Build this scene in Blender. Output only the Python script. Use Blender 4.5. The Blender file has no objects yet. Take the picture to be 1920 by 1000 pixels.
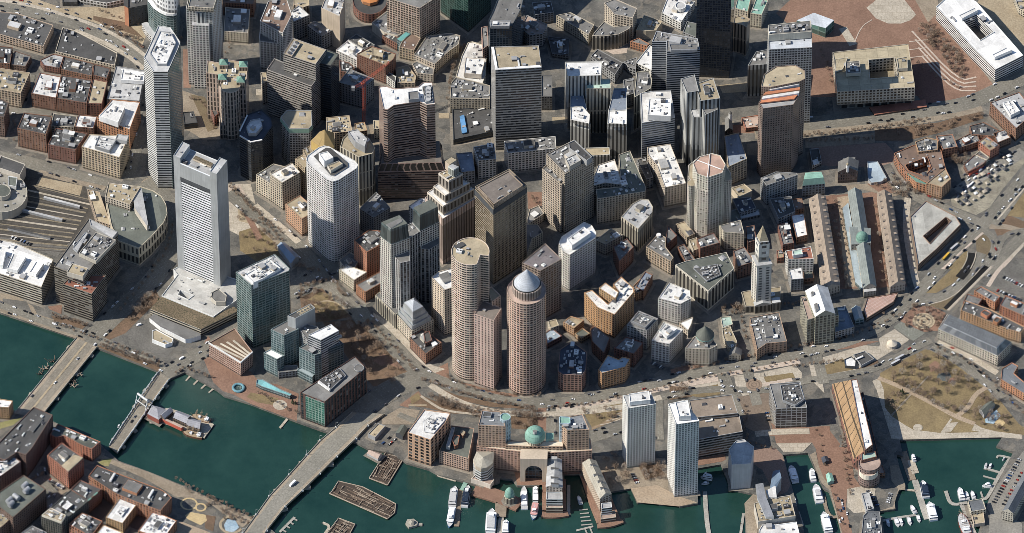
import bpy, bmesh, math, random
from mathutils import Vector, Matrix
from mathutils.geometry import tessellate_polygon
SC=bpy.context.scene
# ---------------- camera, sky, sun, exposure
PITCH=math.radians(46.0); DIST=9877.0
cam_d=bpy.data.cameras.new('camera'); cam=bpy.data.objects.new('camera',cam_d); SC.collection.objects.link(cam)
cam_d.sensor_width=36.0; cam_d.lens=300.0; cam_d.clip_start=2000.0; cam_d.clip_end=40000.0
cam.location=(0.0,-math.cos(PITCH)*DIST,math.sin(PITCH)*DIST); cam.rotation_euler=(math.radians(90)-PITCH,0,0); SC.camera=cam
W=bpy.data.worlds.new('World'); SC.world=W; W.use_nodes=True
TOSUN=Vector((-1.05,-0.165,1.0)).normalized()
sky=W.node_tree.nodes.new('ShaderNodeTexSky'); sky.sky_type='NISHITA'; sky.sun_disc=False; sky.ozone_density=4.0; sky.dust_density=.4
sky.sun_elevation=math.asin(TOSUN.z); sky.sun_rotation=math.atan2(TOSUN.x,TOSUN.y)
bg=W.node_tree.nodes['Background']; bg.inputs[1].default_value=0.10; W.node_tree.links.new(sky.outputs[0],bg.inputs[0])
sun_d=bpy.data.lights.new('sun','SUN'); sun_d.energy=5.0; sun_d.angle=math.radians(0.5); sun_d.color=(1.0,0.94,0.84)
sun=bpy.data.objects.new('sun',sun_d); SC.collection.objects.link(sun); sun.location=TOSUN*3000; sun.rotation_euler=TOSUN.to_track_quat('Z','Y').to_euler()
SC.view_settings.view_transform='Standard'; SC.view_settings.look='None'; SC.view_settings.exposure=0.32; SC.view_settings.gamma=1.0
SC.cycles.filter_width=0.7; SC.cycles.max_bounces=5; SC.cycles.diffuse_bounces=3; SC.cycles.glossy_bounces=3
rnd=random.Random(7)
# ---------------- node helpers
def nd(nt,t,**k):
    n=nt.nodes.new(t)
    for a,v in k.items(): setattr(n,a,v)
    return n
def math_(nt,op,a,b=None,c=None):
    n=nd(nt,'ShaderNodeMath',operation=op)
    for i,x in enumerate((a,b,c)):
        if x is None: continue
        if isinstance(x,(int,float)): n.inputs[i].default_value=x
        else: nt.links.new(x,n.inputs[i])
    return n.outputs[0]
def mixc(nt,f,a,b,mode='MIX'):
    n=nd(nt,'ShaderNodeMix',data_type='RGBA',blend_type=mode)
    for i,x in ((0,f),(6,a),(7,b)):
        if isinstance(x,(int,float)): n.inputs[i].default_value=x
        elif isinstance(x,tuple): n.inputs[i].default_value=x if len(x)==4 else (*x,1)
        else: nt.links.new(x,n.inputs[i])
    return n.outputs[2]
def new_mat(name,rough=.8,spec=.3):
    m=bpy.data.materials.new(name); m.use_nodes=True; p=m.node_tree.nodes['Principled BSDF']
    p.inputs['Roughness'].default_value=rough; p.inputs['Specular IOR Level'].default_value=spec
    return m,m.node_tree,p
def noise(nt,vec,scale,detail=3,rough=.6):
    n=nd(nt,'ShaderNodeTexNoise'); n.inputs['Scale'].default_value=scale; n.inputs['Detail'].default_value=detail; n.inputs['Roughness'].default_value=rough
    if vec is not None: nt.links.new(vec,n.inputs['Vector'])
    return n.outputs['Fac']
def remap(nt,x,a,b,c,d):
    n=nd(nt,'ShaderNodeMapRange'); nt.links.new(x,n.inputs[0])
    for i,v in enumerate((a,b,c,d)): n.inputs[i+1].default_value=v
    return n.outputs[0]
def scale_vec(nt,vec,s):
    n=nd(nt,'ShaderNodeMapping'); nt.links.new(vec,n.inputs[0]); n.inputs['Scale'].default_value=s; return n.outputs[0]
# window grid node group: bays on U, storeys on V
WG=bpy.data.node_groups.new('window_grid','ShaderNodeTree')
for nm in ('U','V','wr','hr'): WG.interface.new_socket(nm,in_out='INPUT',socket_type='NodeSocketFloat')
for nm in ('mask','rand'): WG.interface.new_socket(nm,in_out='OUTPUT',socket_type='NodeSocketFloat')
gi=nd(WG,'NodeGroupInput'); go=nd(WG,'NodeGroupOutput')
def _half(x,r): return math_(WG,'LESS_THAN',math_(WG,'ABSOLUTE',math_(WG,'SUBTRACT',math_(WG,'FRACT',x),.5)),math_(WG,'MULTIPLY',r,.5))
WG.links.new(math_(WG,'MULTIPLY',_half(gi.outputs[0],gi.outputs[2]),_half(gi.outputs[1],gi.outputs[3])),go.inputs[0])
cb=nd(WG,'ShaderNodeCombineXYZ'); WG.links.new(math_(WG,'FLOOR',gi.outputs[0]),cb.inputs[0]); WG.links.new(math_(WG,'FLOOR',gi.outputs[1]),cb.inputs[1])
wn=nd(WG,'ShaderNodeTexWhiteNoise',noise_dimensions='3D'); oi=nd(WG,'ShaderNodeObjectInfo'); WG.links.new(math_(WG,'MULTIPLY',oi.outputs['Random'],97.0),cb.inputs[2]); WG.links.new(cb.outputs[0],wn.inputs['Vector']); WG.links.new(wn.outputs['Value'],go.inputs[1])
FAC={'bandwhite':((.629,.629,.603),(.018,.021,.024),6,3.9,1,.48,1),
'bandfed':((.673,.682,.682),(.03,.033,.036),6,3.9,1,.4,1),
'bandwhite2':((.649,.64,.614),(.03,.03,.033),5,3.7,1,.51,1),
'bandgray':((.466,.475,.485),(.021,.027,.033),5,3.6,1,.53,1),
'bandgray2':((.393,.383,.363),(.018,.021,.024),3,4.0,1,.55,1),
'bandtan':((.478,.429,.342),(.021,.021,.021),5,4,1,.53,1),
'bandbrown':((.227,.198,.159),(.012,.012,.012),5,3.7,1,.53,1),
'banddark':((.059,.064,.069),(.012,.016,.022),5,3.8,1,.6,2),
'bandpinkbrown':((.335,.242,.203),(.021,.018,.018),4,3.8,1,.51,1),
'bandbronze':((.337,.274,.196),(.021,.018,.015),2.2,3.8,.68,.66,1),
'whitegrid':((.605,.588,.544),(.018,.021,.024),4,3.7,.61,.55,1),
'creamgrid':((.523,.465,.367),(.021,.021,.021),3.6,3.7,.51,.58,1),
'tangrid':((.45,.362,.264),(.018,.018,.018),4,3.8,.61,.58,1),
'tangrid2':((.565,.478,.37),(.024,.024,.024),3.2,3.6,.55,.53,1),
'gridtan':((.477,.418,.331),(.021,.021,.021),3,3.7,.61,.58,1),
'gridtan2':((.498,.42,.332),(.024,.021,.018),3.6,3.6,.75,.64,1),
'graygrid':((.301,.301,.297),(.018,.021,.024),3.8,3.7,.57,.58,1),
'gridgray2':((.383,.383,.373),(.015,.018,.021),3.4,3.8,.68,.58,1),
'gridgray3':((.417,.417,.408),(.03,.033,.036),6,4.2,.88,.76,1),
'darkgrid':((.139,.139,.139),(.012,.012,.015),3.5,3.7,.61,.53,1),
'gridbrown':((.28,.217,.178),(.012,.012,.012),3,3.6,.55,.53,1),
'gridbrown2':((.315,.252,.208),(.015,.013,.012),4,3.8,.68,.58,1),
'keygrid':((.691,.682,.656),(.018,.021,.024),3.3,3.7,.68,.53,1),
'pinkround':((.608,.492,.409),(.011,.011,.013),3.6,3.7,.84,.53,1),
'pinkround2':((.602,.436,.353),(.013,.012,.013),4.8,3.7,.73,.59,1),
'pinkpoint':((.561,.434,.361),(.018,.018,.018),4.2,3.8,.42,.53,1),
'pinkwin':((.466,.32,.251),(.021,.018,.018),3,3.4,.57,.58,1),
'brick':((.234,.125,.089),(.018,.017,.017),3.4,3.6,.46,.58,1),
'orangebrick':((.404,.197,.119),(.018,.017,.017),3.6,3.7,.44,.58,1),
'orangebrick2':((.383,.186,.113),(.03,.027,.024),4,3.9,.55,.64,1),
'brownbrick':((.166,.109,.088),(.015,.015,.015),3.6,3.8,.44,.53,1),
'darkbrick':((.15,.114,.093),(.018,.018,.018),3,4.5,.44,.53,1),
'brickstripe':((.448,.272,.189),(.03,.024,.021),4,3.6,.55,.42,1),
'brickgrid':((.32,.206,.16),(.018,.018,.021),4,3.5,.66,.58,1),
'brickcream':((.353,.239,.176),(.018,.018,.018),4,3.7,.46,.58,1),
'brickband':((.256,.168,.127),(.03,.027,.024),6,3,1,.37,1),
'tanbrick':((.448,.293,.174),(.018,.017,.015),3.4,3.6,.51,.58,1),
'orangetan':((.448,.271,.152),(.021,.018,.017),3.6,3.6,.55,.55,1),
'greenbrick':((.139,.082,.066),(.018,.027,.03),5,4,.55,.85,1),
'greenwin':((.244,.341,.292),(.03,.1,.075),4,3.9,.74,.7,2),
'roundbrick':((.236,.173,.153),(.024,.021,.021),4,3.6,.55,.53,1),
'rowes':((.443,.307,.224),(.018,.017,.017),4,3.7,.57,.48,1),
'rowes2':((.512,.454,.376),(.024,.024,.024),4,3.4,.55,.53,1),
'rowes3':((.485,.32,.212),(.018,.017,.017),7,5.0,.55,.66,1),
'balcony':((.587,.49,.393),(.072,.042,.027),3.5,3,.68,.53,1),
'vertwhite':((.586,.577,.533),(.03,.033,.036),4.2,50,.46,1,1),
'vertcream':((.524,.476,.378),(.024,.024,.024),4.4,30,.46,.95,1),
'vertpink':((.53,.433,.355),(.03,.028,.025),3.6,7.4,.46,.83,1),
'vertgray':((.382,.382,.363),(.018,.021,.024),4.5,40,.44,1,1),
'vertgray2':((.393,.383,.368),(.018,.021,.024),4.2,3.8,.55,.87,1),
'verttan':((.497,.419,.312),(.024,.021,.018),4.5,30,.4,.95,1),
'vertpinkbrown':((.614,.508,.428),(.144,.102,.081),4,60,.4,1,1),
'baygrid':((.574,.545,.487),(.012,.013,.016),3.4,3.6,.57,.64,1),
'baycream':((.601,.557,.468),(.018,.021,.021),3.4,3.7,.61,.58,1),
'deco':((.702,.631,.534),(.036,.03,.027),5,14,.44,.66,1),
'temple':((.524,.476,.378),(.024,.024,.024),4.6,14,.5,.76,1),
'custom':((.645,.614,.539),(.024,.033,.039),7,4.2,.44,.53,1),
'custom2':((.645,.619,.548),(.042,.048,.054),9,11,.44,.42,1),
'granitewall':((.553,.533,.475),(.1,.1,.1),4,4,0,0,0),
'olivegrid':((.389,.364,.282),(.03,.033,.03),4.4,4,.68,.66,1),
'stonebays':((.499,.43,.333),(.03,.027,.024),6,12,.46,.66,1),
'cityhall':((.456,.412,.334),(.018,.018,.018),4.2,4.2,.61,.58,1),
'hallpier':((.342,.313,.255),(.012,.012,.012),9,15,.73,.95,1),
'pilaster':((.572,.533,.446),(.018,.018,.018),6,26,.51,.85,1),
'granitewin':((.477,.419,.341),(.03,.027,.024),4,4.2,.4,.53,1),
'granitegrid':((.503,.464,.386),(.024,.024,.024),3.4,3.5,.55,.58,1),
'harbor':((.691,.682,.638),(.036,.042,.045),3.4,3.05,.55,.58,1),
'finedark':((.022,.026,.033),(.01,.013,.02),3,3.8,.8,.7,2),
'finedark2':((.115,.11,.1),(.03,.035,.035),3,3.9,.6,.7,2),
'glassgreen':((.191,.23,.225),(.028,.052,.052),4.6,3.9,.84,.62,2),
'glassgreen2':((.172,.25,.221),(.05,.11,.095),4,4,.85,.8,2),
'glassteal3':((.143,.173,.182),(.02,.035,.04),4,3.8,.85,.62,2),
'glassteal':((.239,.293,.298),(.045,.075,.08),4,3.8,.8,.66,2),
'glassteal2':((.063,.102,.092),(.015,.035,.03),4,3.8,.85,.8,2),
'glassdark':((.072,.087,.101),(.012,.02,.028),3.6,3.8,.8,.75,2),
'skylightwall':((.187,.197,.207),(.156,.168,.18),7,60,.79,.85,1),
'mansardwall':((.121,.155,.155),(.051,.069,.069),2,60,.77,1,1),
'fins':((.357,.26,.216),(.015,.012,.011),8,16,.77,.85,1),
'metal':((.35,.359,.369),(0,0,0),4,4,0,0,.6),
'metalpanel':((.42,.434,.434),(0,0,0),4,4,0,0,.6),
'cinema':((.464,.464,.464),(0,0,0),4,4,0,0,0),
'concrete':((.481,.446,.373),(0,0,0),4,4,0,0,0),
'copperwall':((.237,.373,.315),(0,0,0),4,4,0,0,0),
'bluepanel':((.433,.54,.589),(.15,.198,.228),4,6,.55,.64,1),
'mint':((.56,.599,.541),(.15,.168,.156),3,14,.44,.74,1),
'crownwhite':((.713,.713,.696),(.15,.156,.162),4,7,.55,.53,1),
'plaingreenglass':((.167,.201,.191),(.06,.078,.075),8,3.9,1,.53,1),
'bandbaseshade':((.189,.136,.116),(.018,.015,.015),4,3.8,1,.42,1),  # flared tower's base: darker brown bands, its shade put into the colour
'bandgraybrown':((.39,.366,.327),(.024,.024,.023),5,3.7,1,.47,1),
'clock':((.692,.692,.657),(0,0,0),4,4,0,0,0),
'plainwhite':((.713,.713,.696),(0,0,0),4,4,0,0,0),
'plaincream':((.578,.526,.437),(0,0,0),4,4,0,0,0),
'plaintan':((.497,.419,.322),(0,0,0),4,4,0,0,0),
'plaingray':((.348,.348,.343),(0,0,0),4,4,0,0,0),
'plaindark':((.07,.075,.08),(0,0,0),4,4,0,0,0),
'darkgray':((.081,.079,.077),(.012,.012,.012),4,4,.44,.42,1),
'plainorange':((.446,.218,.115),(0,0,0),4,4,0,0,0),
'plainred':((.401,.095,.064),(0,0,0),4,4,0,0,0),
'plaingreen':((.164,.271,.222),(.03,.036,.036),3,3.6,.55,.53,1),
'plainblue':((.143,.299,.513),(0,0,0),4,4,0,0,0),
'barnred':((.254,.083,.062),(0,0,0),4,4,0,0,0),
'plaingold':((.55,.375,.141),(0,0,0),4,4,0,0,0)}
ROOF={'white':((.76,.75,.725),''),
'palegraydirty':((.52,.51,.48),'dirty'),
'whitedirty':((.68,.66,.62),'dirty'),
'lightgray':((.46,.46,.455),''),
'gray':((.2,.195,.185),''),
'dark':((.095,.093,.09),''),
'tan':((.4,.335,.23),''),
'brown':((.22,.155,.12),''),
'greenroof':((.135,.145,.125),''),
'metalroof':((.5,.53,.57),'rib'),
'copper':((.16,.29,.235),'rib'),
'copperlight':((.24,.42,.345),'rib'),
'mintroof':((.4,.52,.45),''),
'pinkroof':((.46,.35,.29),''),
'blueroof':((.26,.3,.36),''),
'paleblue':((.36,.43,.48),''),
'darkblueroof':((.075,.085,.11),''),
'slate':((.29,.235,.185),'rib'),
'slate2':((.15,.16,.17),'rib'),
'granite':((.22,.19,.165),''),
'tanslab':((.42,.36,.25),'slab'),
'paleglass':((.34,.4,.42),'glass'),
'cream':((.6,.53,.42),''),
'tanroof':((.34,.315,.26),'rib'),
'brick_roof':((.3,.13,.09),''),
'hedge':((.17,.13,.085),'plants'),
'graypad':((.24,.235,.225),''),
'metalgreen':((.21,.235,.225),'rib'),
'graydeck':((.19,.2,.21),'slab'),
'brownroof':((.29,.235,.185),''),
'bluesteel':((.16,.22,.3),'metal'),
'concrete':((.36,.34,.29),''),
'concretelight':((.42,.41,.37),''),
'metal':((.25,.26,.27),'metal'),
'rust':((.42,.17,.06),''),
'tealglass':((.12,.3,.29),'glass'),
'tealglass2':((.22,.48,.5),'glass'),
'bluetarp':((.12,.28,.5),''),
'stripeorange':((.52,.21,.11),''),
'gold':((.34,.245,.11),''),
'salmon':((.47,.32,.25),''),
'purpleroof':((.185,.165,.165),''),
'redtarp':((.55,.1,.05),''),
'louvre':((.19,.125,.085),'rib'),
'plainwhite':((.7,.69,.66),''),
'clock':((.7,.7,.66),''),
'lattice':((.4,.25,.2),'lattice'),
'metalgray2':((.36,.38,.41),'rib'),
'metalgray':((.25,.26,.28),'metal'),
'orangegrid':((.31,.205,.115),'grid'),
'lilacroof':((.34,.34,.37),'rib')}
GROUND={'street':((.085,.083,.077),(.165,.155,.136),.05,'patch'),
'road':((.15,.14,.118),(.2,.185,.152),.03,'road'),
'asphalt':((.11,.105,.095),(.15,.142,.128),.04,''),
'asphaltlight':((.19,.18,.16),(.25,.235,.205),.04,''),
'palepave':((.46,.41,.335),(.37,.325,.26),.05,'pave'),
'palepink':((.46,.385,.32),(.4,.33,.27),.05,''),
'palebrown':((.3,.25,.19),(.2,.165,.125),.04,''),
'brownpave':((.22,.17,.13),(.15,.12,.095),.04,''),
'brickpave':((.25,.155,.112),(.18,.11,.08),.05,''),
'dullbrick':((.25,.175,.14),(.21,.145,.115),.05,''),
'shadowbrickpave':((.19,.1,.075),(.16,.085,.065),.05,''),
'sand':((.38,.315,.22),(.27,.215,.145),.05,''),
'sandgreen':((.3,.275,.21),(.15,.135,.11),.06,''),
'sandpath':((.36,.29,.215),(.29,.225,.16),.05,''),
'sandmulch':((.31,.23,.15),(.2,.145,.095),.06,''),
'mulch':((.175,.115,.078),(.115,.082,.055),.05,''),
'drylawn':((.24,.185,.1),(.145,.11,.065),.035,''),
'brownlawn':((.17,.135,.085),(.13,.1,.065),.05,''),
'gardenlawn':((.2,.2,.085),(.25,.22,.11),.05,''),
'ballast':((.05,.048,.044),(.09,.08,.066),.04,''),
'platform':((.27,.225,.155),(.17,.145,.11),.05,''),
'rail':((.07,.065,.06),(.1,.09,.08),.05,''),
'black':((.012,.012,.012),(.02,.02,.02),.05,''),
'crosspave':((.2,.2,.17),(.16,.165,.14),.05,'road'),
'discpave':((.4,.33,.235),(.33,.27,.19),.05,'ring'),
'ringpave':((.28,.21,.155),(.22,.16,.12),.05,'ring'),
'greywater':((.12,.13,.125),(.09,.1,.1),.1,''),
'bluepaint':((.24,.34,.42),(.32,.4,.45),.1,''),
'sandyellow':((.5,.39,.22),(.42,.32,.18),.1,''),
'darkdirt':((.075,.06,.052),(.1,.08,.068),.05,''),
'concrete':((.34,.315,.265),(.27,.25,.21),.05,''),
'steelpale':((.42,.44,.43),(.34,.36,.35),.2,''),
'bridgewalk':((.33,.28,.215),(.27,.225,.17),.05,''),
'bridgeroad':((.2,.18,.145),(.25,.22,.175),.05,'road'),
'bridgeroad2':((.25,.235,.2),(.2,.19,.16),.03,'road'),
'pavement':((.25,.22,.18),(.15,.135,.115),.05,''),
'quay':((.2,.18,.15),(.15,.13,.11),.1,''),
'dockgray':((.36,.34,.3),(.27,.255,.225),.1,''),
'dockwood':((.27,.22,.165),(.19,.15,.115),.2,'')}
MATS={}
def facade(name):
    if 'f_'+name in MATS: return MATS['f_'+name]
    wall,win,bay,flo,wr,hr,gl=FAC[name]
    m,nt,p=new_mat('facade_'+name,.8)
    tc=nd(nt,'ShaderNodeTexCoord'); sp=nd(nt,'ShaderNodeSeparateXYZ'); nt.links.new(tc.outputs['UV'],sp.inputs[0])
    o=nd(nt,'ShaderNodeObjectInfo')
    n1=remap(nt,noise(nt,tc.outputs['Object'],.035,4),.3,.7,.82,1.12); n2=remap(nt,noise(nt,scale_vec(nt,tc.outputs['Object'],(.5,.5,.03)),1.0,2),.3,.7,.88,1.08)
    v=math_(nt,'MULTIPLY',math_(nt,'MULTIPLY',n1,n2),remap(nt,o.outputs['Random'],0,1,.88,1.1))
    hsv=nd(nt,'ShaderNodeHueSaturation'); hsv.inputs['Color'].default_value=(*wall,1); nt.links.new(v,hsv.inputs['Value'])
    nt.links.new(remap(nt,noise(nt,o.outputs['Random'],3.0,0),.3,.7,.488,.512),hsv.inputs['Hue'])
    col=hsv.outputs[0]
    if wr>0:
        g=nd(nt,'ShaderNodeGroup'); g.node_tree=WG
        nt.links.new(sp.outputs[0],g.inputs[0]); nt.links.new(sp.outputs[1],g.inputs[1]); g.inputs[2].default_value=wr; g.inputs[3].default_value=hr
        r=math_(nt,'POWER',g.outputs[1],3.0)
        wc=mixc(nt,r,tuple(win),tuple(min(.5,c*2.0+(.045 if gl<2 else .004)) for c in win))
        blind=math_(nt,'MULTIPLY',math_(nt,'GREATER_THAN',g.outputs[1],.9),.3 if gl<2 else 0)
        wc=mixc(nt,blind,wc,(.34,.33,.30))
        fl=math_(nt,'FRACT',sp.outputs[1]); ledge=math_(nt,'MULTIPLY',math_(nt,'LESS_THAN',fl,.1),.14)
        col=mixc(nt,ledge,col,tuple(c*.45 for c in wall))
        col=mixc(nt,g.outputs[0],col,wc)
        nt.links.new(remap(nt,g.outputs[0],0,1,.8,.16 if gl<2 else .06),p.inputs['Roughness'])
        nt.links.new(remap(nt,g.outputs[0],0,1,.25,.6),p.inputs['Specular IOR Level'])
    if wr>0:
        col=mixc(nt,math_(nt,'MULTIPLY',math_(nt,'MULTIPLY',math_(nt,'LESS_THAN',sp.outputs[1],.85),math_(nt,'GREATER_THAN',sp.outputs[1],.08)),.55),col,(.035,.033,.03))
    elif gl>0: p.inputs['Metallic'].default_value=.35*gl; p.inputs['Roughness'].default_value=.45
    nt.links.new(col,p.inputs['Base Color'])
    MATS['f_'+name]=m; return m
def roofmat(name):
    if 'r_'+name in MATS: return MATS['r_'+name]
    c,kind=ROOF[name]
    m,nt,p=new_mat('roof_'+name,.75); tc=nd(nt,'ShaderNodeTexCoord'); o=nd(nt,'ShaderNodeObjectInfo')
    uv=nd(nt,'ShaderNodeVectorMath',operation='ADD'); nt.links.new(tc.outputs['UV'],uv.inputs[0])
    cx=nd(nt,'ShaderNodeCombineXYZ'); nt.links.new(math_(nt,'MULTIPLY',o.outputs['Random'],311.0),cx.inputs[0]); nt.links.new(math_(nt,'MULTIPLY',o.outputs['Random'],157.0),cx.inputs[1]); nt.links.new(cx.outputs[0],uv.inputs[1]); uvo=uv.outputs[0]
    st=remap(nt,noise(nt,uvo,.06,5,.7),.3,.72,.72,1.18); fine=remap(nt,noise(nt,uvo,.5,3),.25,.75,.88,1.1)
    v=math_(nt,'MULTIPLY',math_(nt,'MULTIPLY',st,fine),remap(nt,o.outputs['Random'],0,1,.84,1.14))
    base=tuple(c)
    b=nd(nt,'ShaderNodeTexBrick'); nt.links.new(uvo,b.inputs['Vector'])
    if kind=='grid': size=(11,7.5,.16); c1=c2=base; mo=(.06,.045,.03)
    elif kind=='rib': size=(60,1.6,.12); c1=base; c2=tuple(x*.9 for x in base); mo=tuple(x*.62 for x in base)
    elif kind=='stripe': size=(400,5,.3); c1=base; c2=(.75,.72,.68); mo=(.28,.2,.15)
    elif kind=='lattice': size=(4,4,.10); c1=c2=base; mo=(.66,.60,.55)
    elif kind=='slab': size=(13,11,.03); c1=base; c2=tuple(x*.86 for x in base); mo=tuple(x*.5 for x in base)
    else: size=(17,11,.012); c1=base; c2=tuple(x*.74 for x in base); mo=tuple(x*.7 for x in base)
    b.inputs['Color1'].default_value=(*c1,1); b.inputs['Color2'].default_value=(*c2,1); b.inputs['Mortar'].default_value=(*mo,1)
    b.inputs['Scale'].default_value=1.0; b.inputs['Brick Width'].default_value=size[0]; b.inputs['Row Height'].default_value=size[1]; b.inputs['Mortar Size'].default_value=size[2]*size[1]/2; b.inputs['Mortar Smooth'].default_value=.3
    b.offset=.0 if kind in('grid','lattice','slab') else .37; b.squash=1
    col=b.outputs['Color']
    hs=nd(nt,'ShaderNodeHueSaturation'); nt.links.new(col,hs.inputs['Color']); nt.links.new(v,hs.inputs['Value']); col=hs.outputs[0]
    if kind=='dirty':
        f=math_(nt,'GREATER_THAN',noise(nt,uvo,.13,3),.56); col=mixc(nt,math_(nt,'MULTIPLY',f,.3),col,(.34,.32,.29))
    if kind=='plants':
        f=math_(nt,'GREATER_THAN',noise(nt,uvo,.55,5,.75),.52); col=mixc(nt,math_(nt,'MULTIPLY',f,.8),col,(.045,.045,.024))
    if kind in('glass','metal'): p.inputs['Roughness'].default_value=.3; p.inputs['Specular IOR Level'].default_value=.6
    nt.links.new(col,p.inputs['Base Color']); MATS['r_'+name]=m; return m
def groundmat(name):
    if 'g_'+name in MATS: return MATS['g_'+name]
    c,c2,s,kind=GROUND[name]
    m,nt,p=new_mat('ground_'+name,.9,.15); tc=nd(nt,'ShaderNodeTexCoord'); ob=tc.outputs['Object']
    big=noise(nt,ob,s,6,.65); col=mixc(nt,remap(nt,big,.34,.66,0,1),tuple(c),tuple(c2))
    f=remap(nt,noise(nt,ob,.45,4,.75),.25,.75,.66,1.3); f2=remap(nt,noise(nt,ob,.012,3,.6),.3,.7,.86,1.1)
    hs=nd(nt,'ShaderNodeHueSaturation'); nt.links.new(math_(nt,'MULTIPLY',f,f2),hs.inputs['Value'])
    if kind=='patch':
        vo=nd(nt,'ShaderNodeTexVoronoi'); vo.inputs['Scale'].default_value=.14; nt.links.new(ob,vo.inputs['Vector']); sv=nd(nt,'ShaderNodeSeparateColor'); nt.links.new(vo.outputs['Color'],sv.inputs[0])
        col=mixc(nt,math_(nt,'MULTIPLY',math_(nt,'GREATER_THAN',sv.outputs[0],.72),.32),col,(.22,.19,.15)); col=mixc(nt,math_(nt,'MULTIPLY',math_(nt,'LESS_THAN',sv.outputs[1],.2),.3),col,(.05,.052,.05)); col=mixc(nt,math_(nt,'MULTIPLY',math_(nt,'GREATER_THAN',noise(nt,ob,.35,4,.8),.62),.5),col,(.26,.24,.21))
    if kind=='road':
        sp=nd(nt,'ShaderNodeSeparateXYZ'); nt.links.new(tc.outputs['UV'],sp.inputs[0]); u=sp.outputs[0]; v=sp.outputs[1]   # u metres from the centre line, v metres along
        au=math_(nt,'ABSOLUTE',u); lane=math_(nt,'LESS_THAN',math_(nt,'ABSOLUTE',math_(nt,'SUBTRACT',math_(nt,'MODULO',au,3.6),.0)),.16)
        dash=math_(nt,'LESS_THAN',math_(nt,'FRACT',math_(nt,'MULTIPLY',v,1/9)),.45)
        col=mixc(nt,math_(nt,'MULTIPLY',math_(nt,'MULTIPLY',lane,dash),.5),col,(.50,.48,.43))
        wear=remap(nt,math_(nt,'SINE',math_(nt,'MULTIPLY',au,3.4)),-1,1,0,.16); col=mixc(nt,wear,col,(.13,.125,.115))
    if kind=='pave':
        b=nd(nt,'ShaderNodeTexBrick'); nt.links.new(ob,b.inputs['Vector']); b.inputs['Color1'].default_value=(1,1,1,1); b.inputs['Color2'].default_value=(.86,.86,.86,1); b.inputs['Mortar'].default_value=(.68,.66,.63,1); b.inputs['Scale'].default_value=1; b.inputs['Brick Width'].default_value=9; b.inputs['Row Height'].default_value=6; b.inputs['Mortar Size'].default_value=.18
        col=mixc(nt,1.0,col,b.outputs['Color'],'MULTIPLY')
    if kind=='ring':
        ln=nd(nt,'ShaderNodeVectorMath',operation='LENGTH'); nt.links.new(tc.outputs['UV'],ln.inputs[0]); rr=math_(nt,'FRACT',math_(nt,'MULTIPLY',ln.outputs[1],.28)); col=mixc(nt,math_(nt,'GREATER_THAN',rr,.6),col,tuple(x*.62 for x in c))
    nt.links.new(col,hs.inputs['Color']); nt.links.new(hs.outputs[0],p.inputs['Base Color'])
    MATS['g_'+name]=m; return m
def flatmat(name,col,rough=.6,metal=0,var=.12):
    if name in MATS: return MATS[name]
    m,nt,p=new_mat(name,rough,.4); p.inputs['Metallic'].default_value=metal
    tc=nd(nt,'ShaderNodeTexCoord'); hs=nd(nt,'ShaderNodeHueSaturation'); hs.inputs['Color'].default_value=(*col,1)
    o=nd(nt,'ShaderNodeObjectInfo'); nt.links.new(math_(nt,'MULTIPLY',remap(nt,noise(nt,tc.outputs['Object'],.6,3),.3,.7,1-var,1+var),remap(nt,o.outputs['Random'],0,1,.9,1.08)),hs.inputs['Value']); nt.links.new(hs.outputs[0],p.inputs['Base Color'])
    MATS[name]=m; return m
# ---------------- mesh helpers
COL=SC.collection
class MB:
    def __init__(s): s.v=[]; s.f=[]; s.uv=[]; s.mi=[]
    def face(s,pts,uvs=None,mi=0):
        i=len(s.v); s.v+=[tuple(p) for p in pts]; s.f.append(list(range(i,i+len(pts)))); s.uv.append(uvs or [(0,0)]*len(pts)); s.mi.append(mi)
    def box(s,x0,x1,y0,y1,z0,z1,mi=0,M=None):
        P=[Vector((x,y,z)) for z in(z0,z1) for y in(y0,y1) for x in(x0,x1)]
        if M is not None: P=[M@q for q in P]
        for q in ((0,1,5,4),(1,3,7,5),(3,2,6,7),(2,0,4,6),(4,5,7,6),(2,3,1,0)): s.face([P[k] for k in q],None,mi)
    def prism(s,poly,z0,z1,mi=0,top=True):
        n=len(poly)
        for i in range(n):
            a=poly[i]; b=poly[(i+1)%n]; s.face([(*a,z0),(*b,z0),(*b,z1),(*a,z1)],None,mi)
        if top: s.flat(poly,z1,mi)
    def flat(s,poly,z,mi=0,uvf=None,hole=None):
        loops=[[Vector((x,y,0)) for x,y in poly]]
        if hole: loops.append([Vector((x,y,0)) for x,y in hole])
        allp=[q for l in loops for q in l]
        for t in tessellate_polygon(loops):
            q=[allp[k] for k in t]
            if (q[1]-q[0]).cross(q[2]-q[0]).z<0: q.reverse()
            s.face([(k.x,k.y,z) for k in q],[uvf(k) for k in q] if uvf else None,mi)
    def tube(s,a,b,r0,r1,n=6,mi=0,cap=True):
        a=Vector(a); b=Vector(b); d=(b-a).normalized(); x=d.orthogonal().normalized(); y=d.cross(x)
        A=[a+(x*math.cos(2*math.pi*i/n)+y*math.sin(2*math.pi*i/n))*r0 for i in range(n)]; B=[b+(x*math.cos(2*math.pi*i/n)+y*math.sin(2*math.pi*i/n))*r1 for i in range(n)]
        for i in range(n): j=(i+1)%n; s.face([A[i],A[j],B[j],B[i]],None,mi)
        if cap: s.face(B,None,mi); s.face(A[::-1],None,mi)
    def mesh(s,name,mats):
        me=bpy.data.meshes.new(name); me.from_pydata(s.v,[],s.f)
        uvl=me.uv_layers.new(name='UVMap'); flat=[c for u in s.uv for q in u for c in q]; uvl.data.foreach_set('uv',flat)
        me.polygons.foreach_set('material_index',s.mi)
        for m in mats: me.materials.append(m)
        me.update(); return me
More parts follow.
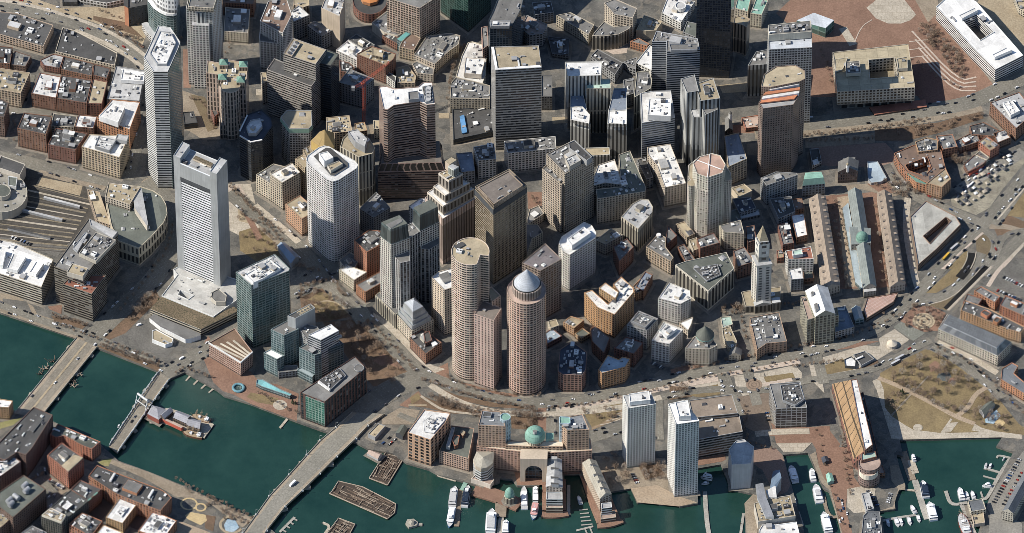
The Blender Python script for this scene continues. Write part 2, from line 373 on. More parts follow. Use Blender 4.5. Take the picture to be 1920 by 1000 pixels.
def weld(me):
    bm=bmesh.new(); bm.from_mesh(me); bmesh.ops.remove_doubles(bm,verts=bm.verts,dist=.001); bm.to_mesh(me); bm.free(); return me
def link(name,data,parent=None,loc=(0,0,0),rot=0.0,scale=None):
    o=bpy.data.objects.new(name,data); COL.objects.link(o)
    if parent is not None: o.parent=parent
    o.location=loc
    if rot: o.rotation_euler=(0,0,rot)
    if scale: o.scale=scale
    return o
def tag(o,label,cat,group=None):
    o['label']=label; o['category']=cat
    if group: o['group']=group
    return o
def struct(name,mb,mats,loc=(0,0,0)):
    o=link(name,weld(mb.mesh(name,mats)),None,loc); o['kind']='structure'; return o
def area(p): return sum(p[i][0]*p[(i+1)%len(p)][1]-p[(i+1)%len(p)][0]*p[i][1] for i in range(len(p)))/2
def ccw(p):
    p=[tuple(q) for q in p]
    return p if area(p)>0 else [p[1],p[0]]+p[:1:-1]
def inset(p,d):
    n=len(p); out=[]
    for i in range(n):
        a=Vector(p[i-1]); b=Vector(p[i]); c=Vector(p[(i+1)%n]); e=(b-a); f=(c-b)
        if e.length<1e-6 or f.length<1e-6: out.append(tuple(b)); continue
        e.normalize(); f.normalize(); n1=Vector((-e.y,e.x)); n2=Vector((-f.y,f.x)); k=n1+n2
        den=1+n1.dot(n2); k=k/max(den,.35); out.append((b.x+k.x*d,b.y+k.y*d))
    return out
def outset(p,d):
    q=inset(p,-d); return q if 1.0<area(q)/area(p)<6 else p
def inside(pt,p):
    x,y=pt; r=False; n=len(p)
    for i in range(n):
        (x1,y1),(x2,y2)=p[i],p[i-1]
        if (y1>y)!=(y2>y) and x<(x2-x1)*(y-y1)/(y2-y1)+x1: r=not r
    return r
def walls(mb,p,z0,z1,bay,flo,rev=False):
    n=len(p); nf=max(1,round((z1-z0)/flo)); loop=range(n); u0=0
    for i in loop:
        a=p[i]; b=p[(i+1)%n]; L=math.hypot(b[0]-a[0],b[1]-a[1]); nb=max(1,round(L/bay)) if L>1.2 else 0
        q=[(*a,z0),(*b,z0),(*b,z1),(*a,z1)]; u=[(u0,0),(u0+nb,0),(u0+nb,nf),(u0,nf)]
        if nb==0: u=[(0,0)]*4
        if rev: q.reverse(); u.reverse()
        mb.face(q,u); u0+=nb+3
def longdir(p):
    best=max(range(len(p)),key=lambda i:math.hypot(p[(i+1)%len(p)][0]-p[i][0],p[(i+1)%len(p)][1]-p[i][1]))
    a=p[best]; b=p[(best+1)%len(p)]; return math.atan2(b[1]-a[1],b[0]-a[0])
def uvrot(p):
    t=longdir(p); c,s=math.cos(t),math.sin(t); ox,oy=p[0]
    return lambda k:((k[0]-ox)*c+(k[1]-oy)*s,-(k[0]-ox)*s+(k[1]-oy)*c)
# rooftop unit prototypes (unit size, scaled per copy)
UM=[flatmat('unit_white',(.66,.66,.64),.5),flatmat('unit_gray',(.30,.30,.30),.6),flatmat('unit_dark',(.06,.06,.065),.6),flatmat('unit_tan',(.38,.33,.26),.7)]
def unit_mesh(kind,a,b):
    m=MB()
    if kind=='air_handler':
        m.box(-.5,.5,-.5,.5,.12,.8,0); m.box(-.42,.42,-.42,.42,0,.12,1)
        for cx in(-.24,.24): m.tube((cx,0,.8),(cx,0,.9),.19,.19,10,0,False); m.face([(cx+.17*math.cos(k*.785),.17*math.sin(k*.785),.84) for k in range(8)],None,1)
    elif kind=='roof_vent': m.tube((0,0,0),(0,0,.8),.25,.25,8,0); m.tube((0,0,.8),(0,0,1),.45,.12,8,1)
    elif kind=='duct_run': m.box(-.5,.5,-.16,.16,.1,.5,0); m.box(.34,.5,-.16,.5,.1,.5,0); m.box(-.45,-.3,-.1,.1,0,.1,1)
    elif kind=='skylight':
        m.box(-.5,.5,-.5,.5,0,.3,1)
        for q in (((-.5,-.5,.3),(.5,-.5,.3),(.3,0,.6),(-.3,0,.6)),((.5,.5,.3),(-.5,.5,.3),(-.3,0,.6),(.3,0,.6)),((.5,-.5,.3),(.5,.5,.3),(.3,0,.6)),((-.5,.5,.3),(-.5,-.5,.3),(-.3,0,.6))): m.face(q,None,0)
    else: m.box(-.5,.5,-.5,.5,0,.9,0); m.box(-.56,.56,-.56,.56,.9,1,1); m.box(-.2,.2,-.52,-.48,0,.7,1)
    return m.mesh(kind,[UM[a],UM[b]])
UNITS=[unit_mesh(k,a,b) for k,a,b in (('air_handler',0,2),('air_handler',1,2),('air_handler',2,1),('roof_vent',0,1),('roof_vent',2,2),('duct_run',0,1),('duct_run',1,2),('skylight',1,0),('skylight',2,1),('stair_bulkhead',3,1),('stair_bulkhead',1,0),('air_handler',0,1),('stair_bulkhead',2,1))]
NU=[0]
def clutter(parent,p,z,dens,seed):
    if dens<=0: return
    r=random.Random(seed); A=abs(area(p)); n=min(int(A*dens/72+r.random()),26 if dens<2 else 38); t=longdir(p)
    xs=[q[0] for q in p]; ys=[q[1] for q in p]; small=inset(p,2.2); used=[]; tries=0
    while n>0 and tries<240:
        tries+=1; x=r.uniform(min(xs),max(xs)); y=r.uniform(min(ys),max(ys))
        me=r.choice(UNITS); big=r.random()<.25
        sx=r.uniform(3.5,7.5) if big else r.uniform(1.6,3.6)
        if me.name.startswith('roof_vent'): sx=r.uniform(1.0,2.0)
        if me.name.startswith('duct'): sx=r.uniform(4,9)
        if not inside((x,y),small) or any((x-u)**2+(y-w)**2<((sx+q)*.55)**2 for u,w,q in used): continue
        used.append((x,y,sx)); n-=1; NU[0]+=1
        sy=sx*r.uniform(.6,1.05) if not me.name.startswith('duct') else sx*.6
        link(me.name.split('.')[0],me,parent,(x,y,z-.02),t+r.choice((0,0,math.pi/2)),(sx,sy,min(3.6,sx*r.uniform(.45,.8))))
# ---------------- one tier of a building
def tier(root,spec,seed,main):
    kind,part,pts,z0,z1,fac,roof,c,ex=spec
    p=ccw(pts)
    if 'zs' in ex and p[0]!=tuple(pts[0]): z=ex['zs']; ex=dict(ex,zs=[z[1],z[0]]+z[:1:-1])
    F=FAC[fac]; fm=facade(fac); rm=roofmat(roof) if roof else fm; bay,flo=F[2],F[3]; mb=MB(); rb=MB(); rise=ex.get('rise',0); roofz=z1
    hole=ex.get('hole')
    if kind in 'pc' or kind=='n':
        walls(mb,p,z0,z1,bay,flo)
        if kind=='n' or min(abs(area(p)),999)<40: rb.flat(p,z1,0,uvrot(p)); rp=p; drop=0
        else:
            drop=min(1.1,(z1-z0)*.3); wd=.55
            if kind=='c': wd=.4
            q=inset(p,wd); n=len(p)
            for i in range(n):
                j=(i+1)%n; mb.face([(*p[i],z1),(*p[j],z1),(*q[j],z1),(*q[i],z1)]); mb.face([(*q[i],z1),(*q[j],z1),(*q[j],z1-drop),(*q[i],z1-drop)])
            rp=q; roofz=z1-drop
            if hole:
                h=ccw(hole); walls(mb,h,max(z0,z1-26),z1,bay,flo,True); hq=inset(h,-wd)
                for i in range(len(h)):
                    j=(i+1)%len(h); mb.face([(*h[j],z1),(*h[i],z1),(*hq[i],z1),(*hq[j],z1)]); mb.face([(*hq[j],z1),(*hq[i],z1),(*hq[i],z1-drop),(*hq[j],z1-drop)])
                rb.flat(q,roofz,0,uvrot(p),hq)
                if z1-26>z0: rb.flat(h,z1-26,0,uvrot(p))
            else: rb.flat(q,roofz,0,uvrot(p))
    elif kind in('g','g2'):
        if kind=='g2':
            if math.hypot(p[1][0]-p[0][0],p[1][1]-p[0][1])>math.hypot(p[2][0]-p[1][0],p[2][1]-p[1][1]): p=p[1:]+p[:1]
        walls(mb,p,z0,z1,bay,flo); zr=z1+rise
        m0=((p[0][0]+p[1][0])/2,(p[0][1]+p[1][1])/2); m1=((p[2][0]+p[3][0])/2,(p[2][1]+p[3][1])/2)
        mb.face([(*p[0],z1),(*p[1],z1),(*m0,zr)]); mb.face([(*p[2],z1),(*p[3],z1),(*m1,zr)])
        uf=uvrot(p); L=math.hypot(m1[0]-m0[0],m1[1]-m0[1]); S=math.hypot(p[1][0]-m0[0],p[1][1]-m0[1])
        o=.5/max(S,1)
        def ov(a,m): return (a[0]+(a[0]-m[0])*o,a[1]+(a[1]-m[1])*o,z1-rise*o)
        for a,b,ma,mc in ((p[1],p[2],m0,m1),(p[3],p[0],m1,m0)): rb.face([ov(a,ma),ov(b,mc),(*mc,zr+.05),(*ma,zr+.05)],[(0,0),(L,0),(L,S),(0,S)])
        rp=None
    elif kind in('h','k','d'):
        walls(mb,p,z0,z1,bay,flo); cx=sum(q[0] for q in p)/len(p); cy=sum(q[1] for q in p)/len(p); n=len(p)
        if kind=='d':
            K=7
            for k in range(K):
                a0=math.pi/2*k/K; a1=math.pi/2*(k+1)/K
                for i in range(n):
                    j=(i+1)%n; f=lambda q,a:(cx+(q[0]-cx)*math.cos(a),cy+(q[1]-cy)*math.cos(a),z1+rise*math.sin(a))
                    if k<K-1: rb.face([f(p[i],a0),f(p[j],a0),f(p[j],a1),f(p[i],a1)],[(i,k),(i+1,k),(i+1,k+1),(i,k+1)])
                    else: rb.face([f(p[i],a0),f(p[j],a0),(cx,cy,z1+rise)],[(i,k),(i+1,k),(i,k+1)])
        else:
            for i in range(n): j=(i+1)%n; rb.face([(*p[i],z1),(*p[j],z1),(cx,cy,z1+rise)],[(i*2,0),(i*2+2,0),(i*2+1,rise)])
        rp=None
    elif kind=='m':
        cx=sum(q[0] for q in p)/len(p); cy=sum(q[1] for q in p)/len(p); t=ex['top']; w=max(math.hypot(q[0]-cx,q[1]-cy) for q in p); q=inset(p,(1-t)*w*.55); zt=z0+rise; n=len(p)
        z0-=.0
        nf=max(1,round(rise/flo))
        for i in range(n):
            j=(i+1)%n; L=math.hypot(p[j][0]-p[i][0],p[j][1]-p[i][1]); nb=max(1,round(L/bay)); mb.face([(*p[i],z0),(*p[j],z0),(*q[j],zt),(*q[i],zt)],[(0,0),(nb,0),(nb,nf),(0,nf)])
        rb.flat(q,zt,0,uvrot(p)); rp=q; roofz=zt
    elif kind=='s':
        dz=rise or (z1-z0)*.4; n=len(p); zz=ex.get('zs') or [z1-(dz if i<n/2 else 0) for i in range(n)]
        for i in range(n): j=(i+1)%n; mb.face([(*p[i],z0),(*p[j],z0),(*p[j],zz[j]),(*p[i],zz[i])],[(0,0),(4,0),(4,2),(0,2)])
        uf=uvrot(p); rb.face([(*p[i],zz[i]) for i in range(n)],[uf(q) for q in p]); rp=None
    elif kind=='t':
        r=ex['r']; mb.tube((*pts[0],z0+r),(*pts[1],z0+r),r,r,12); mb.box(min(q[0] for q in pts),max(q[0] for q in pts),min(q[1] for q in pts)-.3,max(q[1] for q in pts)+.3,z0,z0+r*.4); rp=None; rb=None
    elif kind=='q':
        x,y=pts[0]; r=ex['r']; N=24; y-=.35
        mb.face([(x+r*math.cos(2*math.pi*i/N),y,z0+r*math.sin(2*math.pi*i/N)) for i in range(N)]); rp=None; rb=None
    elif kind=='a':
        a=Vector(p[0]); b=Vector(p[1]); d=(b-a); Wd=d.length; d.normalize(); nrm=Vector((d.y,-d.x)); H=z1; ow=ex['aw']*Wd; oh=ex['ah']*H; sp=oh-ow/2; x0=(Wd-ow)/2; x1=(Wd+ow)/2
        out=[(0,0),(x0,0),(x0,sp)]+[(Wd/2-ow/2*math.cos(math.pi*k/14),sp+ow/2*math.sin(math.pi*k/14)) for k in range(1,14)]+[(x1,sp),(x1,0),(Wd,0),(Wd,H),(0,H)]
        F3=lambda q,o:(a.x+d.x*q[0]+nrm.x*o,a.y+d.y*q[0]+nrm.y*o,q[1])
        for t in tessellate_polygon([[Vector((x,y,0)) for x,y in out]]):
            k=[out[i] for i in t]
            if (k[1][0]-k[0][0])*(k[2][1]-k[0][1])-(k[1][1]-k[0][1])*(k[2][0]-k[0][0])<0: k.reverse()
            mb.face([F3(q,13) for q in k])
        n=len(out)
        for i in range(n): j=(i+1)%n; mb.face([F3(out[j],13),F3(out[i],13),F3(out[i],-2),F3(out[j],-2)])
        gm=MB(); gm.face([F3((x0-.2,.1),7.5),F3((x1+.2,.1),7.5),F3((x1+.2,oh+.2),7.5),F3((x0-.2,oh+.2),7.5)],[(0,0),(5,0),(5,6),(0,6)]); gx=gm
        rp=None; rb=None
    w=link(part,weld(mb.mesh(part,[fm])),root)
    if kind=='a': link('arch_shade_panel',gx.mesh('arch_shade_panel',[facade('glassdark')]),w)  # added dark panel standing for the shade of the open passage
    if kind=='q':
        hm=MB(); x,y=pts[0]; r=ex['r']; hm.box(x-.2,x+.2,y-.5,y-.36,z0,z0+r*.8); hm.box(x-.1,x+r*.55,y-.5,y-.36,z0-.2,z0+.2); link('clock_hand',hm.mesh('clock_hand',[UM[2]]),w)
    ro=None
    if rb is not None and rb.f: ro=link('roof',weld(rb.mesh('roof',[rm])),root if main else w)
    if main and kind=='p' and rp and c>=.8 and not hole and abs(area(p))>420 and not any(q.name.startswith('penthouse') for q in root.children):
        r=random.Random(seed+5); t=longdir(p); cx=sum(q[0] for q in p)/len(p); cy=sum(q[1] for q in p)/len(p); a=math.sqrt(abs(area(p)))*r.uniform(.13,.2); b=a*r.uniform(.5,.85); o=(r.uniform(-.5,.5)*a,r.uniform(-.5,.5)*a)
        Q=[(cx+o[0]+x*math.cos(t)-y*math.sin(t),cy+o[1]+x*math.sin(t)+y*math.cos(t)) for x,y in ((-a,-b),(a,-b),(a,b),(-a,b))]
        if all(inside(q,rp) for q in Q):
            pm=MB(); pm.prism(Q,roofz,roofz+r.uniform(3,5)); pw=link('penthouse',weld(pm.mesh('penthouse',[facade(r.choice(('plaingray','plaincream','concrete',fac)))])),root); pr=MB(); h=max(v[2] for v in pm.v); pr.flat(inset(Q,.25),h+.06,0,uvrot(Q)); link('roof',pr.mesh('roof',[roofmat(r.choice(('gray','lightgray','white','dark')))]),pw)
    if c>0 and rp: clutter(ro if main else w,rp if not hole else [q for q in rp],roofz,c if not hole else c*.5,seed)
    nd_=ex.get('dorm')
    if nd_:
        L=Vector(m1)-Vector(m0)
        for s,(a,b) in enumerate(((p[1],p[2]),(p[0],p[3]))):
            for i in range(nd_):
                f=(i+.5)/nd_; base=Vector(a).lerp(Vector(b),f); mid=Vector(m0).lerp(Vector(m1),f); q=base.lerp(mid,.42); ang=math.atan2(L.y,L.x)
                dm=MB(); dm.box(-1.3,1.3,-1.7,1.7,0,1.7,0); dm.box(-1.45,1.45,-1.9,1.9,1.7,1.95,1); dm.box(-.8,.8,-1.75,1.75,.3,1.4,2)
                if 'dormer_proto' not in MATS: MATS['dormer_proto']=dm.mesh('dormer',[facade('plaingray'),rm,UM[2]])
                link('dormer',MATS['dormer_proto'],ro,(q.x,q.y,z1+rise*.28),ang)
    return w
# ---------------- ground, water
def poly_sheet(name,poly,z,mat,skirt=None,ring=False):
    p=ccw(poly); cx=sum(q[0] for q in p)/len(p); cy=sum(q[1] for q in p)/len(p); mb=MB(); q=[(x-cx,y-cy) for x,y in p]
    mb.flat(q,z,0,lambda k:(k[0],k[1]))
    if skirt is not None:
        for i in range(len(q)): j=(i+1)%len(q); mb.face([(*q[i],skirt),(*q[j],skirt),(*q[j],z),(*q[i],z)])
    return struct(name,mb,[mat],(cx,cy,0))
def strip(pts,w,z,mb,cx=0,cy=0):
    P=[Vector((x-cx,y-cy)) for x,y in pts]; out=[]; v=0
    # smooth
    for _ in range(2):
        if len(P)>2:
            Q=[P[0]]
            for a,b in zip(P,P[1:]): Q+=[a.lerp(b,.25),a.lerp(b,.75)]
            Q.append(P[-1]); P=Q
    n=len(P); L=[];Rr=[];V=[]
    for i in range(n):
        d=(P[min(i+1,n-1)]-P[max(i-1,0)]).normalized(); nn=Vector((-d.y,d.x)); L.append(P[i]+nn*w/2); Rr.append(P[i]-nn*w/2)
        if i: v+=(P[i]-P[i-1]).length
        V.append(v)
    for i in range(n-1): mb.face([(*Rr[i],z),(*Rr[i+1],z),(*L[i+1],z),(*L[i],z)],[(-w/2,V[i]),(-w/2,V[i+1]),(w/2,V[i+1]),(w/2,V[i])])
    return P
def D(a): return [(a[i]/10,a[i+1]/10) for i in range(0,len(a),2)]
# traced plan of the city, in metres (x along the shore, y inland, ground at 0)
COAST=[-11637,1913,-5896,-734,-5003,-1141,-4759,-1293,-4039,-1671,-3913,-1788,-3739,-1679,-3361,-1963,-3285,-2047,-2979,-2172,-2451,-2446,-2182,-2578,-2072,-2628,-1743,-2793,-1633,-2876,-1360,-2941,-1196,-3089,-941,-3188,-832,-3270,-482,-3401,-331,-3474,-139,-3384,-133,-3327,0,-3344,60,-3442,307,-3442,338,-3294,567,-3270,784,-3253,1013,-3352,1114,-3532,1343,-3483,1413,-3703,1636,-3646,1659,-3727,1870,-3678,1887,-3760,2098,-3711,2095,-3556,2052,-3188,2367,-3114,2469,-3491,2708,-3564,2726,-3572,2627,-3719,2615,-4649,3320,-4649,3274,-4068,3204,-3711,3157,-3434,3071,-2966,3355,-2937,3372,-2991,3489,-3401,3523,-3491,3576,-3523,3662,-3914,3762,-4649,4228,-4649,4147,-3955,4102,-3841,4320,-3800,4317,-3686,4371,-3507,4445,-3442,4383,-3139,4358,-2966,4430,-2983,4402,-2735,4844,-2719,5566,-2694,5493,-2834,5683,-2925,5377,-3646,5105,-4649,15764,-4649,20048,32726,-30072,32726,-26016,9133]
FORT=[-11531,603,-5834,-2213,-5697,-2297,-5249,-2429,-4678,-2793,-4552,-2941,-4458,-3057,-4115,-3221,-3705,-3442,-2905,-3938,-2728,-4084,-1906,-4969,-1753,-15994,-21696,-15994,-25524,6272]
WATER=[-15665,4455,17448,4455,14703,-18620,-13200,-18620]
GRD=[
('sandy_ground','sand',[-6177,4493,-5795,4493,-5358,4283,-4993,4306,-4628,4333,-4353,4174,-4343,3834,-4385,3664,-4661,3890,-5209,4124,-5787,4288,-6172,4379],1),
('sandy_ground','mulch',[-4987,4151,-4587,4038,-4372,3766,-4501,3834,-4791,3970,-4985,4083],2),
('plaza','brickpave',[3375,4493,4776,4493,5056,4208,5703,2957,5476,2789,5140,2622,4989,2800,3493,2778,3561,3630,3146,4197],1),
('plaza','palepave',[4226,4288,4410,4493,4649,4493,4816,4169,4747,4078,4634,4019,4475,4019,4335,4106],2),
('plaza','shadowbrickpave',[4738,3315,5039,3360,5125,2644,4903,2600,4754,2845],2),  # city hall's cast shadow, put into the colour of the brick paving
('plaza','palebrown',[4784,4493,5095,4493,5068,4197,4952,4038],2),
('ground_patch','sand',[5604,4493,6113,4493,6058,3158,5976,3473,5647,3970,5552,4379],1),
('plaza','brickpave',[2793,2355,3483,2367,3669,2267,3008,2178,2789,2178],2),
('railway_yard','ballast',[-5697,1617,-4984,1310,-4825,744,-4884,668,-5197,323,-5632,366,-6010,517,-6573,647,-6623,1737],1),
('ground_patch','sand',[-5519,1452,-5015,1310,-5041,1146,-5561,1321],2),
('parking_lot','asphalt',[-6009,495,-5556,398,-5196,301,-5268,150,-5788,398],2),
('ground_patch','mulch',[-4748,-1259,-4029,-1595,-4045,-1671,-4741,-1293],4),
('plaza','palebrown',[-5908,-428,-5722,-470,-5518,-641,-5464,-768,-5153,-895,-4963,-1065,-5021,-1141,-5896,-734],2),
('parking_lot','asphalt',[-5874,-513,-5595,-564,-5513,-785,-5650,-726,-5870,-615],3),
('pavement','brickpave',[-5346,-641,-5188,-615,-5188,-768,-5333,-683],3),
('pavement','mulch',[-5310,-785,-4876,-921,-4964,-1039,-5244,-904],3),
('car_park','asphalt',[-4442,-1065,-4174,-811,-3854,-1276,-3971,-1461,-4313,-1276],2),
('garden','mulch',[-4843,-980,-4390,-768,-4244,-513,-4126,-342,-4060,-513,-4442,-1065,-4652,-1191],1),
('plaza','palepave',[-3334,1343,-3053,1343,-2914,603,-3128,474,-3317,603],1),
('lawn','drylawn',[-3173,560,-2977,647,-2755,387,-2689,172,-2965,86,-3154,258],2),
('plaza','palebrown',[-2979,777,-2726,517,-2471,86,-2593,0,-2845,258],1),
('garden','mulch',[-2445,-502,-2232,-364,-2071,-310,-1970,-406,-1843,-683,-1842,-800,-2117,-878,-2408,-895],1),
('lawn','drylawn',[-2289,-641,-2183,-551,-2060,-560,-1966,-641,-1888,-747,-2086,-853,-2148,-832],2),
('lawn','drylawn',[-2352,-534,-2216,-406,-2092,-449,-2122,-534,-2229,-577],2),
('plaza','brickpave',[-2573,-257,-2312,-204,-2096,-171,-2004,-129,-2065,-236,-2340,-342,-2555,-406],2),
('garden','mulch',[-2178,-895,-1841,-853,-1624,-1022,-1468,-1318,-1283,-1465,-1114,-1633,-1264,-1884,-1584,-1905,-1863,-1486],1),
('plaza','brickpave',[-1603,-1497,-1467,-1391,-1390,-1465,-1298,-1528,-1220,-1654,-1404,-1560,-1496,-1581],2),
('plaza','brickpave',[-1333,-1842,-1235,-1759,-1097,-1759,-1112,-1842,-1248,-1926],2),
('pavement','palepave',[-1597,-736,-1349,-959,-1178,-1191,-916,-1570,-763,-1633,-884,-1696,-1100,-1465,-1410,-1022,-1596,-832],2),
('plaza','brickpave',[-976,-1696,-733,-1528,-716,-1821,-487,-1863,-244,-1968,61,-2030,61,-2093,-335,-2030,-792,-1821],2),
('garden','mulch',[-1026,-2043,-916,-2115,-630,-2232,-346,-2277,-355,-2355,-725,-2323,-963,-2238,-1181,-2206],1),
('garden','mulch',[-927,-1874,-631,-2043,-156,-2173,215,-2238,215,-2264,-251,-2225,-631,-2108,-879,-1965],4),
('plaza','brickpave',[-1286,-2199,-1069,-1978,-1031,-2043,-1172,-2186,-1181,-2238],2),
('lawn','drylawn',[-1163,-2082,-1069,-2004,-1040,-2095,-1143,-2186],3),
('yard','palebrown',[-1483,-2394,-1276,-2238,-1048,-2277,-1122,-2498,-1482,-2498],2),
('garden','mulch',[-19,-2327,294,-2275,303,-2586,152,-2573,0,-2560],2),
('path','brickpave',[294,-2223,413,-2223,412,-2599,303,-2599],3),
('plaza','palepave',[465,-2197,722,-2197,797,-2301,607,-2327,493,-2366],2),
('plaza','brickpave',[19,-3203,382,-3197,388,-3331,378,-3431,57,-3436,47,-3344],2),
('plaza','brickpave',[566,-3203,778,-3197,782,-3261,565,-3274],2),
('lawn','drylawn',[774,-2290,1258,-2160,1257,-2264,1020,-2482,906,-2540,831,-2359],2),
('plaza','palepave',[699,-2210,1255,-2086,1255,-2168,774,-2290],2),
('garden','sandmulch',[906,-2540,1020,-2482,1257,-2262,1255,-2404,905,-2586],3),
('plaza','palepave',[1799,-1884,2353,-1769,2439,-1753,2513,-1988,2386,-2030,2351,-1874,2064,-1943,1798,-1975],2),
('lawn','drylawn',[2016,-1975,2351,-1871,2379,-2028,2139,-2077,2015,-2047],3),
('plaza','palepave',[2539,-1740,2878,-1685,2925,-1988,2633,-2056,2555,-1884],3),
('plaza','palepave',[2879,-1675,3243,-1570,3317,-1695,3303,-1884,3229,-1767,2906,-1753],3),
('lawn','drylawn',[2877,-1756,3212,-1691,3234,-1769,2908,-1865],4),
('fountain_plaza','ringpave',[2858,-1882,2857,-1865,2853,-1850,2847,-1835,2838,-1822,2826,-1811,2813,-1802,2799,-1795,2783,-1791,2767,-1789,2751,-1791,2735,-1795,2720,-1802,2706,-1811,2695,-1822,2685,-1835,2678,-1850,2673,-1865,2672,-1882,2673,-1897,2677,-1913,2683,-1928,2692,-1941,2704,-1952,2717,-1961,2731,-1968,2747,-1972,2763,-1974,2779,-1972,2795,-1968,2810,-1961,2823,-1952,2835,-1941,2845,-1928,2852,-1913,2856,-1897],5),
('lawn','drylawn',[3514,-1609,3683,-1544,3678,-1714,3535,-1734],3),
('plaza','palepave',[3397,-1531,3510,-1570,3543,-1793,3566,-2015,3437,-1832],3),
('garden','mulch',[1799,-1897,1998,-1923,2053,-2067,1796,-2119],3),
('plaza','brickpave',[1812,-1642,2003,-1570,2308,-1570,2346,-1636,1829,-1740],2),
('parking_lot','brownpave',[2547,-2073,2929,-2001,2945,-2586,2821,-2650,2643,-2534,2601,-2275],2),
('plaza','brickpave',[2948,-2469,3012,-2540,3353,-2540,3610,-2521,3614,-2715,2764,-2663,2955,-2586],2),
('lawn','drylawn',[3517,-1612,3788,-1465,3846,-1581,3905,-1643,3529,-1734],3),
('plaza','palepave',[3467,-1486,4038,-1255,4206,-1276,4318,-1107,4545,-1191,4090,-1570,3889,-1675,3535,-1821,3509,-1612],2),
('plaza','brickpave',[4458,-800,4578,-636,4840,-636,4997,-747,4891,-1027,4734,-1044,4478,-906],2),
('plaza','discpave',[4867,-874,4865,-849,4858,-825,4847,-802,4832,-782,4812,-766,4790,-754,4766,-747,4741,-744,4715,-747,4690,-754,4667,-766,4647,-782,4630,-802,4618,-825,4609,-849,4606,-874,4608,-899,4614,-924,4626,-946,4641,-966,4660,-982,4683,-994,4707,-1001,4732,-1004,4758,-1001,4782,-994,4805,-982,4825,-966,4842,-946,4855,-924,4863,-899],4),
('plaza','palepave',[4210,-1149,4398,-1001,4561,-1170,4373,-1318,4235,-1339],3),
('crossing','crosspave',[4384,-970,4478,-885,4748,-1065,4606,-1191],4),
('garden','mulch',[3537,-1738,3874,-1675,4184,-1486,4198,-1528,3871,-1759,3535,-1821],3),
('plaza','brickpave',[3411,-1255,3703,-1212,4224,-1191,3930,-1297,3439,-1381],2),
('park','drylawn',[4209,-1696,4521,-1461,4740,-1318,5011,-1427,5306,-1713,5536,-2072,5762,-2487,5937,-2653,5572,-2686,4844,-2711,4420,-2727,4274,-2363,4212,-1988],1),
('promenade','palepave',[4117,-1820,4195,-1774,4242,-1951,4252,-2243,4324,-2373,4448,-2490,4559,-2580,4719,-2606,4870,-2632,5230,-2622,5420,-2593,5797,-2658,5794,-2723,5549,-2699,4393,-2733,4308,-2723,4243,-2373,4161,-1957],3),
('plaza','palepave',[4667,-2548,4666,-2534,4661,-2521,4652,-2510,4641,-2501,4628,-2496,4614,-2494,4600,-2496,4586,-2501,4575,-2510,4566,-2521,4560,-2534,4557,-2548,4559,-2562,4564,-2575,4572,-2586,4583,-2595,4596,-2600,4610,-2602,4625,-2600,4638,-2595,4650,-2586,4659,-2575,4665,-2562],5),
('plaza','palepave',[4951,-2477,5075,-2464,4984,-2619,4870,-2635],4),
('plaza','palepave',[5263,-2490,5346,-2555,5533,-2619,5419,-2632,5222,-2593],4),
('pond','greywater',[4853,-1761,4883,-1696,4998,-1683,5024,-1748,4974,-1833,4908,-1814],4),
('plaza','brickpave',[4773,-1578,4843,-1499,4889,-1539,4905,-1617,4789,-1683],4),
('plaza','brickpave',[4995,-1787,5053,-1761,5060,-1827,4982,-1866],4),
('playground','bluepaint',[5379,-2425,5430,-2347,5518,-2270,5562,-2360,5481,-2490,5387,-2477],4),
('playground','sandyellow',[5605,-2477,5603,-2460,5595,-2444,5583,-2432,5568,-2424,5550,-2421,5533,-2424,5516,-2432,5503,-2444,5495,-2460,5491,-2477,5493,-2494,5501,-2510,5513,-2522,5528,-2530,5546,-2533,5564,-2530,5580,-2522,5593,-2510,5601,-2494],5),
('plaza','brickpave',[3444,-2866,3842,-2841,3866,-3315,3956,-3482,3786,-3507,3758,-3812,3824,-4167,3711,-4167,3631,-3660,3526,-3354,3475,-3149],2),
('promenade','palebrown',[3375,-2969,3443,-2918,3475,-3149,3527,-3328,3590,-3443,3647,-3787,3711,-4167,3697,-4167,3579,-3507,3497,-3405,3393,-3033],3),
('parking_lot','palepave',[3786,-3494,4032,-3430,4106,-3494,4058,-3838,3851,-3863,3778,-3774],3),
('plaza','dullbrick',[2745,-2866,2990,-2866,3064,-2969,3148,-3430,3108,-3532,2984,-3609,2832,-3200,2703,-3085],2),
('promenade','palebrown',[2620,-3711,2721,-3571,2786,-3609,2756,-4167,2635,-4167],3),
('plaza','brickpave',[1968,-2969,2413,-2892,2420,-3046,1966,-3149],2),
('promenade','palebrown',[4277,-3136,4372,-3123,4442,-3430,4439,-3507,4369,-3507,4317,-3673,4313,-3793,4114,-3838,4295,-3762,4360,-3494,4289,-3367],4),
('parking_lot','asphaltlight',[5785,-2931,5875,-2815,5849,-3430,5502,-3863,5740,-4015,5732,-4218,5357,-4218,5380,-3863,5346,-3774,5379,-3660,5482,-3430],2),
('plaza','brickpave',[2970,-2560,3577,-2529,3722,-2797,3604,-3270,3405,-2777,2996,-2797],1),
('steps','palepave',[2996,-2787,3404,-2781,3295,-2921,3083,-2931],3),
('plaza','palebrown',[922,-2983,1737,-3024,1775,-3597,1878,-3760,1413,-3699,1340,-3485,1121,-3536,1040,-3352],1),
('plaza','sandpath',[1340,-3485,1642,-3434,1865,-3597,2089,-3699,1886,-3760,1646,-3729,1413,-3699],3),
('garden','mulch',[1434,-3147,1630,-3106,1734,-3270,1507,-3352],3),
('plaza','brickpave',[2055,-3003,2419,-2921,2401,-3065,2052,-3147],2),
('plaza','brickpave',[-3577,-1339,-3491,-1107,-3316,-1402,-2989,-1675,-2895,-1821,-2680,-1874,-2434,-2020,-2450,-2446,-2618,-2363,-2978,-2178,-3179,-2030,-3302,-1978,-3412,-1842],2),
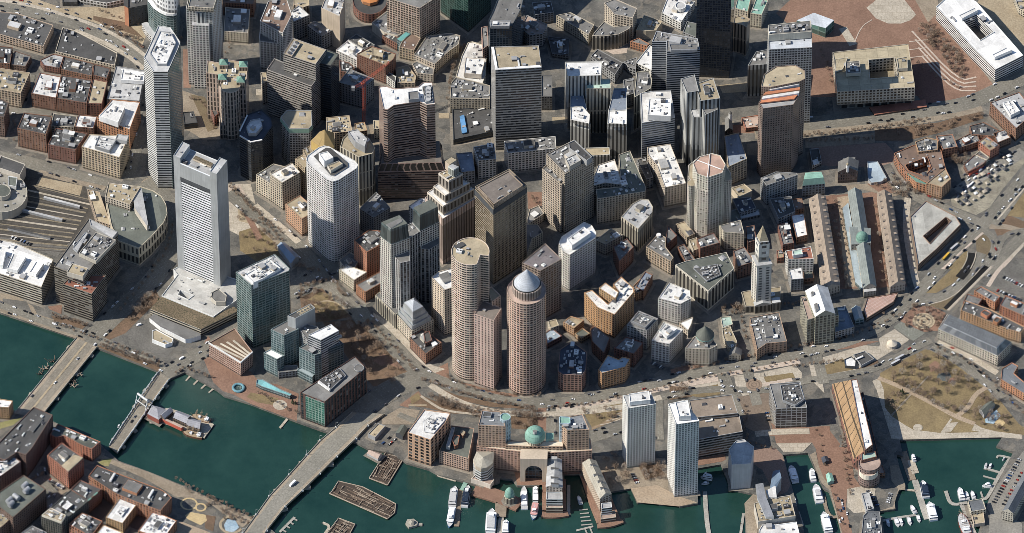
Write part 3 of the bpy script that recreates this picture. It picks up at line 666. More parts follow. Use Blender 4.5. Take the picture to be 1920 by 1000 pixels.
('lawn','drylawn',[-2982,-1999,-2661,-2093,-2720,-2197,-2903,-2155,-3026,-2072],3),
('plaza','palepave',[-2564,-2197,-2567,-2176,-2575,-2157,-2588,-2141,-2605,-2129,-2625,-2121,-2645,-2118,-2666,-2121,-2685,-2129,-2701,-2141,-2714,-2157,-2721,-2176,-2724,-2197,-2720,-2217,-2712,-2236,-2699,-2252,-2682,-2265,-2663,-2273,-2642,-2275,-2622,-2273,-2603,-2265,-2586,-2252,-2574,-2236,-2566,-2217],4),
('lawn','drylawn',[-3380,-1276,-3305,-1223,-3179,-1391,-3216,-1444],3),
('market_lane','brickpave',[3656,1146,4265,1212,4565,-321,3787,-364],1),
('market_lane','sandpath',[3795,1124,3920,1146,3973,-321,3849,-342],2),
('plaza','palebrown',[3687,1146,3863,1321,4144,1343,4395,1408,4543,1168,4418,1124,4079,1255],2),
('plaza','brickpave',[4144,1343,4378,1365,4483,1212,4340,1146],3),
('vacant_lot','sandgreen',[5117,1103,5424,1408,5647,1540,6001,1803,6063,1781,5729,1255,5562,950,5402,831,5128,983],1),
('lawn','drylawn',[5884,1233,6050,1474,6021,777,5774,820],2),
('garden','mulch',[5583,690,5717,950,5945,1190,5805,820,6017,690,6013,603,5637,495],1),
('lawn','brownlawn',[5386,413,5468,532,5551,452,5569,333,5525,165,5452,106,5387,254],2),
('lawn','drylawn',[5007,-42,5215,224,5287,254,5253,96,5191,-42],2),
('pavement','palepink',[4964,-42,5462,552,5483,532,5215,224,5006,-52],6),
('lawn','drylawn',[4777,-428,5124,0,5253,150,5384,150,5275,-86,5114,-257,4893,-428],2),
('lawn','brownlawn',[4794,-619,5001,-417,5151,-524,4998,-704],2),
('parking_lot','asphalt',[5544,-300,5662,-43,5790,64,5983,-129,5965,-534],2),
('promenade','palebrown',[-4681,-2943,-4469,-3072,-4116,-3228,-3704,-3459,-2903,-3946,-3032,-4079,-3464,-3660,-3794,-3609,-4179,-3315,-4467,-3149,-4717,-3008],2),
('playground','sandyellow',[-3683,-3901,-3628,-3844,-3449,-3889,-3432,-3977,-3501,-4047,-3653,-3952],4),
('playground','bluepaint',[-3239,-4041,-3203,-3952,-3109,-3977,-3069,-4079,-3124,-4148,-3218,-4142],4),
('parking_lot','sandpath',[-3827,-4104,-3766,-3965,-3395,-4155,-3356,-4218,-3852,-4218],2),
('garden','mulch',[-3449,-3889,-3335,-3914,-3358,-4142,-3453,-4091],3),
('parking_lot','palebrown',[-5285,-3405,-5176,-3315,-5004,-3379,-4882,-3354,-4981,-3494,-5099,-3596],2),
('yard','darkdirt',[-4785,-3711,-4632,-3507,-4441,-3609,-4582,-3901,-4635,-3990,-4827,-3863],2),
('yard','darkdirt',[-4352,-4041,-4220,-3762,-4068,-3838,-4209,-4117],2),
('lawn','gardenlawn',[-4693,-3098,-4620,-3033,-4526,-3021,-4569,-3149,-4664,-3123],3),
('lawn','gardenlawn',[-5883,-2487,-5569,-2384,-5670,-2508,-5879,-2591],2),
('plaza','sand',[2442,2979,2790,3024,2787,2867,2487,2845],2),
('plaza','sand',[471,2444,644,2444,643,2344,478,2333],2),
('plaza','palepink',[1092,3574,1377,3630,1360,3518,1202,3495],2),
('plaza','brickpave',[2588,2311,2918,2333,2946,2178,2601,2178],2),
('plaza','sand',[-864,2511,-738,2511,-738,2422,-863,2422],2),
('plaza','palepave',[-3024,2912,-2898,2901,-2896,2800,-3022,2811],2),
('plaza','brickpave',[179,1212,374,1212,381,994,186,929],2),
('plaza','palebrown',[2754,2002,2911,2024,2891,1803,2751,1825],2),
('plaza','palebrown',[-3893,2889,-3701,2800,-3512,2267,-3228,2178,-3244,2072,-3633,2072,-3857,2267],2),
('lawn','brownlawn',[-3790,2818,-3625,2782,-3462,2267,-3573,2196],3),
('pavement','brickpave',[-3905,3590,-3842,3590,-3793,2934,-3881,2934],2),
('garden','mulch',[4264,2231,5020,2355,5498,2551,5556,2426,5014,2178,4634,2055,4258,2055],2),
('pavement','palebrown',[3445,2072,4262,2178,4257,2019,3441,1931],2),
('plaza','dullbrick',[3504,1949,4383,2019,4561,1737,4245,1606,3560,1649],1),
('plaza','brickpave',[-3130,863,-3069,898,-2898,465,-2959,413],3),
('plaza','palepink',[-3314,1299,-3178,1334,-3047,1037,-3105,863,-3296,1037],3),
('construction_yard','sand',[-3202,1037,-3046,1002,-2967,777,-3040,690,-3177,733],2),
('construction_yard','palebrown',[-1694,2338,-1556,2373,-1471,2019,-1627,1984],2)]
RDS=[
('road','road',[-6202,4333,-5786,4253,-5463,4140,-5206,4038,-4883,3879,-4656,3709,-4443,3473,-4325,3248],20,3),
('road','palepave',[-6207,4436,-5789,4345,-5434,4208,-5144,4083,-4820,3902,-4560,3698,-4348,3473],5,4),
('pavement','palepave',[-5201,3902,-4975,3777,-4716,3608,-4488,3405,-4357,3248],6,4),
('road','road',[-5695,3158,-5746,2845,-5813,2555],12,3),
('road','road',[-6125,2511,-5640,2555,-4929,2444],10,3),
('road','road',[-4336,3068,-4441,2400,-4502,1847,-4523,1518],14,3),
('steps','palepink',[4757,3890,5277,3042,5491,3113],2.2,4),
('steps','palepink',[4790,3750,5257,2988,5488,3037],2.2,4),
('steps','palepink',[4823,3610,5236,2934,5486,2961],2.2,4),
('steps','palepink',[4857,3470,5215,2881,5483,2885],2.2,4),
('path','palepink',[4710,3439,4933,3473],1.2,4),
('path','palepink',[4715,3574,4937,3608],1.2,4),
('path','palepink',[4719,3709,4942,3743],1.2,4),
('path','palepink',[4052,3653,4156,3970,4287,4083],1.2,4),
('path','palepave',[3934,3947,4052,3653],10,3),
('road','road',[2854,2267,3482,2333,4270,2444,4902,2555,5377,2666,5699,2867,6121,3158],22,3),
('pavement','palebrown',[2851,2156,3636,2211,4423,2333,5056,2466,5533,2622],16,2),
('platform','platform',[-5610,1316,-4892,1070],1.6,3),
('platform','palepave',[-5656,1238,-4916,1002],2.6,3),
('platform','platform',[-5701,1159,-4940,935],1.6,3),
('platform','platform',[-5746,1081,-4964,868],2.6,3),
('platform','palepave',[-5791,1002,-4988,800],1.6,3),
('platform','platform',[-5836,924,-5012,733],2.6,3),
('platform','platform',[-5881,846,-5036,666],1.6,3),
('platform','palepave',[-5926,768,-5060,599],2.6,3),
('platform','platform',[-5970,690,-5084,532],1.6,3),
('platform','platform',[-6015,612,-5108,465],2.6,3),
('platform','palepave',[-6060,534,-5132,398],1.6,3),
('platform','platform',[-6105,456,-5156,331],2.6,3),
('platform','platform',[-6149,379,-5180,264],1.6,3),
('railway_track','rail',[-5606,1288,-4897,1046],1.5,2),
('railway_track','rail',[-5639,1231,-4914,998],1.5,2),
('railway_track','rail',[-5672,1175,-4931,950],1.5,2),
('railway_track','rail',[-5705,1118,-4948,902],1.5,2),
('railway_track','rail',[-5737,1061,-4965,855],1.5,2),
('railway_track','rail',[-5770,1005,-4982,807],1.5,2),
('railway_track','rail',[-5803,948,-4999,759],1.5,2),
('railway_track','rail',[-5835,892,-5016,712],1.5,2),
('railway_track','rail',[-5868,835,-5033,664],1.5,2),
('railway_track','rail',[-5900,779,-5050,616],1.5,2),
('railway_track','rail',[-5933,722,-5067,569],1.5,2),
('railway_track','rail',[-5966,666,-5084,521],1.5,2),
('railway_track','rail',[-5998,610,-5100,474],1.5,2),
('railway_track','rail',[-6031,554,-5117,426],1.5,2),
('railway_track','rail',[-6063,497,-5134,379],1.5,2),
('railway_track','rail',[-6096,441,-5151,331],1.5,2),
('railway_track','rail',[-6128,385,-5168,284],1.5,2),
('railway_track','rail',[-6160,329,-5185,236],1.5,2),
('road','road',[-6095,1803,-5684,1693,-5336,1573,-5019,1419,-4734,1299],20,3),
('pavement','palebrown',[-5538,1540,-5206,1408,-4749,1266],7,4),
('road','road',[-4489,1408,-4424,1847,-4328,2289],14,3),
('pavement','palebrown',[-4302,1408,-4141,1255,-4012,1081,-3938,647],10,2),
('road','road',[-4884,-1208,-4574,-785,-4130,-214,-3946,258,-3920,690,-4044,1124,-4301,1386],24,3),
('road','road',[-6280,-385,-5899,-641,-5398,-895,-4901,-1090,-4402,-1377,-3967,-1629],14,3),
('pavement','palebrown',[-6276,-470,-5897,-700,-5396,-955,-4910,-1174],4,4),
('road','road',[-3976,-1713,-3756,-1528,-3426,-1276,-3066,-938,-2464,-300,-1979,258],20,3),
('road','road',[-3300,1212,-3044,907,-2728,603,-2380,172,-2062,-385,-1750,-768,-1470,-1107,-1222,-1486,-975,-1796],20,3),
('pavement','palepave',[-2996,994,-2666,621,-2476,387],8,4),
('road','road',[-1979,258,-2281,-171,-2555,-385],20,3),
('path','sand',[-2274,-619,-2183,-551,-2060,-560,-1967,-630,-1888,-747],2,4),
('path','sand',[-2101,-406,-2076,-534],3,4),
('road','road',[-2553,-470,-2340,-321,-2065,-182,-1974,-86],12,3),
('road','crosspave',[-1841,-811,-1643,-726],26,4),
('road','road',[-2062,-2508,-1701,-2238,-1325,-1905,-1021,-1759],30,3),
('road','road',[-1037,-1696,-762,-1847,-548,-1955,-274,-2080,0,-2147,365,-2172,790,-2130,1278,-1963,1706,-1830,2258,-1646,2809,-1520,3301,-1394,3671,-1276,4043,-1107,4420,-802,4742,-351,5034,86,5391,543,5721,1055,6019,1474],15,3),
('road','palepave',[-938,-1880,-669,-2114,-364,-2263,0,-2338,425,-2346,911,-2297,1337,-2213,1703,-2072],8,4),
('road','road',[1703,-2072,2253,-1930,2922,-1988,3291,-1821,3781,-1738,4211,-1612,4524,-1360,4806,-1174],10,3),
('pavement','palepink',[365,-2238,851,-2197,1339,-2047,1766,-1930,2317,-1746,2807,-1629,3298,-1511],7,2),
('road','road',[2685,-1612,2796,-2197],12,3),
('road','road',[3485,-1360,3564,-1863],12,3),
('road','road',[2409,-1696,2580,-2363],14,3),
('path','palepave',[-1040,-2056,-916,-2173,-773,-2290,-345,-2349],3.2,4),
('path','sand',[-1181,-2199,-972,-2199],2,4),
('road','road',[-1294,-2342,-1103,-2446],8,3),
('road','road',[446,-2197,445,-2650],11,3),
('path','palepave',[1001,-2508,1124,-2476,1255,-2404],1.3,5),
('path','palepave',[1067,-2450,1181,-2417,1256,-2366],1.3,5),
('path','palepave',[1134,-2391,1239,-2359,1256,-2327],1.3,5),
('path','palepave',[1201,-2333,1296,-2301,1257,-2288],1.3,5),
('road','road',[895,-2650,1047,-2599,1252,-2508],10,3),
('road','road',[1669,-2041,1656,-2404],12,3),
('road','palepave',[2764,-2650,3001,-2611,3380,-2605],9,4),
('crossing','palepink',[2056,-1845,2065,-1897],9,5),
('crossing','palepink',[2140,-1824,2149,-1876],9,5),
('crossing','palepink',[2225,-1803,2233,-1855],9,5),
('crossing','palepink',[2309,-1782,2317,-1834],9,5),
('crossing','palepink',[2904,-1845,2912,-1897],9,5),
('crossing','palepink',[2988,-1824,2996,-1876],9,5),
('crossing','palepink',[3072,-1803,3081,-1855],9,5),
('crossing','palepink',[3156,-1782,3165,-1834],9,5),
('road','road',[4818,-1276,4997,-1402,5159,-1549,5306,-1717,5437,-1863,5596,-2093],13,3),
('pavement','palepave',[4897,-1191,5151,-1360,5403,-1570,5551,-1696],8,2),
('path','sandpath',[4185,-1774,4382,-1879,4587,-2022,4819,-2192,5059,-2386,5263,-2490],6,4),
('path','palebrown',[4758,-1748,4548,-2035,4320,-2360],2.2,4),
('path','palepave',[5001,-2412,4879,-2632],2.5,4),
('path','sandpath',[5059,-2373,5197,-2243,5280,-2035,5418,-1918],6,4),
('road','road',[893,-2735,1258,-2580],10,3),
('road','road',[1656,-2238,1665,-2735],12,3),
('road','road',[4397,1474,4698,1146,5003,950,5307,777,5489,668],15,3),
('road','palepave',[4620,1146,4573,647,4630,0,4681,-321],8,3),
('road','asphaltlight',[5198,1212,5489,1474,5746,1671,6004,1869],16,3),
('road','road',[5613,668,5814,1037,6049,1452],12,3),
('wall_line','palepave',[5647,755,5862,1081,6045,1365],2,4),
('road','palebrown',[5550,647,5767,647,6010,517],8,3),
('ramp_road','road',[5477,571,5560,512,5605,393,5593,254,5523,106,5419,-3],9,4),
('ramp_road','road',[5955,581,5796,542,5693,452,5645,313,5605,195,5522,76],8,4),
('tunnel_mouth','black',[5335,214,5317,96,5246,-82,5171,-190],11,5),  # flat black strip: darkness of the tunnel opening put into the colour
('kerb','concrete',[5286,234,5267,96,5205,-42],1.2,6),
('kerb','palepave',[5382,234,5359,96,5304,-42],1.2,6),
('road','road',[5952,522,5749,254,5562,7,5450,-141],14,3),
('pavement','palepave',[5947,393,5781,155,5675,-3],6,2),
('ramp_road','road',[4673,-577,4952,-502,5158,-321,5323,-43,5441,215],13,4),
('kerb','palepave',[4794,-619,5043,-524,5235,-321,5415,-43],1.2,5),
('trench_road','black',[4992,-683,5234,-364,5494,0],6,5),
('kerb','palepave',[5022,-704,5264,-385,5556,0],3,5),
('pavement','palepink',[5497,-321,5631,-43,5777,129],5,2),
('playground_path','sandyellow',[-3551,-3724,-3557,-3697,-3570,-3672,-3590,-3653,-3615,-3641,-3643,-3637,-3670,-3641,-3695,-3653,-3714,-3672,-3726,-3697,-3730,-3724,-3725,-3750,-3711,-3775,-3691,-3794,-3666,-3806,-3638,-3810,-3611,-3806,-3586,-3794,-3567,-3775,-3555,-3750,-3551,-3724],2.2,4),
('playground_path','sandyellow',[-3452,-3774,-3455,-3757,-3463,-3742,-3476,-3730,-3492,-3722,-3509,-3719,-3527,-3722,-3542,-3730,-3554,-3742,-3562,-3757,-3564,-3774,-3561,-3791,-3553,-3807,-3540,-3819,-3524,-3827,-3507,-3829,-3489,-3827,-3474,-3819,-3462,-3807,-3454,-3791,-3452,-3774],2.2,4),
('playground_path','sand',[-3094,-3934,-3120,-3923,-3148,-3918,-3176,-3919,-3203,-3926,-3228,-3939,-3249,-3957,-3265,-3979,-3276,-4004,-3281,-4031,-3279,-4059,-3271,-4086,-3257,-4110,-3238,-4131,-3215,-4147,-3189,-4158,-3161,-4163,-3133,-4162,-3106,-4155,-3081,-4142,-3060,-4124,-3043,-4102],3,4),
('road','road',[-5612,-4167,-5315,-3863,-5118,-3609,-5296,-3379,-5342,-3149],12,3),
('road','road',[-4789,-3315,-4985,-3379,-5224,-3277],8,3)]
BLD=[
('skyscraper','slim octagonal tower with white and dark banded sides and cluttered open roof','skyscraper',[('p','wall',[-4095,2025,-3955,1998,-3833,1755,-3853,1657,-3965,1268,-4130,1268,-4249,1503,-4224,1574],0,191.9,'bandwhite','lightgray',0,{}),('n','glazed_side',[-3831,1751,-3850,1650,-3962,1260,-3967,1273,-3857,1659,-3836,1756],0,190.6,'plaingreenglass','dark',0,{}),('p','crown_deck',[-4071,1904,-3947,1893,-3881,1717,-3979,1367,-4086,1367,-4176,1542],185.7,194.6,'metal','white',1.6,{})]),
('round_tower','green glass office tower with a curved white crowned front','skyscraper',[('p','wall',[-4333,4039,-4311,3881,-4245,3762,-4163,3683,-4091,3638,-4004,3626,-3972,3643,-3943,3971,-4022,4255,-4307,4255],0,55.1,'glassgreen','white',0,{}),('n','podium',[-4401,3917,-4371,3838,-4321,3748,-4255,3663,-4190,3612,-4095,3590,-4099,3748,-4342,3940],0,10.7,'whitegrid','lightgray',0,{}),('n','crown_band',[-4338,4036,-4315,3871,-4247,3745,-4164,3664,-4090,3618,-4003,3607,-3966,3627,-3937,3962,-4021,4253,-4311,4253],52.4,56,'plainwhite','white',0,{}),('p','crown',[-4280,3954,-4261,3841,-4202,3728,-4130,3660,-4066,3626,-3987,3617,-3960,3626,-3940,3886,-4009,4113,-4253,4113],55.1,113.7,'crownwhite','white',0.4,{})]),
('skyscraper','ornate pale tower with stepped white window bays and bluish side','skyscraper',[('p','wall',[-3818,2988,-3513,2959,-3410,3239,-3772,3329],0,126.2,'whitegrid','dark',0.6,{}),('p','upper_block',[-3791,2942,-3494,2915,-3438,3189,-3753,3256],126.2,133.3,'creamgrid','gray',0.6,{}),('n','window_bay',[-3694,2958,-3600,2958,-3601,3003,-3695,3003],0,120.9,'vertwhite','lightgray',0,{}),('n','window_bay',[-3752,2921,-3556,2910,-3558,3010,-3754,3010],0,104.9,'whitegrid','lightgray',0,{})]),
('corner_turret_tower','pinkish stone building with four green copper corner turrets and round bay','office building',[('p','wall',[-3572,2619,-3438,2586,-3408,2653,-3094,2586,-3110,2209,-3413,2209,-3433,2386,-3582,2413],0,76.4,'vertpink','tan',0.8,{}),('p','round_bay',[-3174,2191,-3181,2229,-3199,2264,-3227,2291,-3261,2309,-3299,2315,-3336,2309,-3370,2291,-3396,2264,-3412,2229,-3417,2191,-3410,2153,-3392,2118,-3365,2090,-3331,2073,-3293,2067,-3255,2073,-3222,2090,-3196,2118,-3179,2153],0,78.2,'vertpink','tan',0.2,{}),('h','turret',[-3427,2587,-3327,2587,-3325,2487,-3425,2487],71.1,81.8,'vertpink','copper',0,{'rise': 5.3}),('h','turret',[-3197,2554,-3097,2554,-3095,2454,-3195,2454],71.1,81.8,'vertpink','copper',0,{'rise': 5.3}),('h','turret',[-3437,2343,-3337,2343,-3335,2244,-3435,2244],71.1,81.8,'vertpink','copper',0,{'rise': 5.3}),('h','turret',[-3221,2299,-3121,2299,-3119,2199,-3219,2199],71.1,81.8,'vertpink','copper',0,{'rise': 5.3}),('p','portico',[-3443,2235,-3115,2257,-3111,2103,-3424,2080],0,23.1,'vertpink','gray',0.3,{})]),
('kiosk_building','narrow orange brick slab with a row of black roof openings','brick building',[('p','wall',[-3574,2528,-3533,2539,-3447,2351,-3499,2284],0,16,'brick','dark',0.6,{})]),
('wharf_building','long dark roofed brick warehouse with tan arcade beside curved highway','warehouse',[('p','wall',[-6187,4105,-5884,4060,-5448,3861,-5553,3495,-6075,3702,-6171,3743],0,13.3,'tangrid','dark',1.2,{})]),
('warehouse','broad dark flat roofed warehouse inside the bend of the highway','warehouse',[('p','wall',[-5340,3877,-5195,3824,-4968,3662,-4676,3441,-4701,3234,-5052,3346,-5412,3470],0,8,'creamgrid','dark',0.5,{})]),
('brick_building','low dark roofed brick block at left frame edge below arcaded warehouse','brick building',[('p','wall',[-6129,3508,-5915,3474,-5935,3194,-6117,3216],0,14.2,'brick','dark',1.2,{})]),
('brick_building','small brick block with bluish roof patch behind red rowhouses','brick building',[('p','wall',[-5891,3445,-5690,3355,-5754,3176,-5929,3209],0,11.6,'brownbrick','gray',1,{})]),
('brick_building','low brick block with pale curved roof next to wide warehouse','brick building',[('p','wall',[-5586,3297,-5432,3398,-5307,3360,-5344,3158,-5535,3203],0,10.7,'brick','lightgray',1,{})]),
('brick_building','dark roofed brick loft crowded with roof machinery','brick building',[('p','wall',[-5302,3373,-4953,3250,-4962,3032,-5336,3149],0,9.8,'brick','dark',2,{})]),
('brick_building','dark roofed brick loft ending at the white roofed block','brick building',[('p','wall',[-4942,3203,-4743,3131,-4785,2956,-4952,3019],0,13.3,'brick','dark',1,{})]),
('brick_building','tan roofed brick block with big windows at left frame edge','brick building',[('p','wall',[-6104,3021,-5684,2931,-5780,2586,-6089,2664],0,25.8,'tangrid','tan',1.6,{})]),
('brick_building','red brick rowhouse block with bright white front roof','brick building',[('p','wall',[-5568,2958,-5321,2891,-5363,2535,-5656,2612],0,23.1,'brick','white',1.3,{})]),
('brick_building','red brick block with gray cluttered roof between white and tan roofs','brick building',[('p','wall',[-5315,2920,-4950,2835,-4999,2446,-5355,2530],0,23.1,'brick','dark',2,{})]),
('brick_building','red brick block with plain tan roof at end of its row','brick building',[('p','wall',[-4940,2862,-4769,2817,-4820,2448,-4992,2452],0,22.2,'brick','tan',0.6,{})]),
('office_building','flat silver roofed block with white rooftop hall beside octagonal tower','office building',[('p','wall',[-4678,3124,-4337,3046,-4385,2539,-4770,2573],0,17.8,'graygrid','lightgray',0.6,{}),('p','penthouse',[-4594,3019,-4333,2958,-4340,2813,-4612,2840],17.8,23.1,'plainwhite','white',1,{})]),
('office_building','orange brick block with white roof and white penthouse near octagonal tower','office building',[('p','wall',[-4700,2405,-4367,2361,-4474,1903,-4866,2095],0,33.8,'orangebrick','white',0.2,{}),('p','penthouse',[-4692,2261,-4534,2194,-4608,1934,-4835,2044],33.8,42.7,'plainwhite','white',0.8,{})]),
('brick_building','dark brick building with green trim at left frame edge','brick building',[('p','wall',[-6061,2461,-5908,2350,-5953,2106,-6047,2129],0,33.8,'brownbrick','dark',1,{}),('n','bay_window',[-6040,2301,-5966,2235,-5985,2124,-6033,2146],8.9,32,'plaingreen','copper',0,{})]),
('brick_building','brick loft with heavily cluttered gray roof above the railway yard','brick building',[('p','wall',[-5723,2211,-5393,2151,-5452,1846,-5791,1952],0,31.1,'brick','dark',2.4,{})]),
('brick_building','small white roofed block behind the cluttered brick loft','brick building',[('p','wall',[-5087,2257,-4870,2231,-4907,2032,-5127,2058],0,23.1,'brick','white',1.5,{})]),
('brick_building','gray roofed block wedged between brick lofts with green roof edge','brick building',[('p','wall',[-5386,2297,-5103,2253,-5135,2065,-5402,2087],0,21.3,'creamgrid','dark',1.6,{})]),
('brick_building','dark block on the sandy lot with orange end wall near curved tower','brick building',[('p','wall',[-4568,4273,-4346,4250,-4339,4034,-4556,3973],0,30.2,'darkgray','dark',0.8,{}),('n','end_wall',[-4615,4241,-4568,4264,-4555,3964,-4604,4002],0,31.1,'plainorange','dark',0,{})]),
('brick_building','pale terrace row along the top frame edge at far left','apartment building',[('p','wall',[-5347,4515,-4519,4515,-4515,4369,-4830,4278,-5150,4351],0,8.9,'whitegrid','dark',1,{})]),
('brick_building','black flat roofed shed beside sandy lot at top left','warehouse',[('p','wall',[-5380,4534,-5187,4488,-5181,4315,-5359,4315],0,7.1,'darkgray','dark',0.3,{})]),
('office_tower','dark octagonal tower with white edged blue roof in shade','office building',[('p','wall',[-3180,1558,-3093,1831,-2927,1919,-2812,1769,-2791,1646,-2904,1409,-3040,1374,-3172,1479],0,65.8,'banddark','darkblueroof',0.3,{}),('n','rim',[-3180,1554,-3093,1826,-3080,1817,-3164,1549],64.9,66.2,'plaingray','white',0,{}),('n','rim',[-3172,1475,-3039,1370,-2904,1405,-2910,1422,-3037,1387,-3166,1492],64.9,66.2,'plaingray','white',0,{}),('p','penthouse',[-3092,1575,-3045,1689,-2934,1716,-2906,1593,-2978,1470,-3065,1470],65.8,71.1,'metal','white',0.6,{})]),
('brick_building','red brick block with gray roof beside cluttered loft by railway','brick building',[('p','wall',[-5344,2027,-4974,1939,-5105,1664,-5431,1752],0,24,'brick','dark',1.4,{})]),
('office_building','tan brick office block with white roof and dark rooftop plant','office building',[('p','wall',[-5024,1596,-4938,1798,-4476,1771,-4578,1416],0,36.4,'tangrid','white',0.5,{}),('p','penthouse',[-4828,1727,-4623,1661,-4696,1486,-4869,1562],36.4,40.9,'metal','lightgray',3,{}),('p','stair_head',[-4610,1751,-4477,1723,-4498,1630,-4631,1670],36.4,41.8,'plaingray','lightgray',0,{})]),
('station_headhouse','curved granite station building with wide dark roof','train station',[('p','wall',[-4725,858,-4693,1065,-4514,1043,-4312,1010,-4170,945,-4075,858,-4017,728,-3997,577,-4032,436,-4179,188,-4312,17,-4555,135,-4640,382],0,29.3,'stonebays','greenroof',0.45,{}),('p','attic_block',[-4691,971,-4320,888,-4432,613,-4721,743],29.3,40,'creamgrid','tan',1.2,{}),('n','attic_wing',[-4392,706,-4321,901,-4302,897,-4207,296,-4225,291,-4373,576],29.3,38.2,'plaincream','lightgray',0,{})]),
('train_shed','long tan sloped concourse roof beside station tracks','train shed',[('p','wall',[-4949,1124,-4808,1081,-4655,538,-4823,614],0,13.3,'tangrid','tan',0.4,{})]),
('bus_terminal','round concrete terminal with parked cars on its roof deck','bus station',[('p','wall',[-5647,1081,-5657,1154,-5682,1224,-5720,1287,-5769,1340,-5826,1380,-5890,1404,-5956,1413,-6021,1404,-6083,1380,-6137,1340,-6182,1287,-6214,1224,-6233,1154,-6237,1081,-6227,1007,-6202,937,-6164,875,-6115,822,-6058,783,-5994,759,-5928,750,-5863,759,-5802,783,-5748,822,-5703,875,-5671,937,-5652,1007],0,13.3,'concrete','concrete',0.8,{}),('p','ramp_house',[-5978,1620,-5683,1474,-5739,1299,-6008,1423],0,19.6,'concrete','dark',0,{}),('p','core_block',[-5837,1041,-5846,1082,-5870,1116,-5903,1139,-5942,1148,-5981,1139,-6012,1116,-6033,1082,-6039,1041,-6029,1001,-6006,966,-5972,943,-5933,935,-5895,943,-5863,966,-5843,1001],13.3,19.6,'concrete','greenroof',0,{}),('p','stair_tower',[-5879,1290,-5769,1268,-5778,1115,-5872,1137],13.3,18.7,'plainwhite','greenroof',0,{})]),
('office_building','low wide office with dark glass bands and bright white roof by channel','office building',[('p','wall',[-5981,158,-5763,105,-5291,-174,-5412,-622,-5959,-377],0,30.2,'bandtan','white',0.7,{}),('p','roof_monitor',[-5955,-44,-5838,-76,-5867,-322,-5960,-290],30.2,35.5,'plainwhite','white',0,{}),('p','roof_monitor',[-5752,-129,-5603,-183,-5694,-407,-5819,-365],30.2,35.5,'plainwhite','white',0,{}),('p','roof_monitor',[-5485,-258,-5392,-290,-5477,-471,-5555,-429],30.2,35.5,'plainwhite','white',0,{})]),
('office_building','dark banded office block with stepped roofs and rooftop garden by channel','office building',[('p','wall',[-4886,204,-4540,-15,-4910,-747,-5257,-566],0,58.7,'bandbrown','gray',0.5,{}),('p','penthouse',[-4790,-63,-4556,-191,-4775,-533,-4978,-405],58.7,64,'concrete','gray',2,{}),('p','roof_slab',[-4878,160,-4542,-54,-4603,-161,-4856,53],58.7,63.1,'plaingray','lightgray',0,{}),('p','plant_well',[-5052,-294,-4915,-37,-4884,-58,-4996,-358],58.7,61.3,'metal','lightgray',0,{}),('p','terrace_wing',[-5055,-574,-4664,-578,-4818,-884,-5157,-723],0,46.2,'bandbrown','brick_roof',1,{}),('p','penthouse',[-5048,-582,-4861,-656,-4918,-794,-5104,-720],58.7,65.8,'concrete','tan',0.6,{})]),
('skyscraper','silver slab tower with white banded front between two tall pylons','skyscraper',[('p','wall',[-3782,-179,-3437,-384,-3327,-154,-3672,43],0,188.4,'bandfed','lightgray',0.4,{}),('p','pylon',[-3860,-135,-3780,-182,-3676,33,-3763,88],0,196.4,'metalpanel','lightgray',0.3,{}),('p','pylon',[-3440,-395,-3360,-438,-3244,-216,-3331,-165],0,196.4,'metalpanel','lightgray',0.3,{}),('n','roof_garden',[-3637,-137,-3433,-257,-3410,-206,-3608,-86],188.4,191.1,'plaintan','hedge',0,{}),('n','crown_panel',[-3785,-184,-3437,-390,-3431,-378,-3776,-173],166.2,187.8,'metalpanel','metalroof',0,{}),('n','dark_slot',[-3788,-179,-3442,-384,-3437,-370,-3783,-169],160,166.2,'plaindark','dark',0,{}),('n','louvre',[-3323,-304,-3280,-214,-3276,-216,-3319,-307],124.4,174.2,'banddark','metal',0,{})]),
('low_rise','low white roofed banking hall with roof courts around the silver tower','office building',[('p','wall',[-4035,-594,-3863,-257,-3911,-172,-3776,-64,-3200,-321,-2981,-471,-3431,-929],0,13.3,'plainwhite','palegraydirty',0.9,{'hole': [-3825,-502,-3670,-588,-3729,-651,-3846,-577]}),('n','garden_terrace',[-4159,-789,-4024,-571,-3432,-904,-3198,-751,-3143,-815,-3572,-1111],0,11.6,'bandtan','hedge',0,{}),('n','lower_block',[-4169,-889,-4125,-825,-3581,-1132,-3572,-1164,-3686,-1217,-3746,-1227,-4043,-1027],0,7.1,'plainwhite','gray',0,{}),('p','plant_block',[-3453,-594,-3377,-541,-3283,-647,-3296,-754,-3403,-754,-3466,-679],13.3,19.6,'concrete','gray',0,{})]),
('pavilion','small angular white pavilion inside the car turnaround','pavilion',[('p','wall',[-4133,-1082,-4088,-1060,-3885,-1208,-3898,-1271,-3974,-1303,-4129,-1219],0,6.2,'plainwhite','tan',0.5,{})]),
('stepped_tower','gothic stepped tower with pinkish roof standing in shade','office building',[('p','wall',[-2972,3379,-2884,3717,-2664,3762,-2597,3491,-2701,3177],0,66.6,'whitegrid','brown',0.8,{}),('p','lower_block',[-2989,3385,-2932,3520,-2701,3407,-2705,3205,-2974,3250],0,46.2,'whitegrid','gray',0.5,{})]),
('office_building','small gray block with white top between gothic tower and blank slab','office building',[('p','wall',[-2633,3873,-2532,3986,-2400,3823,-2588,3704],0,33.8,'graygrid','white',1.2,{})]),
('office_building','tan columned block at top frame edge behind white topped block','office building',[('p','wall',[-2610,4287,-2420,4287,-2408,4059,-2479,4025,-2602,4082],0,26.7,'verttan','tan',0.5,{})]),
('office_tower','windowless tan slab tower with white metal roof','office building',[('p','wall',[-2256,3722,-2211,3903,-1982,3881,-2038,3576],0,55.1,'plaintan','lightgray',1.4,{})]),
('office_building','low bluish gray block at foot of windowless tan slab','office building',[('p','wall',[-2426,3720,-2348,3792,-2098,3663,-2254,3535],0,26.7,'graygrid','gray',1.2,{})]),
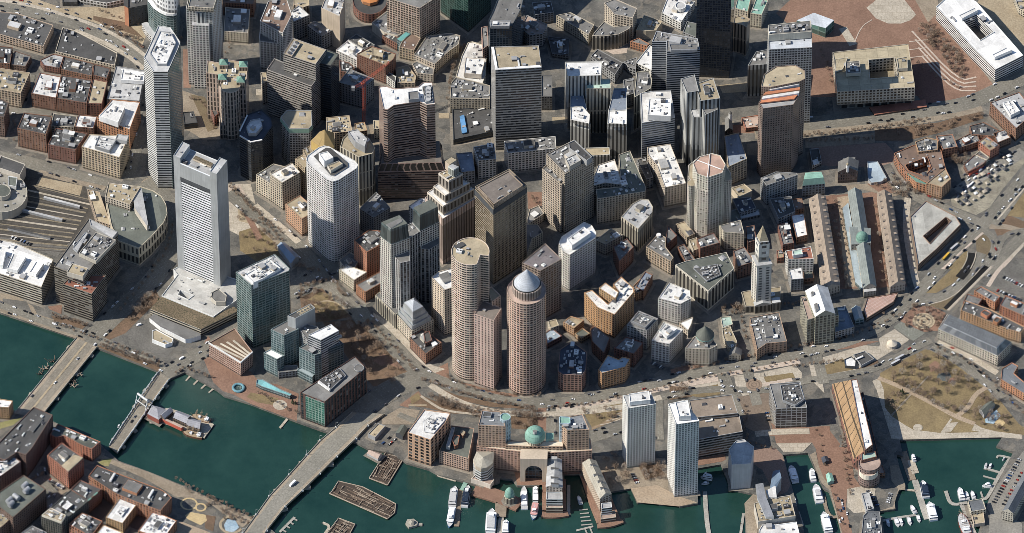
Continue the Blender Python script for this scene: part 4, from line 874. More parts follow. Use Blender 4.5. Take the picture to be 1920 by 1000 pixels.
('office_tower','dark brown stepped tower with four roof fans on a tan roof','skyscraper',[('p','wall',[-2673,2476,-2566,2736,-2172,2542,-2293,2298],0,102.2,'bandgraybrown','tan',0.3,{}),('p','lower_slab',[-2874,2488,-2787,2675,-2263,2371,-2346,2211],0,74.6,'bandgraybrown','dark',0.1,{}),('p','side_wing',[-2268,2406,-2175,2632,-2025,2550,-2119,2357],0,94.2,'banddark','greenroof',0.2,{}),('p','fan_deck',[-2641,2466,-2552,2684,-2473,2635,-2570,2418],102.2,104,'plaintan','lightgray',0,{}),('c','roof_fan',[-2582,2460,-2585,2470,-2592,2478,-2602,2480,-2613,2478,-2620,2470,-2622,2460,-2619,2449,-2612,2442,-2602,2439,-2592,2442,-2584,2449],104,105.3,'metal','dark',0,{}),('c','roof_fan',[-2555,2511,-2558,2521,-2565,2529,-2575,2531,-2585,2529,-2593,2521,-2595,2511,-2592,2500,-2585,2493,-2575,2490,-2565,2493,-2557,2500],104,105.3,'metal','dark',0,{}),('c','roof_fan',[-2528,2571,-2531,2581,-2538,2589,-2548,2592,-2558,2589,-2566,2581,-2568,2571,-2565,2560,-2558,2553,-2548,2550,-2538,2553,-2530,2560],104,105.3,'metal','dark',0,{}),('c','roof_fan',[-2501,2631,-2504,2641,-2511,2649,-2521,2652,-2531,2649,-2539,2641,-2541,2631,-2538,2620,-2531,2613,-2521,2610,-2511,2613,-2503,2620],104,105.3,'metal','dark',0,{})]),
('plaza_building','round brick hall with glazed front and orange steel roof at top edge','store',[('p','wall',[-1485,4258,-1490,4307,-1503,4354,-1525,4397,-1555,4434,-1590,4463,-1630,4483,-1672,4493,-1715,4493,-1757,4483,-1797,4463,-1831,4434,-1860,4397,-1881,4354,-1894,4307,-1897,4258,-1892,4208,-1878,4161,-1856,4119,-1827,4082,-1792,4053,-1752,4033,-1710,4023,-1667,4023,-1625,4033,-1586,4053,-1551,4082,-1523,4119,-1501,4161,-1489,4208],0,15.1,'brick','dark',0,{}),('h','roof_steel',[-1572,4280,-1607,4365,-1692,4400,-1776,4365,-1810,4280,-1774,4196,-1689,4161,-1606,4196],15.1,19.6,'plainorange','rust',0,{'rise': 3.6})]),
('apartment_tower','tan gridded high rise rising past the top frame edge','apartment building',[('p','wall',[-1482,3773,-1095,3599,-852,3818,-1248,4011],0,66.6,'gridtan2','gray',0.4,{})]),
('office_building','low gray roofed annex under the tan gridded high rise','office building',[('p','wall',[-1666,3892,-1488,4092,-1187,3790,-1360,3671,-1519,3727],0,14.2,'plaincream','gray',1,{})]),
('brick_building','small gabled brick house row with teal skylight','brick building',[('p','wall',[-1542,3689,-1456,3734,-1313,3635,-1367,3553],0,12.4,'brick','dark',1,{}),('n','skylight',[-1362,3562,-1237,3702,-1193,3657,-1311,3517],0,19.6,'glassteal','tealglass',0,{})]),
('office_building','gray ribbed roof block in front of tan gridded high rise','office building',[('p','wall',[-1303,3522,-1201,3668,-1082,3578,-1160,3369,-1334,3427],0,19.6,'tangrid','brown',0.4,{})]),
('office_building','white cream block with splotched white roof near red crane','office building',[('p','wall',[-2083,3393,-1943,3558,-1768,3409,-1836,3225],0,17.8,'whitegrid','white',1.4,{})]),
('office_building','dark flat roofed block behind the splotched white roof','office building',[('p','wall',[-1941,3585,-1847,3686,-1627,3501,-1670,3382,-1768,3432],0,16,'graygrid','dark',1,{})]),
('brick_building','large red brick block with roof courtyards and tan attic','brick building',[('p','wall',[-1834,3191,-1658,3325,-1370,3197,-1400,3101,-1494,2996],0,31.1,'brick','tan',1.6,{}),('p','attic',[-1653,3246,-1511,3213,-1526,3090,-1652,3134],31.1,35.5,'tangrid','tan',0.5,{})]),
('office_building','wide gray cluttered roof block with cream arcades on a diagonal street','office building',[('p','wall',[-1164,3319,-1012,3639,-743,3689,-613,3650,-632,3499,-742,3387,-914,3162],0,16.9,'creamgrid','gray',2,{})]),
('office_building','narrow beige block below the wide gray roof','office building',[('p','wall',[-1182,3194,-1120,3243,-926,3122,-929,3010,-1121,3041],0,14.2,'creamgrid','gray',2,{})]),
('office_building','small cream white block behind brown flared tower','office building',[('p','wall',[-1496,3010,-1449,3052,-1369,2981,-1381,2876],0,14.2,'whitegrid','dark',0.6,{})]),
('office_building','tan low block with square roof courts behind brown flared tower','office building',[('p','wall',[-1379,3158,-1230,3212,-1131,3023,-1149,2912,-1353,2912],0,10.7,'tangrid','tan',1.2,{})]),
('warehouse','blue gray sloped roof block in shade near red crane','office building',[('p','wall',[-2036,2688,-1917,2917,-1624,2750,-1756,2583],0,33.8,'graygrid','gray',0.8,{})]),
('skyscraper','brown granite tower with notched white roof and flared base','skyscraper',[('p','wall',[-1543,1493,-1458,1508,-1358,1465,-1088,1497,-1034,1563,-926,1576,-886,1209,-986,1196,-1071,1253,-1363,1192,-1439,1117,-1485,1135],0,144.9,'bandpinkbrown','white',0.3,{}),('p','fan_deck',[-1041,1480,-929,1512,-909,1235,-1001,1222],144.9,146.6,'plaingray','dark',0,{}),('c','roof_fan',[-933,1435,-937,1452,-948,1466,-963,1474,-980,1474,-996,1466,-1006,1452,-1010,1435,-1006,1418,-995,1405,-980,1397,-963,1397,-947,1405,-937,1418],146.6,148.4,'metal','lightgray',0,{}),('c','roof_fan',[-933,1379,-937,1396,-947,1409,-963,1417,-980,1417,-995,1409,-1006,1396,-1010,1379,-1006,1361,-995,1348,-979,1340,-962,1340,-947,1348,-936,1361],146.6,148.4,'metal','lightgray',0,{}),('c','roof_fan',[-932,1322,-936,1339,-947,1352,-962,1360,-980,1360,-995,1352,-1006,1339,-1009,1322,-1005,1305,-995,1291,-979,1283,-962,1283,-947,1291,-936,1305],146.6,148.4,'metal','lightgray',0,{}),('c','roof_fan',[-932,1265,-936,1282,-947,1296,-962,1303,-979,1303,-995,1296,-1005,1282,-1009,1265,-1005,1248,-994,1234,-979,1227,-962,1227,-946,1234,-936,1248],146.6,148.4,'metal','lightgray',0,{}),('p','penthouse',[-1202,1356,-1087,1378,-1070,1247,-1193,1230],144.9,150.2,'metal','gray',0,{}),('m','flared_skirt',[-1562,1079,-778,1101,-816,1520,-1515,1498],46.2,56.9,'fins','granite',0,{'top': 0.86,'rise': 10.7}),('p','base_block',[-1562,1079,-778,1101,-816,1520,-1515,1498],0,46.2,'bandbaseshade','granite',0,{})]),
('skyscraper','gray ribbed slab tower with white rimmed tan roof','skyscraper',[('p','wall',[-242,2271,311,2293,344,1935,-192,1891],0,133.3,'bandgray2','tan',0.3,{}),('n','roof_rim',[-242,2265,-211,2265,-167,1912,-192,1885],132.9,133.8,'plainwhite','white',0,{}),('n','roof_rim',[-191,1885,-164,1916,319,1965,344,1929],132.9,133.8,'plainwhite','white',0,{}),('n','roof_path',[56,2093,74,2098,93,1943,74,1943],133.3,134.2,'plainwhite','white',0,{})]),
('podium_building','low dark podium with blue awning beside ribbed slab tower','office building',[('p','wall',[-703,2488,-220,2533,-194,2134,-688,1984],0,8.9,'banddark','dark',0.5,{}),('n','awning',[-615,2360,-564,2386,-526,2094,-588,2076],8.9,10.2,'plainblue','bluetarp',0,{})]),
('office_building','round nosed cream block with bright white stepped roof on tree lined street','office building',[('p','wall',[-661,2934,-596,3274,-521,3504,-466,3517,-297,3436,-311,2961,-361,2755,-566,2871],0,19.6,'creamgrid','whitedirty',0.6,{}),('p','penthouse',[-551,3180,-315,3157,-361,2889,-566,2911],19.6,26.7,'plaincream','white',1,{})]),
('office_building','lower cream block in front of the round nosed building','office building',[('p','wall',[-729,2510,-719,2773,-660,2866,-424,2791,-259,2724,-259,2501],0,24.9,'creamgrid','gray',2,{})]),
('glass_tower','dark glass tower with curved edge and gray roof at top frame edge','skyscraper',[('p','wall',[-275,3265,-228,3399,-126,3783,158,3783,110,3467,0,3164,-259,3153],0,80,'glassdark','gray',0.3,{}),('p','plant_block',[-259,3208,-16,3208,-31,3118,-251,3118],80,84.4,'metal','lightgray',1.6,{})]),
('glass_tower','dark green glass tower with wedge front at the top frame edge','skyscraper',[('p','wall',[-851,4208,-519,3868,-252,4231,-569,4596],0,115.5,'glassteal2','dark',0.2,{})]),
('office_building','small block with pink tinted round roof and red rooftop frames in shade','office building',[('p','wall',[142,3824,177,3933,421,3767,367,3616,205,3589,133,3684],0,23.1,'graygrid','pinkroof',1,{})]),
('office_building','long cream wing with gray roof and many small windows','office building',[('p','wall',[528,3971,697,4021,976,3813,906,3639],0,18.7,'creamgrid','gray',0.8,{})]),
('curved_building','curved colonnaded cream building with gray crescent roof','office building',[('p','wall',[948,3571,988,3645,1092,3815,1217,3724,1360,3747,1401,3883,1481,4030,1456,3837,1391,3691,1264,3594,1090,3562],0,24,'vertcream','gray',0.4,{}),('p','tall_block',[1092,3991,1222,4063,1483,3900,1430,3735,1214,3796],0,37.3,'creamgrid','gray',0.7,{})]),
('office_building','tan flat block with small rooftop penthouse behind twin pale tower','office building',[('p','wall',[1475,3766,1569,4019,1787,3915,1709,3761,1589,3752],0,14.2,'plaintan','tan',1,{})]),
('office_building','pale block with bright white roof and round rooftop drum','office building',[('p','wall',[1779,4062,1859,4347,2179,4255,2004,3888],0,14.2,'whitegrid','white',0.8,{}),('p','drum',[2070,4132,2065,4158,2052,4179,2031,4193,2007,4198,1983,4193,1962,4179,1948,4158,1943,4132,1947,4107,1961,4086,1981,4072,2005,4067,2030,4072,2050,4086,2064,4107],14.2,19.6,'plainwhite','lightgray',0,{})]),
('skyscraper','huge near black tower running past the top frame edge','skyscraper',[('p','wall',[2167,3119,2568,3093,2617,3467,2207,3483],0,142.2,'finedark','dark',0.2,{})]),
('office_building','narrow tan stone block with tall window slots beside black tower','office building',[('p','wall',[2620,3547,2626,3637,2730,3678,2815,3610,2773,3468,2734,3506],0,48,'verttan','tan',0.6,{})]),
('office_building','tan block with two green copper roof lanterns by black tower','office building',[('p','wall',[2651,4082,2700,4326,2858,4326,2802,4023],0,19.6,'creamgrid','copperlight',0.4,{})]),
('office_building','tan block with long green copper roof at right of black tower','office building',[('p','wall',[2832,3960,2903,4210,3049,4187,2964,3933],0,23.1,'creamgrid','copperlight',0.6,{})]),
('skyscraper','gray banded twin slab tower with crowded mechanical roof','skyscraper',[('p','wall',[1639,2667,1691,2845,2173,2716,2198,2533,1811,2502,1807,2667],0,103.1,'bandgray','gray',2.6,{}),('p','penthouse',[1840,2581,2167,2581,2166,2488,1854,2481],103.1,107.5,'metal','gray',0.5,{})]),
('office_building','green gray low block between twin slab and black tower','office building',[('p','wall',[2027,3698,2077,3878,2197,3842,2184,3603],0,17.8,'graygrid','greenroof',0.3,{})]),
('brick_building','small pinkish brick block beside curved cream building','brick building',[('p','wall',[1399,3594,1502,3653,1631,3549,1596,3515],0,12.4,'orangebrick','gray',0.8,{})]),
('office_building','low block with white triangular roof left of gray twin slab','office building',[('p','wall',[1463,3234,1628,3526,1668,3504,1667,3095],0,12.4,'whitegrid','white',0.2,{})]),
('office_building','dark low block with cluttered roof in shade of ribbed slab tower','office building',[('p','wall',[931,3310,1014,3427,1311,3198,1215,2992,1090,3126],0,16,'graygrid','dark',1.4,{})]),
('office_building','gray angular block with many roof fittings beside white triangle roof','office building',[('p','wall',[1317,3245,1475,3324,1465,3122,1387,3156],0,12.4,'graygrid','gray',2,{})]),
('art_deco_tower','stepped pale art deco block with twin blue capped wings','office building',[('p','wall',[619,2471,1053,2478,1039,2247,651,2234],0,88.9,'vertwhite','white',0.4,{}),('p','front_tower',[866,2333,1151,2337,1156,2178,870,2174],0,74.6,'vertcream','mintroof',0.4,{}),('p','wing',[687,2335,820,2344,915,1765,899,1748,682,1820],0,56.9,'vertwhite','blueroof',0.5,{}),('p','wing_top',[686,1998,826,1998,911,1866,899,1717,684,1782],56.9,62.2,'vertwhite','white',0.8,{}),('p','wing',[1195,2357,1347,2361,1341,1748,1113,1761,1122,1968],0,56.9,'vertwhite','blueroof',0.5,{}),('p','wing_top',[1124,1928,1343,1950,1337,1712,1116,1721],56.9,62.2,'vertwhite','white',0.8,{}),('p','arcade',[842,1741,1139,1752,1146,1631,873,1610],0,19.6,'vertwhite','tan',0.3,{})]),
('office_building','low gray slab in shade right of ribbed tower','office building',[('p','wall',[348,2557,349,2913,475,2913,474,2557],0,23.1,'darkgrid','gray',0.3,{})]),
('office_tower','stepped banded office tower with white tiered roof','office building',[('p','wall',[1500,2166,1653,2205,1859,2210,1900,1764,1515,1676],0,67.5,'bandgray','whitedirty',0.3,{}),('p','penthouse',[1600,1988,1855,1999,1848,1697,1581,1719],67.5,76.4,'plainwhite','white',1.6,{})]),
('office_building','thin dark block with pale parapet left of stepped banded tower','office building',[('p','wall',[1464,2646,1613,2668,1643,2513,1629,2375,1428,2220],0,55.1,'vertcream','gray',1,{})]),
('office_tower','gray stone tower of clustered square and octagonal tops with tan insets','skyscraper',[('p','wall',[2130,1801,2341,1900,2416,1564,2180,1520],0,119.1,'vertgray','tan',0.8,{}),('p','corner_block',[1961,1867,2124,1937,2170,1669,2027,1638],0,120.9,'vertgray','graypad',0,{}),('p','corner_block',[2184,1593,2371,1680,2387,1522,2243,1435],0,104.9,'vertgray','graypad',0,{}),('p','corner_block',[2035,1871,2128,1849,2249,1695,2247,1516,2099,1520],0,92.4,'vertgray','lightgray',0.4,{})]),
('office_building','dark gray block with rooftop frames left of brown octagonal tower','office building',[('p','wall',[2772,2789,2874,3021,3024,3066,2995,2811],0,51.5,'vertgray','gray',1,{})]),
('skyscraper','gray gridded tower with silver roof band behind brown octagonal tower','skyscraper',[('p','wall',[2997,2317,2993,2721,3501,2777,3501,2352],0,124.4,'gridgray2','metalroof',0.2,{}),('p','penthouse',[2993,2452,2988,2616,3488,2690,3493,2505],124.4,135.1,'concrete','gray',2,{})]),
('skyscraper','brown octagonal tower with stepped roofs striped orange and white','skyscraper',[('p','wall',[2891,1703,2930,1910,3072,2038,3297,2060,3404,1967,3408,1835,3342,1787,3003,1695],0,124.4,'gridbrown','tan',0.3,{}),('p','lower_block',[2862,1543,2943,1723,3348,1800,3345,1690,3264,1514,2907,1449],0,113.7,'gridbrown','lightgray',0,{}),('n','white_band',[2990,1678,3336,1770,3345,1816,2998,1724],113.7,121.3,'plainwhite','white',0,{}),('n','terrace_step',[2877,1525,3275,1591,3333,1683,2902,1591],113.7,115.5,'plainorange','stripeorange',0,{}),('n','terrace_step',[2901,1568,3331,1661,3342,1722,2916,1634],113.7,117.7,'plainwhite','white',0,{}),('n','terrace_step',[2915,1616,3341,1704,3347,1742,2944,1665],113.7,119.5,'plainorange','stripeorange',0,{})]),
('city_hall','concrete city hall with tan slab roof around an open court','city hall',[('p','wall',[3785,3175,4679,3314,4737,2587,3822,2514],13.3,35.5,'cityhall','tanslab',0.1,{'hole': [4206,3045,4506,3085,4543,2772,4213,2732]}),('n','lower_hall',[3826,3145,4661,3273,4715,2660,3870,2593],0,13.5,'hallpier','tan',0,{}),('n','terrace',[4210,2584,4875,2718,4889,2595,4269,2457],0,2.7,'brick','brick_roof',0,{}),('n','slab_rib',[4678,3300,4682,3300,4738,2578,4731,2576],33.8,36.4,'concrete','tanslab',0,{}),('p','roof_box',[3927,2957,4097,2979,4103,2779,3930,2763],35.5,40.9,'concrete','gray',3,{}),('p','roof_box',[4534,3022,4661,3056,4659,2861,4544,2854],35.5,40,'concrete','tanslab',0.1,{}),('p','roof_box',[3804,3038,3963,3071,3894,2870,3807,2826],35.5,37.3,'concrete','tanslab',0,{})]),
('office_building','long white roofed low office with open courtyard beside brick plaza','government office',[('p','wall',[5044,4091,5274,4387,5528,4171,6045,3267,5705,3028,5444,3413],0,21.3,'bandwhite2','white',0.1,{'hole': [5350,3860,5515,3960,5709,3661,5546,3526]}),('p','penthouse',[5302,3899,5505,4035,5535,3989,5340,3842],21.3,25.8,'plainwhite','white',0.3,{}),('p','penthouse',[5672,3234,5850,3357,5911,3312,5701,3189],21.3,25.8,'plainwhite','white',0.3,{})]),
('subway_entrance','long green glass headhouse with sloped pale roof on brick plaza','subway entrance',[('s','wall',[3383,3965,3592,4096,3825,3915,3722,3779],0,16,'glassgreen2','metalroof',0,{'rise': 5.3})]),
('brick_building','brick office block with white plant on roof at right frame edge','brick building',[('p','wall',[5620,2466,5772,2544,5972,2644,6138,2311,5908,2034,5745,2277],0,22.2,'brick','lightgray',1.2,{}),('p','penthouse',[5764,2412,5876,2457,5962,2279,5850,2202],22.2,27.5,'plainwhite','white',1.5,{})]),
('office_building','small tan low block at top right corner','office building',[('p','wall',[5977,4383,6112,4383,6101,4110,6032,4178],0,10.7,'creamgrid','tan',1,{})]),
('office_building','low pale block with square roof court beside ornate pale tower','office building',[('p','wall',[-3410,4117,-3116,4083,-3131,3675,-3416,3709],0,17.8,'creamgrid','gray',1.4,{})]),
('brick_building','dark reddish roofed block at top frame edge right of ornate tower','office building',[('p','wall',[-3454,4342,-3049,4319,-3076,4132,-3442,4160],0,21.3,'brick','brown',0.6,{})]),
('brick_building','small tan block with roof frames right beside red crane','brick building',[('p','wall',[-1846,2131,-1729,2153,-1696,2014,-1836,1983],0,21.3,'tanbrick','tan',2,{})]),
('brick_building','sliver of tan block at left side of brown flared tower','brick building',[('p','wall',[-1628,2218,-1557,2211,-1548,2078,-1620,2072],0,17.8,'creamgrid','tan',1,{})]),
('old_state_hall','small old brick hall with white tower in shade of brown octagonal tower','hall',[('g','wall',[2504,2114,2591,2136,2579,2346,2505,2329],0,9.8,'darkbrick','gray',0,{'rise': 4.4}),('c','tower',[2585,2297,2579,2312,2565,2318,2551,2312,2544,2297,2550,2283,2564,2277,2579,2283],9.8,21.3,'plainwhite','white',0,{}),('k','tower_cap',[2585,2296,2579,2310,2565,2316,2551,2310,2544,2296,2550,2281,2564,2275,2579,2281],21.3,21.5,'plainwhite','gray',0,{'rise': 4.4})]),
('office_building','cream office with hexagonal tan roof and green copper cornice','office building',[('p','wall',[-2698,1787,-2627,1901,-2343,1901,-2331,1655,-2369,1600,-2594,1600],0,65.8,'gridgray2','tan',0.3,{}),('n','cornice',[-2706,1787,-2631,1919,-2335,1914,-2323,1659,-2366,1598,-2597,1598],58.7,64.9,'copperwall','tan',0,{})]),
('office_building','tan office with cluttered roof cage behind gold pyramid','office building',[('p','wall',[-2173,1889,-1901,1926,-1863,1662,-2161,1625],0,55.1,'tangrid','tan',2.6,{})]),
('gold_pyramid_tower','tan setback tower with gold pyramid roof behind white rounded tower','office building',[('p','wall',[-2345,1379,-2236,1547,-2061,1514,-2058,1269,-2181,1219],0,66.6,'tangrid','tan',0,{}),('h','pyramid_roof',[-2334,1261,-2231,1408,-2064,1381,-2060,1152,-2177,1109],66.6,80,'plaingold','gold',0,{'rise': 17.8}),('p','wing',[-2436,1344,-2347,1414,-2295,1261,-2387,1196],0,56.9,'tangrid','tan',0.5,{}),('p','wing',[-2523,1280,-2437,1350,-2366,1229,-2410,1127],0,48,'tangrid','tan',0.5,{})]),
('office_tower','white gridded tower with rounded corners and sunken dark roof court','skyscraper',[('p','wall',[-2366,421,-2349,475,-2225,605,-2164,633,-2103,616,-1808,389,-1767,324,-1784,266,-1988,77,-2056,51,-2125,88,-2352,357],0,135.1,'keygrid','white',0,{}),('n','roof_court',[-2281,457,-2141,595,-2087,586,-1884,349,-1880,289,-2042,142,-2080,149],134.7,135.4,'metal','dark',0,{}),('p','penthouse',[-2220,398,-2117,434,-2051,337,-2154,268],134.2,145.7,'plainwhite','white',0,{}),('p','penthouse',[-2120,261,-1990,336,-1944,287,-2080,175],134.2,140.4,'concrete','tan',1,{})]),
('curved_building','tan tower with curved crown and metal plant hall behind white rounded tower','skyscraper',[('p','wall',[-1992,1145,-1966,1276,-1905,1364,-1797,1418,-1656,1276,-1590,1128,-1619,1032,-1776,976],0,81.8,'vertcream','tan',0.3,{}),('p','penthouse',[-1903,1290,-1795,1323,-1677,1170,-1706,1039,-1823,1127],81.8,92.4,'metal','lightgray',1,{})]),
('office_building','blue gray block in shade right of white rounded tower','office building',[('p','wall',[-1765,598,-1577,862,-1413,611,-1603,447],0,35.5,'graygrid','gray',1.4,{})]),
('brick_building','beige loft row with gray roof along the boulevard','office building',[('p','wall',[-2982,1198,-2783,1377,-2635,1329,-2816,1050],0,30.2,'creamgrid','gray',1.6,{})]),
('brick_building','pale loft with white patched roof and blank tan side wall','office building',[('p','wall',[-2814,1049,-2560,1236,-2461,1079,-2669,905],0,46.2,'creamgrid','whitedirty',1.2,{})]),
('brick_building','striped brick and stone block at foot of white rounded tower','brick building',[('p','wall',[-2631,728,-2464,869,-2361,750,-2362,551,-2438,486],0,29.3,'brickstripe','tan',1,{})]),
('brick_building','orange brick block with cluttered gray roof left of twin mansard towers','brick building',[('p','wall',[-1822,-40,-1647,131,-1485,104,-1514,-111,-1674,-233],0,48,'orangebrick','dark',1.6,{})]),
('brick_building','cream brick block with gray roof huts beside orange brick block','brick building',[('p','wall',[-2003,-65,-1881,64,-1757,-22,-1809,-172,-1892,-257],0,17.8,'creamgrid','gray',1.6,{})]),
('brick_building','tan brick corner block with small white roof facing grass square','brick building',[('p','wall',[-1992,-232,-1893,-167,-1673,-274,-1821,-407],0,19.6,'creamgrid','white',0.8,{})]),
('brick_building','low brick block with gray pitched roof facing grass square','brick building',[('p','wall',[-1797,-460,-1523,-246,-1475,-407,-1688,-581],0,17.8,'orangebrick','gray',1,{})]),
('skyscraper','twin granite towers with green gray mansard crowns and white bay columns','skyscraper',[('p','wall',[-1509,-752,-1279,-622,-1169,-783,-1379,-894],0,128,'baygrid','gray',0,{}),('m','mansard',[-1507,-752,-1280,-626,-1171,-781,-1379,-889],128,151.1,'mansardwall','greenroof',0,{'top': 0.86,'rise': 23.1}),('n','roof_well',[-1434,-801,-1268,-695,-1245,-748,-1380,-865],151.1,151.8,'metal','gray',0,{}),('p','front_block',[-1378,-822,-1173,-753,-1167,-949,-1277,-980],0,107.5,'vertgray2','gray',0,{}),('p','link_block',[-1281,-484,-1141,-398,-1050,-537,-1169,-643],0,113.7,'vertgray2','gray',1,{}),('p','tower',[-1141,-398,-1050,-539,-832,-390,-924,-249],0,113.7,'baygrid','gray',0,{}),('m','mansard',[-1139,-398,-1051,-535,-835,-390,-924,-253],113.7,138.6,'mansardwall','greenroof',0,{'top': 0.88,'rise': 24.9}),('p','front_block',[-1045,-572,-947,-587,-833,-492,-842,-294,-1024,-433],0,88.9,'vertgray2','gray',0,{})]),
('podium_building','cream granite podium with tall windows at foot of twin mansard towers','office building',[('p','wall',[-1571,-698,-1526,-645,-1240,-932,-1338,-1002],0,24.9,'vertcream','gray',0,{})]),
('stepped_pavilion','granite low building capped by white stepped glass pyramid','office building',[('p','wall',[-1334,-972,-1095,-794,-899,-1069,-1148,-1253],0,23.1,'creamgrid','gray',0,{}),('p','pyramid_step',[-1306,-989,-1102,-841,-929,-1082,-1142,-1234],23.1,29.3,'metalpanel','metalroof',0,{}),('p','pyramid_step',[-1278,-998,-1109,-879,-962,-1078,-1139,-1209],29.3,35.5,'metalpanel','metalroof',0,{}),('p','pyramid_step',[-1250,-1006,-1116,-913,-992,-1078,-1135,-1188],35.5,41.8,'metalpanel','metalroof',0,{}),('h','pyramid_cap',[-1234,-1032,-1118,-956,-1015,-1096,-1135,-1184],41.8,48,'metalpanel','metalroof',0,{'rise': 8.0})]),
('brick_building','dark roofed brick corner block left of round tower','brick building',[('p','wall',[-1173,-1301,-1032,-1166,-806,-1377,-988,-1564],0,17.8,'brick','dark',1,{}),('p','attic',[-1015,-1284,-947,-1242,-915,-1390,-991,-1442],17.8,23.1,'brick','dark',0,{})]),
('office_building','tan tower with white roof and skylight tucked behind round tower','office building',[('p','wall',[-923,-903,-847,-819,-687,-755,-655,-1056,-773,-1111],0,76.4,'tangrid2','white',0,{}),('n','skylight',[-842,-887,-732,-829,-686,-956,-777,-1009],76.4,78.2,'metal','gray',0,{})]),
('art_deco_tower','tan art deco ziggurat tower with white terraces and crown lantern','skyscraper',[('p','wall',[-1004,378,-686,664,-422,361,-802,30],0,75.5,'vertpinkbrown','white',0,{}),('p','setback',[-977,319,-696,564,-437,373,-792,93],75.5,90.6,'deco','white',0,{}),('p','setback',[-904,290,-699,473,-487,347,-768,143],90.6,103.1,'deco','white',0,{}),('p','crown',[-846,312,-728,374,-561,303,-727,187],103.1,122.6,'deco','tan',1.2,{}),('n','lantern',[-734,297,-685,333,-611,290,-672,238],122.6,135.1,'mint','lightgray',0,{}),('n','chimney_block',[-770,378,-697,443,-636,400,-720,324],122.6,135.1,'plaintan','tan',0,{}),('p','white_wing',[-1193,354,-1071,473,-967,494,-936,410,-1131,272],0,64,'graygrid','white',0.4,{})]),
('skyscraper','tall bronze slab tower with dark recessed crown','skyscraper',[('p','wall',[-425,31,-31,319,168,57,-214,-294],0,128.9,'bandbronze','granite',0.1,{}),('n','crown_recess',[-430,27,-31,322,174,58,-214,-302],116.4,124.4,'plaindark','dark',0,{}),('p','crown',[-385,-56,-37,201,128,-22,-207,-330],128.9,136.9,'bandbronze','granite',0.35,{})]),
('office_building','dark blue roofed block in shade under ribbed slab tower','office building',[('p','wall',[-654,1618,-464,1640,-432,1333,-588,1307],0,23.1,'graygrid','blueroof',0.3,{})]),
('office_building','pale windowed block with white rooftop plant in shade','office building',[('p','wall',[-452,1635,-210,1697,-184,1438,-392,1410],0,32,'whitegrid','gray',2.2,{})]),
('office_building','small tan block beside the art deco ziggurat lantern','office building',[('p','wall',[-791,1473,-666,1504,-650,1364,-746,1287],0,26.7,'creamgrid','tan',0.5,{})]),
('office_building','long pale block with dense rooftop machinery in tower shade','office building',[('p','wall',[-94,1728,507,1811,517,1613,-47,1530],0,32,'whitegrid','gray',3,{})]),
('skyscraper','tan stone tower with stepped shoulder and dark roof plant','skyscraper',[('p','wall',[398,847,718,1082,952,791,612,525],0,99.5,'gridtan','gray',1,{}),('p','shoulder',[349,780,404,863,619,624,570,520],0,81.8,'gridtan','gray',1.4,{}),('p','penthouse',[655,946,725,989,923,718,861,653,662,859],99.5,108.4,'plaingray','dark',0.3,{}),('p','penthouse',[616,703,739,790,800,681,661,573],99.5,106.6,'concrete','lightgray',1.5,{})]),
('office_building','tan block with white wedge shaped courtyard roof','office building',[('p','wall',[914,897,1001,1250,1196,1343,1289,923,1084,958],0,40.9,'creamgrid','whitedirty',1.2,{})]),
('office_building','long dark roofed granite block with many arched windows in shade','office building',[('p','wall',[1243,1402,1376,1468,1551,879,1547,801,989,680,972,836,1269,879],0,42.7,'creamgrid','greenroof',1.6,{})]),
('office_building','pale stone block with bright white zigzag roof','office building',[('p','wall',[1580,1611,1849,1666,2025,1021,1776,952,1687,1315,1587,1491],0,33.8,'creamgrid','white',1.2,{})]),
('office_building','narrow dark block behind white zigzag roof','office building',[('p','wall',[1457,1561,1559,1605,1648,1277,1570,1244],0,17.8,'graygrid','dark',1,{})]),
('flatiron_building','cream wedge shaped block with rounded back and white blue roof','office building',[('p','wall',[1266,423,1391,632,1497,715,1585,702,1632,589,1621,481,1457,227],0,39.1,'vertcream','lightgray',1,{})]),
('octagon_tower','cream tower with bay columns and octagonal salmon roof with white cross','skyscraper',[('p','wall',[2085,651,2156,751,2310,807,2405,773,2464,630,2425,491,2258,414,2128,478],0,104.9,'baycream','salmon',0,{}),('n','roof_cross',[2134,688,2139,694,2417,543,2412,536],104.9,105.6,'plainwhite','white',0,{}),('n','roof_cross',[2279,789,2285,791,2253,410,2247,412],104.9,105.7,'plainwhite','white',0,{}),('p','body',[2031,668,2040,841,2162,971,2410,971,2532,711,2527,624,2449,555,2262,408,2139,451],0,81.8,'baycream','tan',0,{}),('n','bay_column',[2118,549,2113,569,2101,585,2082,594,2062,594,2043,585,2030,569,2025,549,2029,528,2042,512,2060,503,2081,503,2100,512,2113,528],0,81.8,'baycream','tan',0,{}),('n','bay_column',[2202,512,2198,532,2185,549,2167,558,2146,558,2128,549,2115,532,2110,512,2114,492,2127,476,2145,467,2166,467,2184,476,2197,492],0,78.2,'baycream','tan',0,{}),('n','bay_column',[2311,521,2307,542,2294,558,2276,567,2255,567,2236,558,2223,542,2218,521,2223,501,2235,485,2254,476,2274,476,2293,485,2306,501],0,74.6,'baycream','tan',0,{}),('n','bay_column',[2426,529,2421,550,2409,566,2390,575,2370,575,2351,566,2338,550,2333,529,2337,509,2350,493,2368,484,2389,484,2408,493,2421,509],0,80,'baycream','tan',0,{}),('n','bay_column',[2538,600,2534,620,2522,637,2503,646,2483,646,2464,637,2451,620,2446,600,2450,580,2463,564,2481,555,2502,555,2520,564,2533,580],0,85.3,'baycream','tan',0,{})]),
('office_building','blue shaded block with square light well behind octagonal tower','office building',[('p','wall',[2482,1798,2651,1853,2740,1425,2520,1289],0,33.8,'tangrid','blueroof',0.6,{})]),
